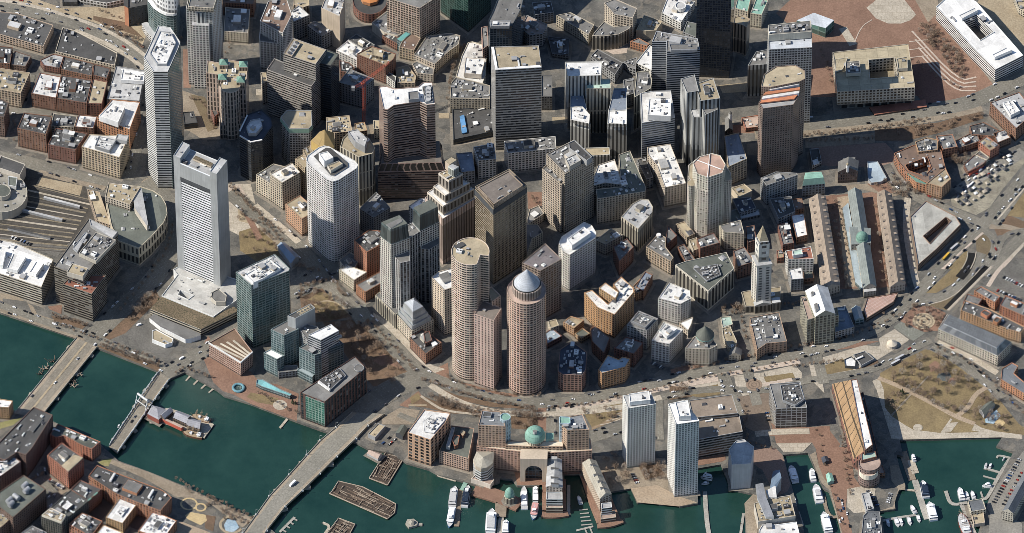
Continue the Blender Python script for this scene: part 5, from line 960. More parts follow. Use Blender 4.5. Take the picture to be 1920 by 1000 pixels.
('office_building','white gridded block with rounded ends and white roof with long penthouse','office building',[('p','wall',[537,-204,571,-103,830,135,922,79,971,-39,959,-125,662,-396,583,-328],0,60.4,'whitegrid','white',0.1,{}),('p','penthouse',[632,-209,829,-12,908,-108,690,-316],60.4,67.5,'plainwhite','white',0.5,{})]),
('office_building','low gray block with rounded roof right of bronze tower','office building',[('p','wall',[178,633,202,789,310,854,375,724,186,547],0,14.2,'creamgrid','gray',0.6,{})]),
('office_building','gray block with dark light well beside bronze tower','office building',[('p','wall',[167,478,294,482,358,348,232,240,173,-2],0,21.3,'creamgrid','gray',0.5,{})]),
('office_tower','brown gridded tower with purple gray roof behind coned tower','office building',[('p','wall',[113,-752,382,-445,568,-692,323,-883],0,84.4,'gridbrown2','purpleroof',0.6,{})]),
('brick_building','tan roofed low block in shade next to white rounded block','brick building',[('p','wall',[973,240,1144,426,1285,322,1080,172],0,19.6,'creamgrid','tan',0.7,{})]),
('brick_building','shaded block with white blue roof huts below wedge block','brick building',[('p','wall',[1171,81,1330,214,1406,77,1239,-159],0,24.9,'brick','gray',1.5,{})]),
('brick_building','tan brick block with gray roof on a crooked corner lot','brick building',[('p','wall',[1549,94,1698,314,1778,249,1776,98,1866,-73,1832,-142],0,23.1,'tangrid','gray',1.2,{})]),
('brick_building','small brown block with round white tank on its roof corner','brick building',[('p','wall',[1784,296,1807,512,1913,348,1798,206],0,16,'brick','gray',0.6,{}),('c','roof_tank',[1726,275,1722,289,1712,299,1698,303,1684,299,1674,289,1670,275,1674,261,1684,250,1697,247,1711,250,1722,261],16,24.9,'plainwhite','white',0,{})]),
('brick_building','narrow tan roofed block left of octagonal tower base','brick building',[('p','wall',[1901,551,2000,594,2121,396,2024,331],0,14.2,'tangrid','tan',0.6,{})]),
('brick_building','red brick block with dark roof at foot of octagonal tower','brick building',[('p','wall',[2137,223,2332,324,2409,163,2177,73],0,23.1,'brick','gray',1,{})]),
('brick_building','low tan lower annex of brick block near octagonal tower','brick building',[('p','wall',[2047,292,2140,335,2179,159,2098,120],0,14.2,'creamgrid','tan',0.5,{})]),
('office_building','tan deep block with gray roof right of octagonal tower base','office building',[('p','wall',[2401,369,2651,460,2687,240,2456,262],0,30.2,'creamgrid','gray',1,{})]),
('office_building','dark shaded block with gray roof left of clock tower','office building',[('p','wall',[2559,47,2686,116,2805,-125,2603,-210],0,21.3,'brick','gray',1,{})]),
('brick_building','row of small roofs crowded with huts on narrow shaded street','brick building',[('p','wall',[1918,202,1992,245,2116,8,2004,-39],0,12.4,'brick','gray',2.4,{})]),
('restaurant_building','low tan terrace roof at right of octagonal tower','store',[('p','wall',[2558,1172,2707,1242,2801,1129,2640,1020],0,10.7,'plaintan','tan',0.8,{})]),
('warehouse','long low blue gray roof in shade right of octagonal tower','store',[('p','wall',[2638,811,2872,876,2888,790,2659,720],0,5.3,'graygrid','lightgray',0.2,{})]),
('office_building','gray gridded block with white rim at foot of brown tower','office building',[('p','wall',[2894,1108,3074,1211,3316,1189,3325,1158,2961,984],0,33.8,'graygrid','gray',0.8,{})]),
('market_building','square stone building with pale green mansard roof in shade','office building',[('p','wall',[3383,1118,3405,1259,3615,1277,3648,1155],0,19.6,'graygrid','copperlight',0,{}),('m','mansard_roof',[3383,1118,3405,1259,3615,1277,3648,1155],19.6,28.4,'copperwall','copperlight',0,{'top': 0.82,'rise': 8.9})]),
('meeting_hall','old brick hall with gray gable roof and white cupola','hall',[('g','wall',[3804,1351,4033,1369,4047,1542,3816,1526],0,18.7,'darkbrick','gray',0,{'rise': 7.1}),('c','cupola',[3936,1373,3932,1385,3922,1392,3910,1392,3899,1385,3895,1373,3899,1361,3909,1353,3921,1353,3931,1361],17.8,28.4,'plainwhite','white',0,{}),('d','cupola_dome',[3934,1373,3931,1384,3922,1391,3910,1391,3901,1384,3897,1373,3900,1361,3909,1355,3921,1355,3930,1361],28.4,28.9,'plainwhite','tan',0,{'rise': 2.7}),('n','rear_block',[3864,1524,4004,1531,4015,1623,3874,1616],0,16,'brick','gray',0,{})]),
('pavilion','pale blue roofed low pavilion with rounded front beside old hall','pavilion',[('p','wall',[4155,1667,4280,1676,4381,1397,4314,1338,4196,1316,4159,1365],0,4.4,'plaingray','paleblue',0.1,{})]),
('market_row','long granite market row with dormered gable roof,leftmost of the three','market building',[('g','wall',[3579,-532,3781,-436,3649,1007,3461,959],0,14.2,'granitewin','slate',0,{'rise': 6.2,'dorm': 14})]),
('market_row','long granite market row with dormered gable roof beside wide parking block','market building',[('g','wall',[4361,-462,4535,-411,4418,1046,4253,1061],0,14.2,'granitewin','slate',0,{'rise': 6.2,'dorm': 14})]),
('domed_market','long granite market hall with gray gable roof and green copper dome','market building',[('g','wall',[4049,-471,4199,-445,4071,1102,3915,1089],0,13.3,'granitewin','metalgreen',0,{'rise': 6.2}),('n','cross_block',[3916,482,4160,456,4156,219,3928,191],0,16.9,'granitewin','metalgreen',0,{}),('c','dome_drum',[4124,279,4122,301,4112,321,4097,337,4077,347,4055,351,4033,347,4013,337,3997,321,3986,301,3982,279,3985,257,3995,237,4010,221,4029,211,4051,208,4073,211,4093,221,4110,237,4120,257],16.9,19.6,'copperwall','copper',0,{}),('d','dome',[4123,282,4120,303,4111,323,4096,338,4077,348,4055,352,4034,348,4014,338,3998,323,3988,303,3984,282,3987,260,3996,241,4011,225,4030,215,4051,212,4073,215,4093,225,4108,241,4119,260],19.6,19.7,'copperwall','copper',0,{'rise': 7.1}),('s','glass_canopy',[3963,-300,4052,-428,3916,950,3848,863],0,8.9,'glassteal','paleglass',0,{}),('n','portico',[4053,-513,4199,-488,4198,-402,4051,-424],0,10.7,'granitewin','lightgray',0,{})]),
('brick_building','narrow block with bright white roof beside dormered market row','brick building',[('p','wall',[3242,716,3394,742,3426,391,3298,348],0,12.4,'brick','white',0.3,{})]),
('brick_building','cluttered brick block with red roof patch near clock tower','brick building',[('p','wall',[3083,556,3208,581,3267,253,3135,225],0,13.3,'brick','gray',2.5,{})]),
('office_building','white gridded block with two rust red roof terraces','office building',[('p','wall',[3156,-39,3453,34,3479,-168,3184,-174],0,30.2,'whitegrid','brick_roof',0.5,{}),('p','penthouse',[3231,-87,3339,-54,3355,-140,3244,-162],30.2,35.5,'plainwhite','mintroof',0,{})]),
('office_building','slim block with dazzling white roof in front of rust terraces block','office building',[('p','wall',[3191,-259,3339,-206,3359,-398,3219,-414],0,21.3,'graygrid','white',1,{})]),
('brick_building','low brick shed with pale roof beside clock tower','brick building',[('p','wall',[3065,172,3135,193,3148,64,3070,48],0,8.9,'orangebrick','tan',0.8,{})]),
('parking_garage','wide concrete parking block with pale roof deck and long light well','parking garage',[('p','wall',[4626,705,4821,965,5153,720,5212,582,4926,193,4693,-77],0,10.7,'brickband','concretelight',0.1,{'hole': [4770,391,5044,698,5099,640,4844,273]})]),
('brick_building','brick block wrapped around triangular courtyard with tan roof','brick building',[('p','wall',[4468,1680,4699,1816,4967,1812,5024,1724,5063,1439,5116,1264,5009,1129,4834,1198,4607,1373,4518,1535],0,16.9,'orangebrick2','brown',2,{'hole': [4595,1487,4856,1618,4897,1434,4815,1312,4631,1399]}),('n','green_roof_range',[4607,1369,4642,1391,4851,1227,4826,1183,4711,1227],0,15.1,'orangebrick','copper',0,{}),('p','corner_block',[4831,1150,5057,1395,5116,1216,5006,1080],0,21.3,'tanbrick','tan',1.2,{})]),
('brick_building','gray roofed block with brick side wall near right frame edge','brick building',[('p','wall',[4973,1975,5166,2001,5217,1799,5040,1750],0,16,'orangebrick','gray',0.8,{})]),
('brick_building','cluttered gray roofed tavern block near right frame edge','brick building',[('p','wall',[5190,1944,5446,2116,5490,1940,5232,1825],0,10.7,'brick','gray',3,{})]),
('brick_building','red brick corner block with tan roof by the vacant lots','brick building',[('p','wall',[5467,1882,5564,1979,5709,1821,5593,1728],0,16,'orangebrick','tan',1,{})]),
('brick_building','brick block with white splotched roof at far right','brick building',[('p','wall',[5647,2054,5762,2110,5850,1988,5687,1896],0,12.4,'brick','whitedirty',0.4,{})]),
('market_stall_hall','low gray roofed hall with red awning along its front','market building',[('p','wall',[5284,1590,5435,1777,5559,1667,5509,1597,5330,1465],0,7.1,'brick','gray',0.6,{}),('s','awning',[5348,1452,5523,1610,5511,1636,5331,1483],0,6.2,'plainred','redtarp',0,{})]),
('brick_building','small gray roofed house row behind red awning hall','brick building',[('p','wall',[5418,1746,5483,1816,5588,1702,5555,1658],0,8,'creamgrid','gray',1,{})]),
('glass_tower','green glass tower with open roof screen and white rooftop plant','skyscraper',[('p','wall',[-3149,-1099,-2710,-812,-2535,-1039,-2542,-1081,-2968,-1310],0,104.9,'glassgreen','lightgray',2.2,{}),('p','penthouse',[-3037,-1174,-2760,-936,-2636,-1068,-2838,-1237,-2943,-1300],97.8,108.4,'plainwhite','white',2.5,{})]),
('brick_building','low square brick block with wooden louvre roof at foot of green glass tower','brick building',[('p','wall',[-3469,-1444,-3177,-1213,-2963,-1587,-3096,-1750],0,24,'pinkwin','louvre',0,{}),('n','roof_beam',[-3415,-1491,-3397,-1477,-3052,-1697,-3068,-1714],24,24.5,'plaincream','cream',0,{}),('n','roof_beam',[-3342,-1466,-3324,-1451,-3031,-1668,-3048,-1684],24,24.5,'plaincream','cream',0,{}),('n','roof_beam',[-3269,-1441,-3251,-1426,-3010,-1638,-3027,-1655],24,24.5,'plaincream','cream',0,{}),('n','roof_beam',[-3197,-1416,-3179,-1401,-2990,-1609,-3006,-1626],24,24.5,'plaincream','cream',0,{}),('n','white_rim',[-3104,-1753,-3095,-1761,-2958,-1594,-2970,-1585],23.1,24.7,'plainwhite','white',0,{}),('n','white_rim',[-3473,-1452,-3464,-1443,-3095,-1745,-3104,-1758],23.1,24.8,'plainwhite','white',0,{})]),
('glass_hotel','stepped glass hotel blocks with metal roof screens and curved fronts','hotel',[('p','wall',[-2752,-1526,-2557,-1378,-2433,-1520,-2598,-1625],0,55.1,'glassteal','gray',0.5,{}),('p','roof_screen',[-2559,-1466,-2301,-1274,-2245,-1342,-2467,-1510],0,71.1,'metalpanel','dark',0,{}),('n','fan_rack',[-2455,-1403,-2312,-1293,-2274,-1330,-2416,-1445],69.3,70.4,'plaincream','tan',0,{}),('p','lower_front',[-2835,-1656,-2756,-1599,-2602,-1704,-2680,-1761],0,30.2,'glassteal','plainwhite',0,{}),('p','second_block',[-2427,-1481,-2337,-1408,-2222,-1450,-2143,-1597,-2324,-1680],0,51.5,'graygrid','gray',1.5,{}),('p','roof_screen',[-2319,-1682,-2063,-1511,-1971,-1614,-2177,-1766],0,62.2,'bandgray','white',0.3,{}),('p','front_block',[-2428,-1713,-2326,-1639,-2172,-1801,-2247,-1828],0,44.4,'glassteal','gray',0.2,{}),('p','broad_block',[-2172,-1747,-1923,-1613,-2032,-1495,-2297,-1642],0,40.9,'glassteal3','gray',0.6,{}),('n','band_ledge',[-2174,-1750,-1936,-1614,-1953,-1587,-2195,-1713],50.7,53.3,'metalpanel','lightgray',0,{}),('c','roof_fan',[-2417,-1421,-2419,-1414,-2424,-1410,-2430,-1408,-2437,-1410,-2442,-1414,-2443,-1421,-2441,-1427,-2437,-1432,-2430,-1434,-2424,-1432,-2419,-1427],70.2,71.1,'metal','dark',0,{}),('c','roof_fan',[-2383,-1394,-2385,-1388,-2390,-1383,-2396,-1382,-2402,-1383,-2407,-1388,-2409,-1394,-2407,-1401,-2402,-1406,-2396,-1407,-2389,-1406,-2384,-1401],70.2,71.1,'metal','dark',0,{}),('c','roof_fan',[-2350,-1371,-2352,-1365,-2356,-1360,-2363,-1358,-2369,-1360,-2374,-1365,-2376,-1371,-2374,-1378,-2369,-1383,-2362,-1384,-2356,-1383,-2351,-1378],70.2,71.1,'metal','dark',0,{}),('c','roof_fan',[-2317,-1348,-2319,-1342,-2324,-1337,-2331,-1335,-2337,-1337,-2342,-1342,-2343,-1348,-2342,-1355,-2337,-1359,-2330,-1361,-2324,-1359,-2319,-1355],70.2,71.1,'metal','dark',0,{}),('c','roof_fan',[-2287,-1325,-2289,-1319,-2294,-1314,-2301,-1312,-2307,-1314,-2312,-1319,-2313,-1325,-2311,-1331,-2307,-1336,-2300,-1338,-2294,-1336,-2289,-1331],70.2,71.1,'metal','dark',0,{}),('p','glass_prow',[-2459,-1750,-2399,-1708,-2260,-1834,-2279,-1876],0,12.4,'glassteal','paleglass',0,{}),('p','low_wing',[-2697,-1681,-2454,-1671,-2437,-1754,-2665,-1786],0,10.7,'graygrid','gray',0,{})]),
('canopy_hall','curved teal glass canopy hall on the brick waterfront plaza','pavilion',[('p','wall',[-2912,-1849,-2847,-1849,-2639,-2005,-2508,-2078,-2530,-2109,-2645,-2057,-2852,-1963,-2922,-1911],0,6.2,'glassteal','tealglass2',0,{})]),
('office_building','brick and green glass block with long gray roof at the bridge head','office building',[('p','wall',[-2405,-2399,-1792,-1832,-1657,-2009,-2123,-2544],0,42.7,'greenbrick','gray',0,{}),('p','plant_deck',[-2195,-2229,-1964,-2031,-1886,-2146,-2065,-2374],42.7,44.4,'metal','dark',5,{}),('n','green_bay',[-2342,-2441,-2325,-2424,-2117,-2527,-2128,-2552],3.6,40.9,'greenwin','gray',0,{}),('c','roof_ring',[-1683,-2026,-1686,-2008,-1694,-1993,-1707,-1980,-1723,-1972,-1741,-1969,-1758,-1972,-1774,-1980,-1786,-1993,-1794,-2008,-1797,-2026,-1794,-2043,-1786,-2059,-1773,-2071,-1757,-2079,-1739,-2082,-1722,-2079,-1706,-2071,-1694,-2059,-1686,-2043],42.7,44.4,'plaingray','gray',0,{}),('n','divider_wall',[-2206,-2253,-2188,-2237,-2057,-2367,-2072,-2384],42.7,45.3,'plainwhite','white',0,{})]),
('round_tower','taller round pink stone tower with flat tan roof and notched side','skyscraper',[('p','wall',[-262,-1664,-256,-1635,-254,-1606,-256,-1576,-262,-1547,-272,-1519,-285,-1493,-302,-1468,-323,-1447,-346,-1428,-371,-1412,-398,-1400,-426,-1392,-456,-1388,-485,-1388,-515,-1392,-543,-1400,-570,-1412,-595,-1428,-618,-1446,-638,-1468,-655,-1492,-669,-1519,-678,-1547,-684,-1576,-686,-1605,-684,-1635,-678,-1664,-667,-1691,-654,-1718,-636,-1742,-616,-1763,-593,-1782,-568,-1797,-540,-1809,-512,-1816,-483,-1820,-453,-1820,-424,-1816,-396,-1808,-394,-1803,-357,-1659,-263,-1675],0,191.1,'pinkround','tan',0.3,{}),('n','plant_well',[-662,-1531,-565,-1458,-527,-1505,-624,-1583],191.1,191.6,'metal','dark',0,{}),('n','glass_notch',[-394,-1674,-358,-1532,-265,-1548,-286,-1622],0,177.7,'banddark','gray',0,{})]),
('office_building','flat pink stone slab with pointed windows between the round towers','skyscraper',[('p','wall',[-429,-1861,-333,-1645,-118,-1767,-208,-1967],0,115.5,'pinkpoint','granite',0.3,{}),('p','rear_block',[-284,-1538,-235,-1496,-128,-1638,-224,-1734],0,122.6,'pinkpoint','tan',0.4,{})]),
('round_tower','shorter round pink stone tower with silver cone roof','skyscraper',[('p','wall',[386,-1831,383,-1792,373,-1754,357,-1719,335,-1687,307,-1660,275,-1638,240,-1621,202,-1611,164,-1608,125,-1611,87,-1621,52,-1638,20,-1660,-7,-1687,-30,-1719,-46,-1754,-56,-1792,-60,-1831,-56,-1869,-46,-1907,-30,-1942,-7,-1974,20,-2001,52,-2023,87,-2039,125,-2049,163,-2053,202,-2049,239,-2039,275,-2023,306,-2001,334,-1974,356,-1942,373,-1907,383,-1869],0,151.1,'pinkround2','pinkroof',0,{}),('c','drum',[333,-1835,330,-1803,321,-1772,306,-1743,285,-1718,260,-1698,231,-1682,200,-1673,168,-1670,136,-1673,105,-1682,76,-1698,51,-1718,30,-1743,15,-1772,5,-1803,2,-1835,5,-1868,15,-1899,30,-1927,51,-1952,76,-1973,104,-1988,135,-1997,168,-2000,200,-1997,231,-1988,260,-1973,285,-1952,305,-1927,321,-1899,330,-1868],151.1,163.5,'vertpinkbrown','dark',0,{}),('k','cone_roof',[315,-1835,312,-1807,304,-1779,291,-1754,272,-1731,250,-1713,224,-1699,197,-1691,168,-1688,139,-1691,111,-1699,86,-1713,64,-1731,45,-1754,32,-1779,23,-1807,20,-1835,23,-1864,32,-1892,45,-1917,63,-1940,86,-1958,111,-1971,139,-1980,168,-1983,196,-1980,224,-1971,250,-1958,272,-1940,290,-1917,304,-1892,312,-1864],163.7,164.4,'metalpanel','metalgray2',0,{'rise': 21.3})]),
('brick_building','tan brick office shaped like a horseshoe with white terraces','office building',[('p','wall',[829,-801,918,-759,1100,-981,1224,-790,1164,-663,1257,-546,1386,-716,1400,-790,1175,-1150,978,-1034],0,40,'orangetan','whitedirty',1.6,{}),('p','inner_wing',[998,-769,1072,-684,1223,-833,1184,-939],0,44.4,'tanbrick','white',1,{})]),
('brick_building','small tan block with cut gable beside horseshoe block','brick building',[('p','wall',[1391,-458,1477,-330,1513,-522,1428,-564],0,14.2,'tanbrick','gray',0.6,{})]),
('brick_building','gray blue roofed block in shade with pinkish roof patch','brick building',[('p','wall',[1460,-390,1539,-229,1623,-283,1512,-549,1429,-475],0,16,'brick','blueroof',1.2,{})]),
('office_building','gray stone block with dense white rooftop plant','office building',[('p','wall',[1315,-1259,1452,-1027,1672,-1154,1543,-1344],0,33.8,'graygrid','gray',0.3,{}),('p','plant_deck',[1366,-1220,1458,-1103,1625,-1188,1525,-1325],33.8,37.3,'metal','gray',5,{})]),
('office_building','white gridded block with two white roof levels and dark vents','office building',[('p','wall',[1680,-843,1809,-599,2044,-726,2050,-854,1934,-938],0,35.5,'whitegrid','white',1.2,{}),('p','lower_front',[1676,-841,1730,-767,1977,-851,1904,-936],0,32,'whitegrid','white',0.3,{})]),
('office_building','white gridded block with white roof nearest to the boulevard','office building',[('p','wall',[1596,-1501,1740,-1200,1960,-1323,1797,-1554],0,33.8,'whitegrid','whitedirty',0.5,{}),('p','penthouse',[1684,-1386,1754,-1281,1890,-1354,1767,-1480],33.8,38.2,'plainwhite','white',1,{})]),
('brick_building','small cream house with white gable roof beside white gridded blocks','brick building',[('p','wall',[1921,-1014,2083,-919,2059,-1035,2019,-1141],0,12.4,'creamgrid','white',0.2,{})]),
('brick_building','gray roofed brown block with white rooftop drums','brick building',[('p','wall',[1166,-1516,1305,-1337,1502,-1432,1394,-1610],0,23.1,'brick','gray',1.4,{})]),
('brick_building','gray gabled block in shade right of horseshoe block front','brick building',[('p','wall',[902,-1187,955,-1135,1122,-1314,1052,-1566,916,-1377],0,19.6,'brick','gray',0.5,{})]),
('brick_building','orange brick block with notched pale blue roof by boulevard','brick building',[('p','wall',[985,-1893,1093,-1667,1217,-1736,1263,-1694,1351,-1725,1292,-1855,1021,-1955],0,27.5,'orangetan','paleblue',0.3,{})]),
('brick_building','brick block with bowed end and dark blue cluttered roof in tower shade','brick building',[('p','wall',[524,-1932,548,-1587,686,-1461,853,-1629,843,-1901,797,-1995,668,-1989,585,-1989],0,28.4,'brickgrid','darkblueroof',4,{})]),
('brick_building','tan gabled house group right of coned tower','brick building',[('p','wall',[589,-1020,674,-925,827,-989,711,-1120],0,14.2,'tanbrick','tan',1,{})]),
('brick_building','small olive roofed house in front of tan gabled group','brick building',[('p','wall',[719,-1149,811,-1065,895,-1149,795,-1234],0,8.9,'tanbrick','greenroof',0.4,{})]),
('brick_building','white roofed sliver house beside olive roof','brick building',[('p','wall',[894,-1153,933,-1101,1009,-1196,917,-1259],0,16,'brick','white',0.6,{})]),
('brick_building','low pale blue roof in shade right of coned tower','brick building',[('p','wall',[375,-1149,459,-1065,574,-1191,405,-1318],0,8.9,'brick','paleblue',0.6,{})]),
('office_building','broad granite office with pilasters and dark gray flat roof','office building',[('p','wall',[1880,-300,1998,-241,2474,-95,2561,-352,2255,-714],0,33.8,'pilaster','greenroof',0.3,{}),('p','plant_deck',[2088,-369,2365,-301,2406,-471,2238,-573],33.8,35.5,'metal','dark',5,{})]),
('corner_turret_building','old granite exchange with green cone roof over its rounded corner','office building',[('p','wall',[1977,-1570,2089,-1377,2294,-1430,2349,-1524,2254,-1587],0,28.4,'granitewin','gray',0.8,{}),('c','round_corner',[2304,-1428,2300,-1399,2287,-1373,2267,-1352,2240,-1339,2211,-1334,2182,-1339,2155,-1352,2134,-1373,2120,-1399,2115,-1428,2119,-1457,2133,-1483,2153,-1504,2179,-1517,2208,-1522,2238,-1517,2264,-1504,2285,-1483,2299,-1457],0,33.8,'granitewin','dark',0,{}),('k','cone_roof',[2313,-1424,2308,-1391,2294,-1361,2271,-1338,2241,-1323,2208,-1318,2175,-1323,2145,-1338,2121,-1361,2106,-1391,2100,-1424,2105,-1456,2119,-1486,2142,-1509,2172,-1524,2205,-1530,2238,-1524,2268,-1509,2292,-1486,2307,-1456],33.8,35.5,'copperwall','greenroof',0,{'rise': 14.2})]),
('brick_building','small house block with mint green roof on narrow lane','brick building',[('p','wall',[2398,-893,2517,-879,2536,-1006,2417,-1065],0,8.9,'creamgrid','mintroof',0.8,{})]),
('brick_building','stepped pale gable house row on narrow lane','brick building',[('p','wall',[2409,-1087,2504,-1050,2579,-1293,2546,-1419,2485,-1377,2423,-1235],0,10.7,'creamgrid','tan',1.2,{})]),
('brick_building','little gray gabled house at the lane end by boulevard','brick building',[('g','wall',[2481,-1510,2621,-1505,2626,-1410,2504,-1410],0,9.8,'creamgrid','gray',0,{'rise': 4.4})]),
('brick_building','brick block packed with white rooftop plant below clock tower','brick building',[('p','wall',[2728,-997,3067,-904,3148,-1371,3052,-1387,2915,-1402,2802,-1507],0,18.7,'brickcream','gray',3.4,{})]),
('clock_tower','gray granite clock tower with pyramid spire','clock tower',[('p','wall',[2807,-712,2975,-683,2918,-525,2752,-555],0,75.5,'custom','lightgray',0,{}),('n','cornice',[2798,-734,2984,-702,2923,-530,2744,-564],74.6,76.9,'plaincream','lightgray',0,{}),('n','clock_stage',[2822,-682,2945,-660,2904,-546,2782,-568],76.9,106.6,'custom2','lightgray',0,{}),('n','belfry',[2834,-683,2935,-666,2900,-572,2796,-589],106.6,110.2,'vertgray','lightgray',0,{}),('h','spire',[2831,-671,2932,-654,2897,-561,2797,-578],110.2,110.4,'granitewall','tanslab',0,{'rise': 21.3}),('q','clock_face',[2887,-663,2887,-663],91.5,91.5,'clock','clock',0,{'r': 3.7})]),
('temple_base','tan granite temple block with columns around foot of clock tower','office building',[('p','wall',[2643,-519,2697,-501,3098,-432,3090,-613,2984,-704,2792,-743,2684,-749],0,11.6,'temple','tan',0.3,{}),('g','portico',[2791,-760,2983,-724,2969,-662,2781,-694],0,13.3,'temple','lightgray',0,{'rise': 3.6}),('n','side_block',[2985,-639,3081,-623,3091,-702,2991,-724],0,14.2,'temple','lightgray',0,{})]),
('office_tower','olive stone tower with big white gable roof and shoulders','office building',[('g','wall',[3469,-1263,3694,-1213,3618,-795,3365,-846],0,48,'olivegrid','white',0,{'rise': 8.0}),('p','shoulder',[3310,-884,3372,-871,3456,-1222,3378,-1253],0,41.8,'olivegrid','pinkroof',0.1,{}),('p','shoulder',[3703,-1093,3745,-1082,3731,-957,3693,-970],0,32,'olivegrid','tan',0,{}),('n','roof_vent',[3420,-935,3451,-925,3462,-962,3431,-972],49.8,55.1,'metal','gray',0,{}),('n','roof_vent',[3454,-1126,3492,-1110,3507,-1199,3471,-1215],49.8,55.1,'metal','gray',0,{})]),
('office_building','low dark blue roofed block behind olive gable tower','store',[('p','wall',[3710,-794,3834,-747,3929,-1090,3708,-1170],0,13.3,'graygrid','blueroof',0.2,{})]),
('glass_house','little glass gable hall beside pink lattice terrace','pavilion',[('g','wall',[3945,-940,4042,-919,4005,-717,3909,-743],0,8,'glassteal','paleglass',0,{'rise': 3.6})]),
('terrace_building','low brick wedge building with pink lattice roof terrace','store',[('p','wall',[4090,-571,4450,-487,4395,-628,4074,-895,4044,-755],0,7.1,'brickband','lattice',0,{})]),
('carousel','round cream tented carousel on the paved greenway','carousel',[('k','wall',[4419,-1265,4417,-1246,4408,-1229,4395,-1216,4378,-1207,4360,-1204,4341,-1207,4323,-1216,4309,-1229,4300,-1246,4297,-1265,4299,-1284,4307,-1301,4320,-1314,4337,-1323,4356,-1326,4375,-1323,4392,-1314,4406,-1301,4415,-1284],0,4.4,'plaincream','cream',0,{'rise': 4.4})]),
('pavilion','dark flat roofed visitor pavilion on the greenway','pavilion',[('p','wall',[3909,-1444,4045,-1385,4146,-1507,3996,-1616],0,4.4,'plaingray','dark',0,{}),('n','roof_light',[3930,-1515,4015,-1463,4023,-1484,3937,-1536],4.4,5.3,'plainwhite','white',0,{})]),
('pavilion','angular white visitor kiosk with dark sloped side beside dark pavilion','pavilion',[('p','wall',[3804,-1518,3886,-1469,3937,-1539,3927,-1633,3813,-1622],0,4.4,'plaindark','white',0,{})]),
('mansard_building','long granite wharf building with gray mansard roof and skylights','apartment building',[('p','wall',[4884,-1162,5552,-1596,5720,-1377,4999,-930],0,17.8,'granitegrid','slate2',0,{}),('m','mansard_roof',[4886,-1160,5550,-1591,5716,-1377,4999,-935],17.8,24.9,'skylightwall','slate2',0,{'top': 0.8,'rise': 7.1})]),
('brick_building','long brick row with dark roof and orange roof huts behind mansard building','apartment building',[('p','wall',[5155,-869,5511,-1067,5688,-1168,5834,-1228,5881,-1133,5481,-843,5213,-710],0,17.8,'tanbrick','dark',1,{}),('p','roof_hut',[5379,-953,5429,-907,5503,-960,5453,-1019],17.8,23.1,'plainorange','dark',0,{}),('p','roof_hut',[5513,-1085,5558,-1019,5614,-1052,5564,-1118],17.8,23.1,'plainorange','dark',0,{})]),
('brick_building','red brick row with gray roofs beside the parking lot','apartment building',[('p','wall',[5606,-807,5680,-647,5923,-793,5914,-1005],0,19.6,'orangebrick','gray',1,{})]),
('brick_building','gray roofed row with square skylights beside the parking lot','apartment building',[('p','wall',[5192,-685,5245,-552,5415,-632,5353,-752],0,12.4,'brick','gray',1.5,{})]),
('brick_building','red brick wharf row with bent gray roof at right frame edge','apartment building',[('p','wall',[5576,-1915,5596,-1743,5713,-1651,5783,-1704,5730,-1821,5902,-2030,5868,-2173],0,13.3,'orangebrick','slate2',0.2,{})]),
('arch_hotel','large brick hotel with central arch,green dome and two towers','hotel',[('p','wall',[-400,-3166,99,-3244,400,-3252,442,-3262,903,-3226,885,-3038,574,-3070,433,-3083,56,-3083,-377,-2954],0,35.5,'rowes','cream',0,{}),('p','upper_step',[-75,-3196,190,-3212,324,-3214,578,-3217,574,-3126,339,-3126,179,-3126,-38,-3126],0,40.9,'rowes','cream',0,{}),('p','tower',[-338,-2928,-132,-2949,-73,-3177,-380,-3159],0,70.2,'rowes','graydeck',1,{}),('p','turret',[-15,-3063,-21,-3038,-38,-3017,-62,-3006,-89,-3006,-113,-3017,-129,-3038,-135,-3063,-129,-3089,-112,-3110,-88,-3121,-62,-3121,-38,-3110,-21,-3089],0,73.8,'bluepanel','copperlight',0,{}),('p','tower',[564,-3021,794,-2963,869,-3203,619,-3216,558,-3136],0,67.5,'rowes','graydeck',1,{}),('p','turret',[530,-3054,540,-3035,653,-3041,659,-3125,643,-3144,535,-3137],0,71.1,'bluepanel','copperlight',0,{}),('p','fan_rack',[-319,-2960,-225,-2979,-239,-3050,-333,-3037],70.2,72,'metal','dark',0,{}),('c','drum',[351,-3118,348,-3094,338,-3072,324,-3054,305,-3039,283,-3030,259,-3027,235,-3030,213,-3039,193,-3054,179,-3072,170,-3094,166,-3118,170,-3141,179,-3163,193,-3182,212,-3196,235,-3205,258,-3208,282,-3205,304,-3196,324,-3182,338,-3163,347,-3141],0,46.2,'vertcream','tan',0,{}),('d','dome',[377,-3110,374,-3084,365,-3059,351,-3037,333,-3019,310,-3005,285,-2996,259,-2993,232,-2996,207,-3005,185,-3019,166,-3037,152,-3059,143,-3084,140,-3110,143,-3136,152,-3160,166,-3182,185,-3201,207,-3215,232,-3223,258,-3226,285,-3223,310,-3215,332,-3201,351,-3182,365,-3160,374,-3136],46.2,46.5,'copperwall','copperlight',0,{'rise': 13.3}),('c','dome_finial',[281,-3168,278,-3157,269,-3149,258,-3146,247,-3149,239,-3157,236,-3168,239,-3179,247,-3187,258,-3190,269,-3187,278,-3179],57.8,61.3,'plaingray','gray',0,{}),('n','side_lantern',[381,-3034,469,-3040,468,-3129,381,-3133],0,44.4,'copperwall','copperlight',0,{}),('a','arch_gate',[96,-3249,402,-3259,401,-3236,96,-3226],0,38.2,'plaintan','cream',0,{'aw': 0.62,'ah': 0.7})]),
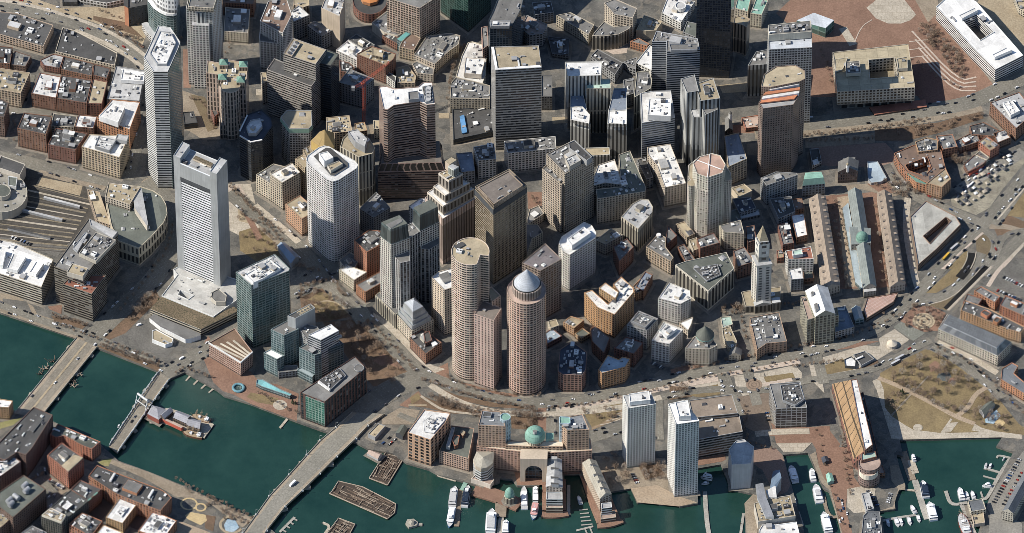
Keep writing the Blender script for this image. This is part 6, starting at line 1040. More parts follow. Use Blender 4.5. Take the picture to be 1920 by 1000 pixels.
('round_pavilion','round fronted waterside hall with white banded windows and tan roof','restaurant',[('p','wall',[-400,-3143,-198,-3143,-216,-3322,-277,-3405,-348,-3431,-414,-3380,-440,-3264],0,24,'bandwhite','tanroof',0,{}),('h','hip_roof',[-400,-3186,-198,-3186,-214,-3358,-277,-3429,-347,-3450,-411,-3409,-437,-3307],24,29.3,'plaintan','tanroof',0,{'rise': 6.2}),('p','terrace',[-461,-3397,-386,-3294,-226,-3282,-207,-3422,-244,-3492,-376,-3429],0,7.1,'plaincream','pinkroof',0,{})]),
('pier_building','pier apartment hall with silver vaulted roof and glazed stepped end','apartment building',[('g','wall',[383,-3703,566,-3713,559,-3282,406,-3274],0,26.7,'rowes2','lightgray',0,{'rise': 4.4}),('n','dormer',[436,-3446,525,-3456,525,-3482,436,-3472],26.7,31.5,'metal','dark',0,{}),('n','dormer',[435,-3586,524,-3596,524,-3622,435,-3612],26.7,31.5,'metal','dark',0,{}),('n','dormer',[435,-3679,524,-3689,524,-3715,435,-3705],26.7,31.5,'metal','dark',0,{}),('p','stepped_end',[384,-3712,567,-3718,568,-3828,386,-3826],0,19.6,'bandwhite','lightgray',0,{}),('p','stepped_end',[384,-3792,571,-3798,574,-3858,386,-3858],0,8.9,'bandtan','pinkroof',0,{}),('p','plant_hut',[438,-3300,511,-3304,509,-3345,436,-3343],26.7,33.8,'metal','lightgray',0,{})]),
('pier_building','pier apartment hall with tan shingled roof and balconies','apartment building',[('g','wall',[989,-3837,1118,-3761,946,-3251,795,-3282],0,21.3,'balcony','tanroof',0,{'rise': 5.3}),('n','dormer',[880,-3356,937,-3343,943,-3368,887,-3380],23.1,27.1,'metal','dark',0,{}),('n','dormer',[916,-3509,973,-3497,979,-3521,924,-3533],23.1,27.1,'metal','dark',0,{}),('n','dormer',[961,-3611,1018,-3599,1024,-3623,968,-3635],23.1,27.1,'metal','dark',0,{}),('n','dormer',[990,-3713,1047,-3700,1053,-3725,997,-3737],23.1,27.1,'metal','dark',0,{}),('p','stepped_end',[1002,-3871,1117,-3857,1124,-3932,1007,-3952],0,17.8,'bandwhite','lightgray',0,{}),('p','stepped_end',[996,-3916,1158,-3885,1169,-3987,1001,-4017],0,7.1,'bandtan','pinkroof',0,{})]),
('dome_pavilion','small octagonal waterside pavilion with green copper dome','pavilion',[('p','wall',[34,-3675,16,-3632,-28,-3615,-72,-3632,-90,-3675,-72,-3718,-28,-3735,16,-3718],0,8.9,'vertcream','tan',0,{}),('d','dome',[28,-3665,25,-3648,17,-3633,5,-3620,-11,-3613,-28,-3610,-46,-3613,-61,-3620,-74,-3633,-82,-3648,-85,-3665,-82,-3682,-74,-3697,-61,-3709,-46,-3717,-28,-3720,-11,-3717,5,-3709,17,-3697,25,-3682],8.9,8.9,'copperwall','copperlight',0,{'rise': 11.6})]),
('office_building','orange brick block with bright white roof and window bays by the channel','office building',[('p','wall',[-1179,-3031,-993,-2677,-696,-2731,-756,-2889,-919,-3146],0,44.4,'rowes3','white',0,{}),('p','plant_deck',[-1006,-2870,-894,-2760,-771,-2805,-761,-2857,-882,-3049,-995,-3024],44.4,45.8,'plainwhite','white',4,{})]),
('office_building','lower brick block with dark green roof next to white roofed block','office building',[('p','wall',[-822,-3107,-688,-2715,-428,-2760,-492,-3229],0,22.2,'pinkwin','greenroof',0,{}),('p','glass_monitor',[-747,-3086,-687,-2803,-647,-2793,-704,-3099],22.2,27.5,'metal','paleglass',0,{}),('p','penthouse',[-677,-2996,-649,-2906,-592,-2925,-610,-3060,-648,-3086],22.2,27.5,'orangebrick','greenroof',0,{}),('p','penthouse',[-592,-2864,-564,-2819,-526,-2851,-554,-2915],22.2,25.8,'orangebrick','tan',0,{})]),
('shed','dark gabled shed on the gravel dock yard','shed',[('g2','wall',[-1322,-2689,-1257,-2559,-1186,-2605,-1241,-2740],0,6.2,'plaindark','greenroof',0,{'rise': 2.7})]),
('shed','long tan roofed dock shed by the bridge ramp','shed',[('p','wall',[-1636,-2702,-1523,-2534,-1437,-2572,-1553,-2753],0,6.2,'plaingray','tan',0.2,{})]),
('boathouse','low lilac roofed boathouse at pier head','shed',[('g2','wall',[-1641,-2975,-1604,-2930,-1471,-2994,-1517,-3065],0,4.4,'plaingray','pinkroof',0,{'rise': 2.7})]),
('apartment_tower','white concrete apartment tower standing behind its twin','apartment building',[('p','wall',[1300,-3176,1245,-2976,1558,-2922,1616,-3108],0,99.5,'harbor','lightgray',0,{}),('p','penthouse',[1325,-3134,1312,-3012,1538,-2965,1555,-3102],99.5,105.8,'plainwhite','white',0.5,{})]),
('apartment_tower','white concrete apartment tower on the waterfront edge','apartment building',[('p','wall',[1831,-3620,1750,-3307,1920,-3250,2093,-3550,2093,-3569],0,120.9,'harbor','white',0,{}),('p','penthouse',[1864,-3565,1825,-3348,1970,-3314,1999,-3552],120.9,128,'plainwhite','white',0.5,{})]),
('parking_garage','stepped concrete parking block with brown roof deck behind twin towers','parking garage',[('p','wall',[2004,-2468,2497,-2375,2558,-2668,2047,-2739],0,37.3,'bandgray2','brownroof',0.2,{}),('p','lower_deck',[2048,-2703,2574,-2625,2609,-2902,2053,-3037],0,32,'bandgray2','brownroof',0.3,{})]),
('office_building','gray gridded block with two toned cluttered roof by boulevard','office building',[('p','wall',[2926,-2173,3042,-2160,3279,-2134,3344,-2523,3345,-2540,2995,-2556],0,32.9,'gridgray3','gray',0.5,{}),('p','plant_deck',[3049,-2226,3268,-2187,3319,-2434,3212,-2537,3072,-2460],32.9,36.4,'metal','dark',4,{})]),
('theatre_block','windowless gray metal theatre block with slanted white roof','cinema',[('p','wall',[2466,-3360,2443,-3257,2524,-3129,2619,-3104,2729,-3219,2691,-3475,2475,-3494],0,40.9,'cinema','lightgray',0,{})]),
('aquarium','concrete aquarium block with cluttered tan roof and angular metal wings','aquarium',[('p','wall',[2764,-4119,2722,-3841,2855,-3777,3133,-3714,3185,-4031],0,14.2,'concrete','tan',1.6,{}),('s','metal_wing',[2760,-3788,2745,-3578,2830,-3578,2858,-3788,2939,-4086,2848,-4079],14.2,19.6,'metalpanel','metalgray',0,{}),('s','metal_wing',[2898,-3652,2947,-3333,3017,-3390,3037,-3511,2960,-3639],0,21.3,'metalpanel','bluesteel',0,{}),('n','white_wing',[2857,-3666,2969,-3584,2979,-3762,2883,-3755],0,16,'plainwhite','white',0,{}),('p','front_hall',[2773,-4197,2812,-4115,2962,-4115,3197,-4071,3246,-4374,2759,-4399],0,8.9,'plainwhite','white',0.6,{})]),
('brick_hotel','long terraced brick hotel with orange gridded skylight roof','hotel',[('s','wall',[3860,-3153,3976,-3270,3849,-2177,3649,-1980],0,40,'brick','orangegrid',0,{'zs': [12.4,40,40,12.4]}),('p','white_spine',[3976,-3278,4069,-3186,3921,-2164,3848,-2185],0,40.9,'brick','white',0.5,{}),('p','side_range',[4072,-3282,4149,-3221,3998,-2188,3925,-2230],0,21.3,'brick','dark',0.6,{}),('p','front_block',[3941,-3254,4100,-3223,4112,-3305,3938,-3366],0,33.8,'brick','mintroof',0,{}),('c','round_end',[4158,-3364,4155,-3332,4143,-3302,4124,-3276,4098,-3257,4068,-3244,4036,-3240,4003,-3244,3972,-3257,3945,-3276,3924,-3302,3911,-3332,3906,-3364,3909,-3396,3921,-3426,3940,-3451,3966,-3471,3996,-3483,4028,-3488,4061,-3483,4092,-3471,4119,-3451,4140,-3426,4153,-3396],0,30.2,'roundbrick','pinkroof',0,{}),('c','round_end',[4130,-3417,4126,-3384,4111,-3355,4088,-3331,4058,-3316,4025,-3311,3991,-3316,3960,-3331,3936,-3355,3920,-3384,3913,-3417,3918,-3450,3932,-3479,3956,-3503,3985,-3518,4019,-3523,4052,-3518,4083,-3503,4107,-3479,4124,-3450],17.8,24.9,'plaincream','pinkroof',0,{}),('p','base_block',[3917,-3313,3949,-3231,4191,-3200,4218,-3323],0,8,'brick','pinkroof',0,{})]),
('wharf_house','gray roofed wharf house with tan terrace over the harbor','restaurant',[('p','wall',[5132,-3762,5298,-3724,5333,-3889,5163,-3927],0,9.8,'creamgrid','slate2',0,{}),('p','terrace',[5166,-3889,5304,-3851,5315,-4051,5192,-4076],0,5.3,'plaintan','tan',0.8,{})]),
('wharf_building','long gray wharf building with slate roof at right frame edge','apartment building',[('g2','wall',[5515,-3971,5631,-4009,5930,-3347,5820,-3284],0,16,'granitegrid','slate2',0.2,{'rise': 5.3})]),
('wharf_building','cluster of gray glass roofs at the long wharf end','restaurant',[('p','wall',[3947,-3998,3996,-3935,4136,-3935,4160,-4390,3908,-4390],0,10.7,'graygrid','slate2',2,{})]),
('restaurant_building','low blue gray roofed quay house beside parking lot','restaurant',[('p','wall',[3940,-3631,4025,-3606,4074,-3860,3988,-3898],0,8,'plaingray','lightgray',0.6,{})]),
('kiosk','small dark blue ticket kiosk on the wharf promenade','kiosk',[('g2','wall',[3505,-3041,3567,-3021,3588,-3098,3526,-3124],0,3.6,'plaindark','darkblueroof',0,{'rise': 1.8})]),
('kiosk','small green copper kiosk on the wharf promenade','kiosk',[('g2','wall',[3550,-3305,3611,-3286,3637,-3407,3570,-3433],0,4.4,'copperwall','copperlight',0,{'rise': 1.8})]),
('shelter','green gray playground shelter roof in the waterfront park','shelter',[('g2','wall',[5320,-2306,5434,-2183,5504,-2228,5369,-2404],0,5.3,'plaingray','greenroof',0,{'rise': 2.7})]),
('brick_building','tan brick block with white roof at left frame edge','brick building',[('p','wall',[-5874,-2409,-5851,-2279,-5674,-2318,-5717,-2424],0,20.4,'tanbrick','white',0.5,{})]),
('warehouse','big dark brick warehouse with stepped gray roof along the channel','warehouse',[('p','wall',[-5922,-3312,-5421,-2569,-5201,-2695,-5415,-3203,-5481,-3312,-5581,-3267,-5712,-3389],0,37.3,'brownbrick','dark',1.2,{}),('n','roof_well',[-5463,-2919,-5366,-2746,-5304,-2765,-5410,-2964],37.3,37.9,'metal','dark',0,{})]),
('brick_building','orange brick slab with green edged roof at the channel bank','brick building',[('p','wall',[-5232,-2846,-5149,-2682,-4657,-2959,-4752,-3074,-4829,-3036,-4863,-3017,-5071,-2869,-5164,-2892],0,21.3,'orangebrick','greenroof',1,{})]),
('brick_building','orange brick block with gray and tan roof and white pipes','brick building',[('p','wall',[-5244,-3249,-5089,-3054,-4836,-3285,-5002,-3502,-5081,-3413],0,30.2,'orangebrick2','dark',1.4,{}),('n','tan_roof',[-5077,-3418,-4945,-3248,-4837,-3295,-4999,-3504],29.3,31.1,'plaintan','tan',0,{})]),
('brick_building','dark brick block with white rooftop decks at left frame edge','brick building',[('p','wall',[-5800,-3607,-5819,-3135,-5714,-3186,-5537,-3365,-5749,-3582],0,32,'brownbrick','whitedirty',2,{})]),
('warehouse','large gray roofed warehouse with pale cylindrical roof tanks','warehouse',[('p','wall',[-5799,-4036,-5759,-3858,-5494,-3601,-5237,-3814,-5589,-4250],0,35.5,'brownbrick','greenroof',0,{}),('t','roof_tank',[-5498,-3815,-5449,-3751],35.5,39.1,'metal','lightgray',0,{'r': 2.8}),('t','roof_tank',[-5476,-3891,-5427,-3827],35.5,39.1,'metal','lightgray',0,{'r': 2.8}),('t','roof_tank',[-5661,-4043,-5613,-3979],35.5,39.1,'metal','lightgray',0,{'r': 2.8}),('t','roof_tank',[-5640,-4100,-5592,-4036],35.5,39.1,'metal','lightgray',0,{'r': 2.8}),('t','roof_tank',[-5591,-3929,-5533,-3992],35.5,39.1,'metal','lightgray',0,{'r': 2.8})]),
('brick_building','low brick annex with white rooftop plant at left frame edge','brick building',[('p','wall',[-5790,-4333,-5805,-3980,-5747,-4018,-5605,-4169,-5725,-4321],0,26.7,'brownbrick','tan',2,{})]),
('brick_building','gray roofed loft with pale cluttered front roof and glassy front','office building',[('p','wall',[-5284,-4144,-4966,-3751,-4759,-3916,-5047,-4239],0,26.7,'finedark2','dark',1.2,{}),('p','front_deck',[-5273,-4158,-5174,-4050,-5002,-4164,-5049,-4267],26.7,30.2,'plaincream','tan',4,{})]),
('brick_building','dark roofed block with mint green rim beside brick row','brick building',[('p','wall',[-4965,-3709,-4862,-3563,-4620,-3700,-4766,-3881],0,23.1,'brick','dark',1,{}),('n','copper_edge',[-4708,-3797,-4667,-3752,-4655,-3768,-4698,-3816],23.1,24,'copperwall','copper',0,{}),('n','copper_edge',[-4775,-3879,-4737,-3839,-4725,-3854,-4763,-3894],23.1,24,'copperwall','copper',0,{})]),
('brick_building','long orange brick loft row with dark roof and white roof ribs','brick building',[('p','wall',[-4773,-3502,-4682,-3336,-4466,-3451,-3933,-3719,-3826,-3833,-3947,-4036,-4218,-3903,-4466,-3770],0,23.1,'orangebrick2','dark',1,{}),('n','roof_rib',[-4536,-3590,-4488,-3476,-4465,-3482,-4512,-3601],23.1,25.8,'plainwhite','white',0,{}),('n','roof_rib',[-4321,-3718,-4273,-3603,-4249,-3610,-4297,-3728],23.1,25.8,'plainwhite','white',0,{}),('n','roof_rib',[-4097,-3845,-4049,-3730,-4025,-3737,-4073,-3855],23.1,25.8,'plainwhite','white',0,{})]),
('brick_building','cream brick block with white roof and square vent cluster','brick building',[('p','wall',[-4562,-4086,-4411,-3778,-4218,-3886,-4370,-4177],0,17.8,'tanbrick','white',0,{}),('p','plant_deck',[-4468,-4033,-4406,-3907,-4312,-3945,-4382,-4084],17.8,18.7,'plainwhite','white',5,{})]),
('brick_building','brick block with white gridded roof and paired dark vents','brick building',[('p','wall',[-4194,-4274,-4033,-3965,-3764,-4117,-3899,-4388],0,16,'orangebrick','white',2.4,{})]),
('brick_building','orange brick block with gray cluttered terrace roof at bottom frame edge','brick building',[('p','wall',[-4970,-4222,-4827,-4045,-4593,-4171,-4681,-4348,-4745,-4386],0,21.3,'orangebrick2','dark',3,{})]),
('brick_building','white roofed block cut by the bottom frame edge','brick building',[('p','wall',[-4671,-4370,-4579,-4212,-4336,-4344,-4425,-4496],0,19.6,'tanbrick','white',0.6,{})]),
('brick_building','gray cluttered roof block cut by the bottom frame edge','brick building',[('p','wall',[-5519,-4389,-5375,-4257,-5212,-4358,-5170,-4477,-5449,-4503],0,23.1,'graygrid','gray',3,{})]),
('museum_shed','red barn museum with gray roofs beside the truss bridge','museum',[('h','wall',[-4147,-2398,-4098,-2263,-4006,-2294,-3914,-2346,-4016,-2491],0,7.1,'barnred','lilacroof',0,{'rise': 4.4}),('g2','hall',[-4018,-2429,-3915,-2315,-3853,-2346,-3956,-2471],0,7.1,'darkbrick','lilacroof',0,{'rise': 3.6}),('g2','hall',[-3850,-2450,-3808,-2346,-3654,-2429,-3696,-2543],0,7.1,'darkbrick','lilacroof',0,{'rise': 3.6}),('g2','hall',[-3696,-2564,-3668,-2471,-3531,-2502,-3543,-2626],0,7.1,'darkbrick','lilacroof',0,{'rise': 3.6}),('n','deck_roof',[-3987,-2454,-3965,-2433,-3734,-2578,-3756,-2603],0,5.3,'plainred','pinkroof',0,{})]),
('vault_hall','blue gray vaulted subway hall in tower shade near green glass tower','subway entrance',[('g','wall',[-2552,-24,-2462,84,-2635,310,-2720,266],0,8,'plaingray','bluesteel',0,{'rise': 3.6})]),
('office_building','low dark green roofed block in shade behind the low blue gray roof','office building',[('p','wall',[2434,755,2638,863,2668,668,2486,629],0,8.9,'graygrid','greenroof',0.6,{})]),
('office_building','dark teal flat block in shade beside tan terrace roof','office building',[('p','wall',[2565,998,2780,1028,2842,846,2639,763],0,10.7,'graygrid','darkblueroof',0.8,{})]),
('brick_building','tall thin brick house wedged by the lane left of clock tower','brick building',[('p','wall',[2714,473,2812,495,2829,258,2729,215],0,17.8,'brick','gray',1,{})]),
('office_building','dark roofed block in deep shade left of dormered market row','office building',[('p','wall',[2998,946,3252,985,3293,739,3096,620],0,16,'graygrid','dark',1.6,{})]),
('office_building','small dark block with white roof patch on the shaded plaza','office building',[('p','wall',[3487,1830,3596,1843,3622,1638,3511,1557],0,8.9,'graygrid','dark',0.3,{}),('n','white_patch',[3513,1630,3573,1662,3594,1586,3531,1553],8.9,9.8,'plainwhite','white',0,{})]),
('brick_building','brown roofed tavern behind cluttered brick block by market row','brick building',[('p','wall',[3206,976,3378,1009,3394,846,3241,792],0,10.7,'brick','brown',1,{})]),
('brick_building','small cream rooftop house beside tan gabled group','brick building',[('p','wall',[410,-993,505,-951,539,-1056,444,-1103],0,12.4,'creamgrid','tan',0.6,{})]),
('brick_building','olive roofed shed in front of the first market row end','brick building',[('p','wall',[3362,-129,3475,-97,3482,-268,3378,-289],0,8.9,'brick','greenroof',0.6,{})]),
('brick_building','brick row end with tiny roof gardens near the parking lot','apartment building',[('p','wall',[5322,-522,5409,-453,5621,-611,5556,-717],0,14.2,'orangebrick','gray',2,{})]),
('office_building','low dark glass roofed block below the turreted building in shade','office building',[('p','wall',[-3875,2440,-3747,2453,-3695,2267,-3851,2240],0,8.9,'banddark','dark',0.3,{})]),
('office_building','small beige block peeking out left of dark brown stepped tower','office building',[('p','wall',[-2961,2832,-2895,2844,-2880,2688,-2935,2647],0,35.5,'creamgrid','tan',0.8,{})]),
('office_building','huddle of dark cluttered roofs below the splotched white roof','brick building',[('p','wall',[-2042,3238,-1920,3198,-1856,3104,-1933,3030,-2028,3052],0,16,'brick','dark',3,{})]),
('office_building','slim reddish block at the left edge of curved glass tower','office building',[('p','wall',[-363,3595,-292,3618,-280,3291,-346,3228],0,35.5,'pinkwin','gray',0.6,{})]),
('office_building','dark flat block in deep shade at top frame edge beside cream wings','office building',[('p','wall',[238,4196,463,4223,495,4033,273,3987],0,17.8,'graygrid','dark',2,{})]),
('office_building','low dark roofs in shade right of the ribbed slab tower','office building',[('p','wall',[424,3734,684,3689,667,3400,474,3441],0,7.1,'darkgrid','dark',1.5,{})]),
('office_building','pink terraced low block in shade before brown octagonal tower','store',[('p','wall',[2700,2369,2905,2413,2917,2218,2744,2191],0,7.1,'orangebrick','pinkroof',1,{})]),
('office_building','gray roofed block behind the thin dark parapet block','office building',[('p','wall',[1312,2853,1423,2887,1436,2630,1334,2586],0,21.3,'graygrid','gray',1.6,{})]),
('office_building','low gray block in front of the blue roofed block in ribbed tower shade','office building',[('p','wall',[-747,1395,-561,1413,-529,1264,-700,1231],0,12.4,'graygrid','gray',1.5,{})]),
('train','silver train standing on the far side of the railway yard','train',[('n','wall',[-5458,1111,-5033,959,-5038,931,-5463,1083],0,3.6,'metal','lightgray',0,{})]),
('train','silver train standing in the middle of the railway yard','train',[('n','wall',[-5730,915,-5227,742,-5232,714,-5735,887],0,3.6,'metal','lightgray',0,{})]),
('train','dark train standing at the near side of the railway yard','train',[('n','wall',[-5857,612,-5355,450,-5360,422,-5862,584],0,3.6,'metal','dark',0,{})]),
('brick_building','dark roofed brick block beside the road right of curved tree strip','brick building',[('p','wall',[5373,2178,5544,2240,5709,2116,5679,2001,5393,2037],0,12.4,'brick','dark',1.5,{})]),
('brick_building','tall cluttered tan brick block behind triangular courtyard block','brick building',[('p','wall',[4721,1842,4860,1913,4984,1878,4978,1711,4753,1675],0,19.6,'tanbrick','gray',2,{})])]
BR1=([(-500.3, -114.2), (-515.8, -142.0), (-536.4, -178.9), (-561.4, -223.9), (-567.0, -233.9)], [(-475.9, -129.4), (-488.5, -152.1), (-508.0, -187.3), (-530.2, -228.1), (-536.5, -239.7)])
BR2=([(-403.8, -168.0), (-420.0, -199.0), (-438.7, -242.2), (-457.3, -284.4)], [(-390.7, -179.7), (-406.3, -209.0), (-426.8, -253.8), (-447.3, -295.1)])
BR3=([(-182.1, -233.1), (-200.0, -256.3), (-217.9, -276.9), (-232.6, -299.2), (-252.0, -329.5), (-273.7, -362.2), (-288.1, -390.7), (-302.5, -419.0), (-316.8, -449.7)], [(-144.5, -235.6), (-163.7, -253.8), (-176.8, -273.6), (-198.2, -301.6), (-217.1, -327.9), (-236.5, -354.1), (-255.4, -378.5), (-275.7, -415.0), (-292.9, -449.7)])
TIMB=[
('big weathered timber pile island lying alone in the harbor',[-2059,-3548,-2032,-3517,-1959,-3358,-1687,-3446,-1311,-3705,-1322,-3843,-1403,-3934]),
('slanting timber pile pier below the boathouse',[-1613,-3313,-1414,-2882,-1215,-2981,-1407,-3419]),
('timber pile island cut by the bottom frame edge',[-2083,-4167,-1951,-3924,-1767,-4015,-1842,-4208]),
('gray plank landing strip left of the boathouse',[-1748,-2758,-1651,-2696,-1452,-2820,-1497,-2892])]
DOLPH=[
('tilted old timber piles left of the wide southern bridge',-526.1,-148.6,2.3),
('tilted old timber piles left of the wide southern bridge',-533.3,-159.1,2.3),
('tilted old timber piles left of the wide southern bridge',-539.1,-167.5,2.3),
('tilted old timber piles right of the wide southern bridge',-494.1,-168.5,0.6),
('tilted old timber piles right of the wide southern bridge',-499.8,-180.1,0.6),
('tilted old timber piles right of the wide southern bridge',-501.8,-187.4,0.6)]
LOT=[5132,1107,5425,1430,5783,1808,5906,1772,5541,1212,5312,907]
ROCK=(-112.8, -401.6)
FOUNT=(-312.4, -193.8)
CRANE=(-173.8, 235.5)
DCK=[
('floating_dock','long wooden float between the two ferries',[-584,-3474,-607,-3767,-624,-4040],6,'dockwood',-2.2,0.8),
('gangway','green steel gangway from quay to the ferry float',[-519,-3370,-565,-3498],5,'copperwall',-1,0.8),
('pier','wide timber landing pier beside the lettered ferry',[-123,-3680,-132,-3909],13,'dockwood',-0.6,0.8),
('floating_dock','narrow float beyond the timber landing pier',[-118,-3894,-141,-4160],6,'dockgray',-2.2,0.8),
('floating_dock','long concrete float inside the shaded pier slip',[639,-3410,637,-3869],4,'dockgray',-2.2,0.8),
('finger_float','narrow finger float reaching out from the tan pier hall deck,nearest the hotel',[760,-3792,854,-3782],1.6,'dockgray',-2.2,0.8),
('finger_float','narrow finger float reaching out from the tan pier hall deck,second from the hotel',[765,-3850,866,-3838],1.6,'dockgray',-2.2,0.8),
('finger_float','narrow finger float reaching out from the tan pier hall deck,third from the hotel',[770,-3907,879,-3894],1.6,'dockgray',-2.2,0.8),
('finger_float','narrow finger float reaching out from the tan pier hall deck,fourth from the hotel',[776,-3964,892,-3950],1.6,'dockgray',-2.2,0.8),
('finger_float','narrow finger float reaching out from the tan pier hall deck,farthest from the hotel',[781,-4021,905,-4006],1.6,'dockgray',-2.2,0.8),
('floating_dock','float grid at the tip of the tan pier hall',[725,-4103,913,-4040],2.5,'dockgray',-2.2,0.8),
('finger_float','short finger float of the tip grid',[819,-4071,847,-4160],1.6,'dockgray',-2.2,0.8),
('finger_float','outermost short finger float of the tip grid',[875,-4052,903,-4147],1.6,'dockgray',-2.2,0.8),
('floating_dock','gray float crossing the aquarium outlook water',[2608,-3843,2570,-4147],3,'dockgray',-2.2,0.8),
('floating_dock','float along the inner side of the basin',[3113,-3334,3189,-3691],3,'dockgray',-2.2,0.8),
('floating_dock','narrow float under the aquarium wall',[3219,-3818,3266,-4040],4,'dockgray',-2.2,0.8),
('floating_dock','crooked float with railings at the right basin wall',[3521,-3589,3535,-3767,3588,-3907,3672,-3894],4,'dockwood',-2.2,0.8),
('floating_dock','white float chain below the waterfront tower',[2177,-3512,2183,-3767,2197,-4021,2214,-4160],5,'dockgray',-2.2,0.8),
('floating_dock','thick timber float with cabins in the hotel basin',[4431,-2897,4526,-3334],9,'dockwood',-2.2,0.8),
('floating_dock','covered inner float beside the thick timber float',[4517,-3026,4567,-3231],8,'palepave',-2.2,0.8),
('floating_dock','long jointed float holding the tall ferries',[4554,-3334,4594,-3538,4642,-3792,4675,-3932],7,'dockgray',-2.2,0.8),
('gangway','thin walkway from hotel quay to jointed float',[4436,-3480,4586,-3500],2.5,'palepave',-2.2,0.8),
('floating_dock','short pontoon with a row of small boats',[4163,-3957,4338,-3907,4546,-3869],3,'dockgray',-2.2,0.8),
('floating_dock','bent float standing off the wharf house',[4897,-3500,4945,-3723,5135,-3678],4,'dockgray',-2.2,0.8),
('floating_dock','long walkway float under the wharf house wall',[5068,-3703,5201,-4160],5,'dockgray',-2.2,0.8),
('floating_dock','angled float line along the car lined wharf',[5642,-3000,5509,-3257,5363,-3614,5315,-3627],4,'dockgray',-2.2,0.8),
('finger_float','hooked float at the upper end of the angled line',[5651,-2994,5511,-2949,5495,-2994],2.5,'dockgray',-2.2,0.8),
('finger_float','middle finger float of the angled line',[5529,-3218,5343,-3148],3,'dockgray',-2.2,0.8),
('finger_float','bare finger float of the angled line',[5478,-3327,5329,-3270],2,'dockgray',-2.2,0.8),
('finger_float','short bare finger float near wharf house',[5312,-3602,5292,-3512],2,'dockgray',-2.2,0.8),
('pier','brick paved pier carrying the green domed pavilion',[-429,-3493,-184,-3582,88,-3735],19,'brickpave',-0.15,2.5),
('pier','brick deck under the silver vaulted pier hall',[475,-3340,473,-3812],27,'brickpave',-0.1,2.5),
('pier','curved brick end terrace of the silver vaulted pier hall',[337,-3874,473,-3893,632,-3861],8,'brickpave',-0.25,2.5),
('pier','brick deck under the tan roofed pier hall',[905,-3269,992,-3657,1102,-4023],27,'brickpave',-0.1,2.5),
('pier','brick end terrace of the tan roofed pier hall',[960,-4052,1110,-4041,1245,-3971],6,'brickpave',-0.25,2.5),
('pier','pale timber platform carrying the museum sheds by the truss bridge',[-4129,-2352,-3932,-2341,-3670,-2476,-3440,-2590],24,'palepave',-1.2,1.2),
('finger_float','little white finger pier off the brick waterfront,uppermost',[-3675,-1707,-3726,-1790],2,'palepave',-2.2,0.8),
('finger_float','little white finger pier off the brick waterfront,second',[-3579,-1769,-3638,-1853],2,'palepave',-2.2,0.8),
('finger_float','little white finger pier off the brick waterfront,third',[-3483,-1832,-3549,-1916],2,'palepave',-2.2,0.8),
('finger_float','little white finger pier off the brick waterfront,lowest',[-3387,-1895,-3461,-1978],2,'palepave',-2.2,0.8),
('gangway','small white jetty below the green glass brick block',[-2557,-2389,-2638,-2529],3,'palepave',-2.2,0.8),
('floating_dock','float with fingers left of the timber pile island at bottom edge',[-2447,-3902,-2608,-4125],3,'dockgray',-2.2,0.8),
('finger_float','finger float beside the curved concrete bridge foot,uppermost',[-2469,-3912,-2416,-3953],1.6,'dockgray',-2.2,0.8),
('finger_float','finger float beside the curved concrete bridge foot,second',[-2510,-3969,-2457,-4010],1.6,'dockgray',-2.2,0.8),
('finger_float','finger float beside the curved concrete bridge foot,third',[-2551,-4026,-2498,-4066],1.6,'dockgray',-2.2,0.8),
('finger_float','finger float beside the curved concrete bridge foot,lowest',[-2592,-4082,-2539,-4123],1.6,'dockgray',-2.2,0.8),
('floating_dock','white float left of the bottom timber island',[-2130,-3983,-2040,-4034,-2113,-4165],3,'palepave',-2.2,0.8),
('floating_dock','thin white float line along the brick office quay',[-845,-3260,-633,-3342],3,'palepave',-2.2,0.8)]
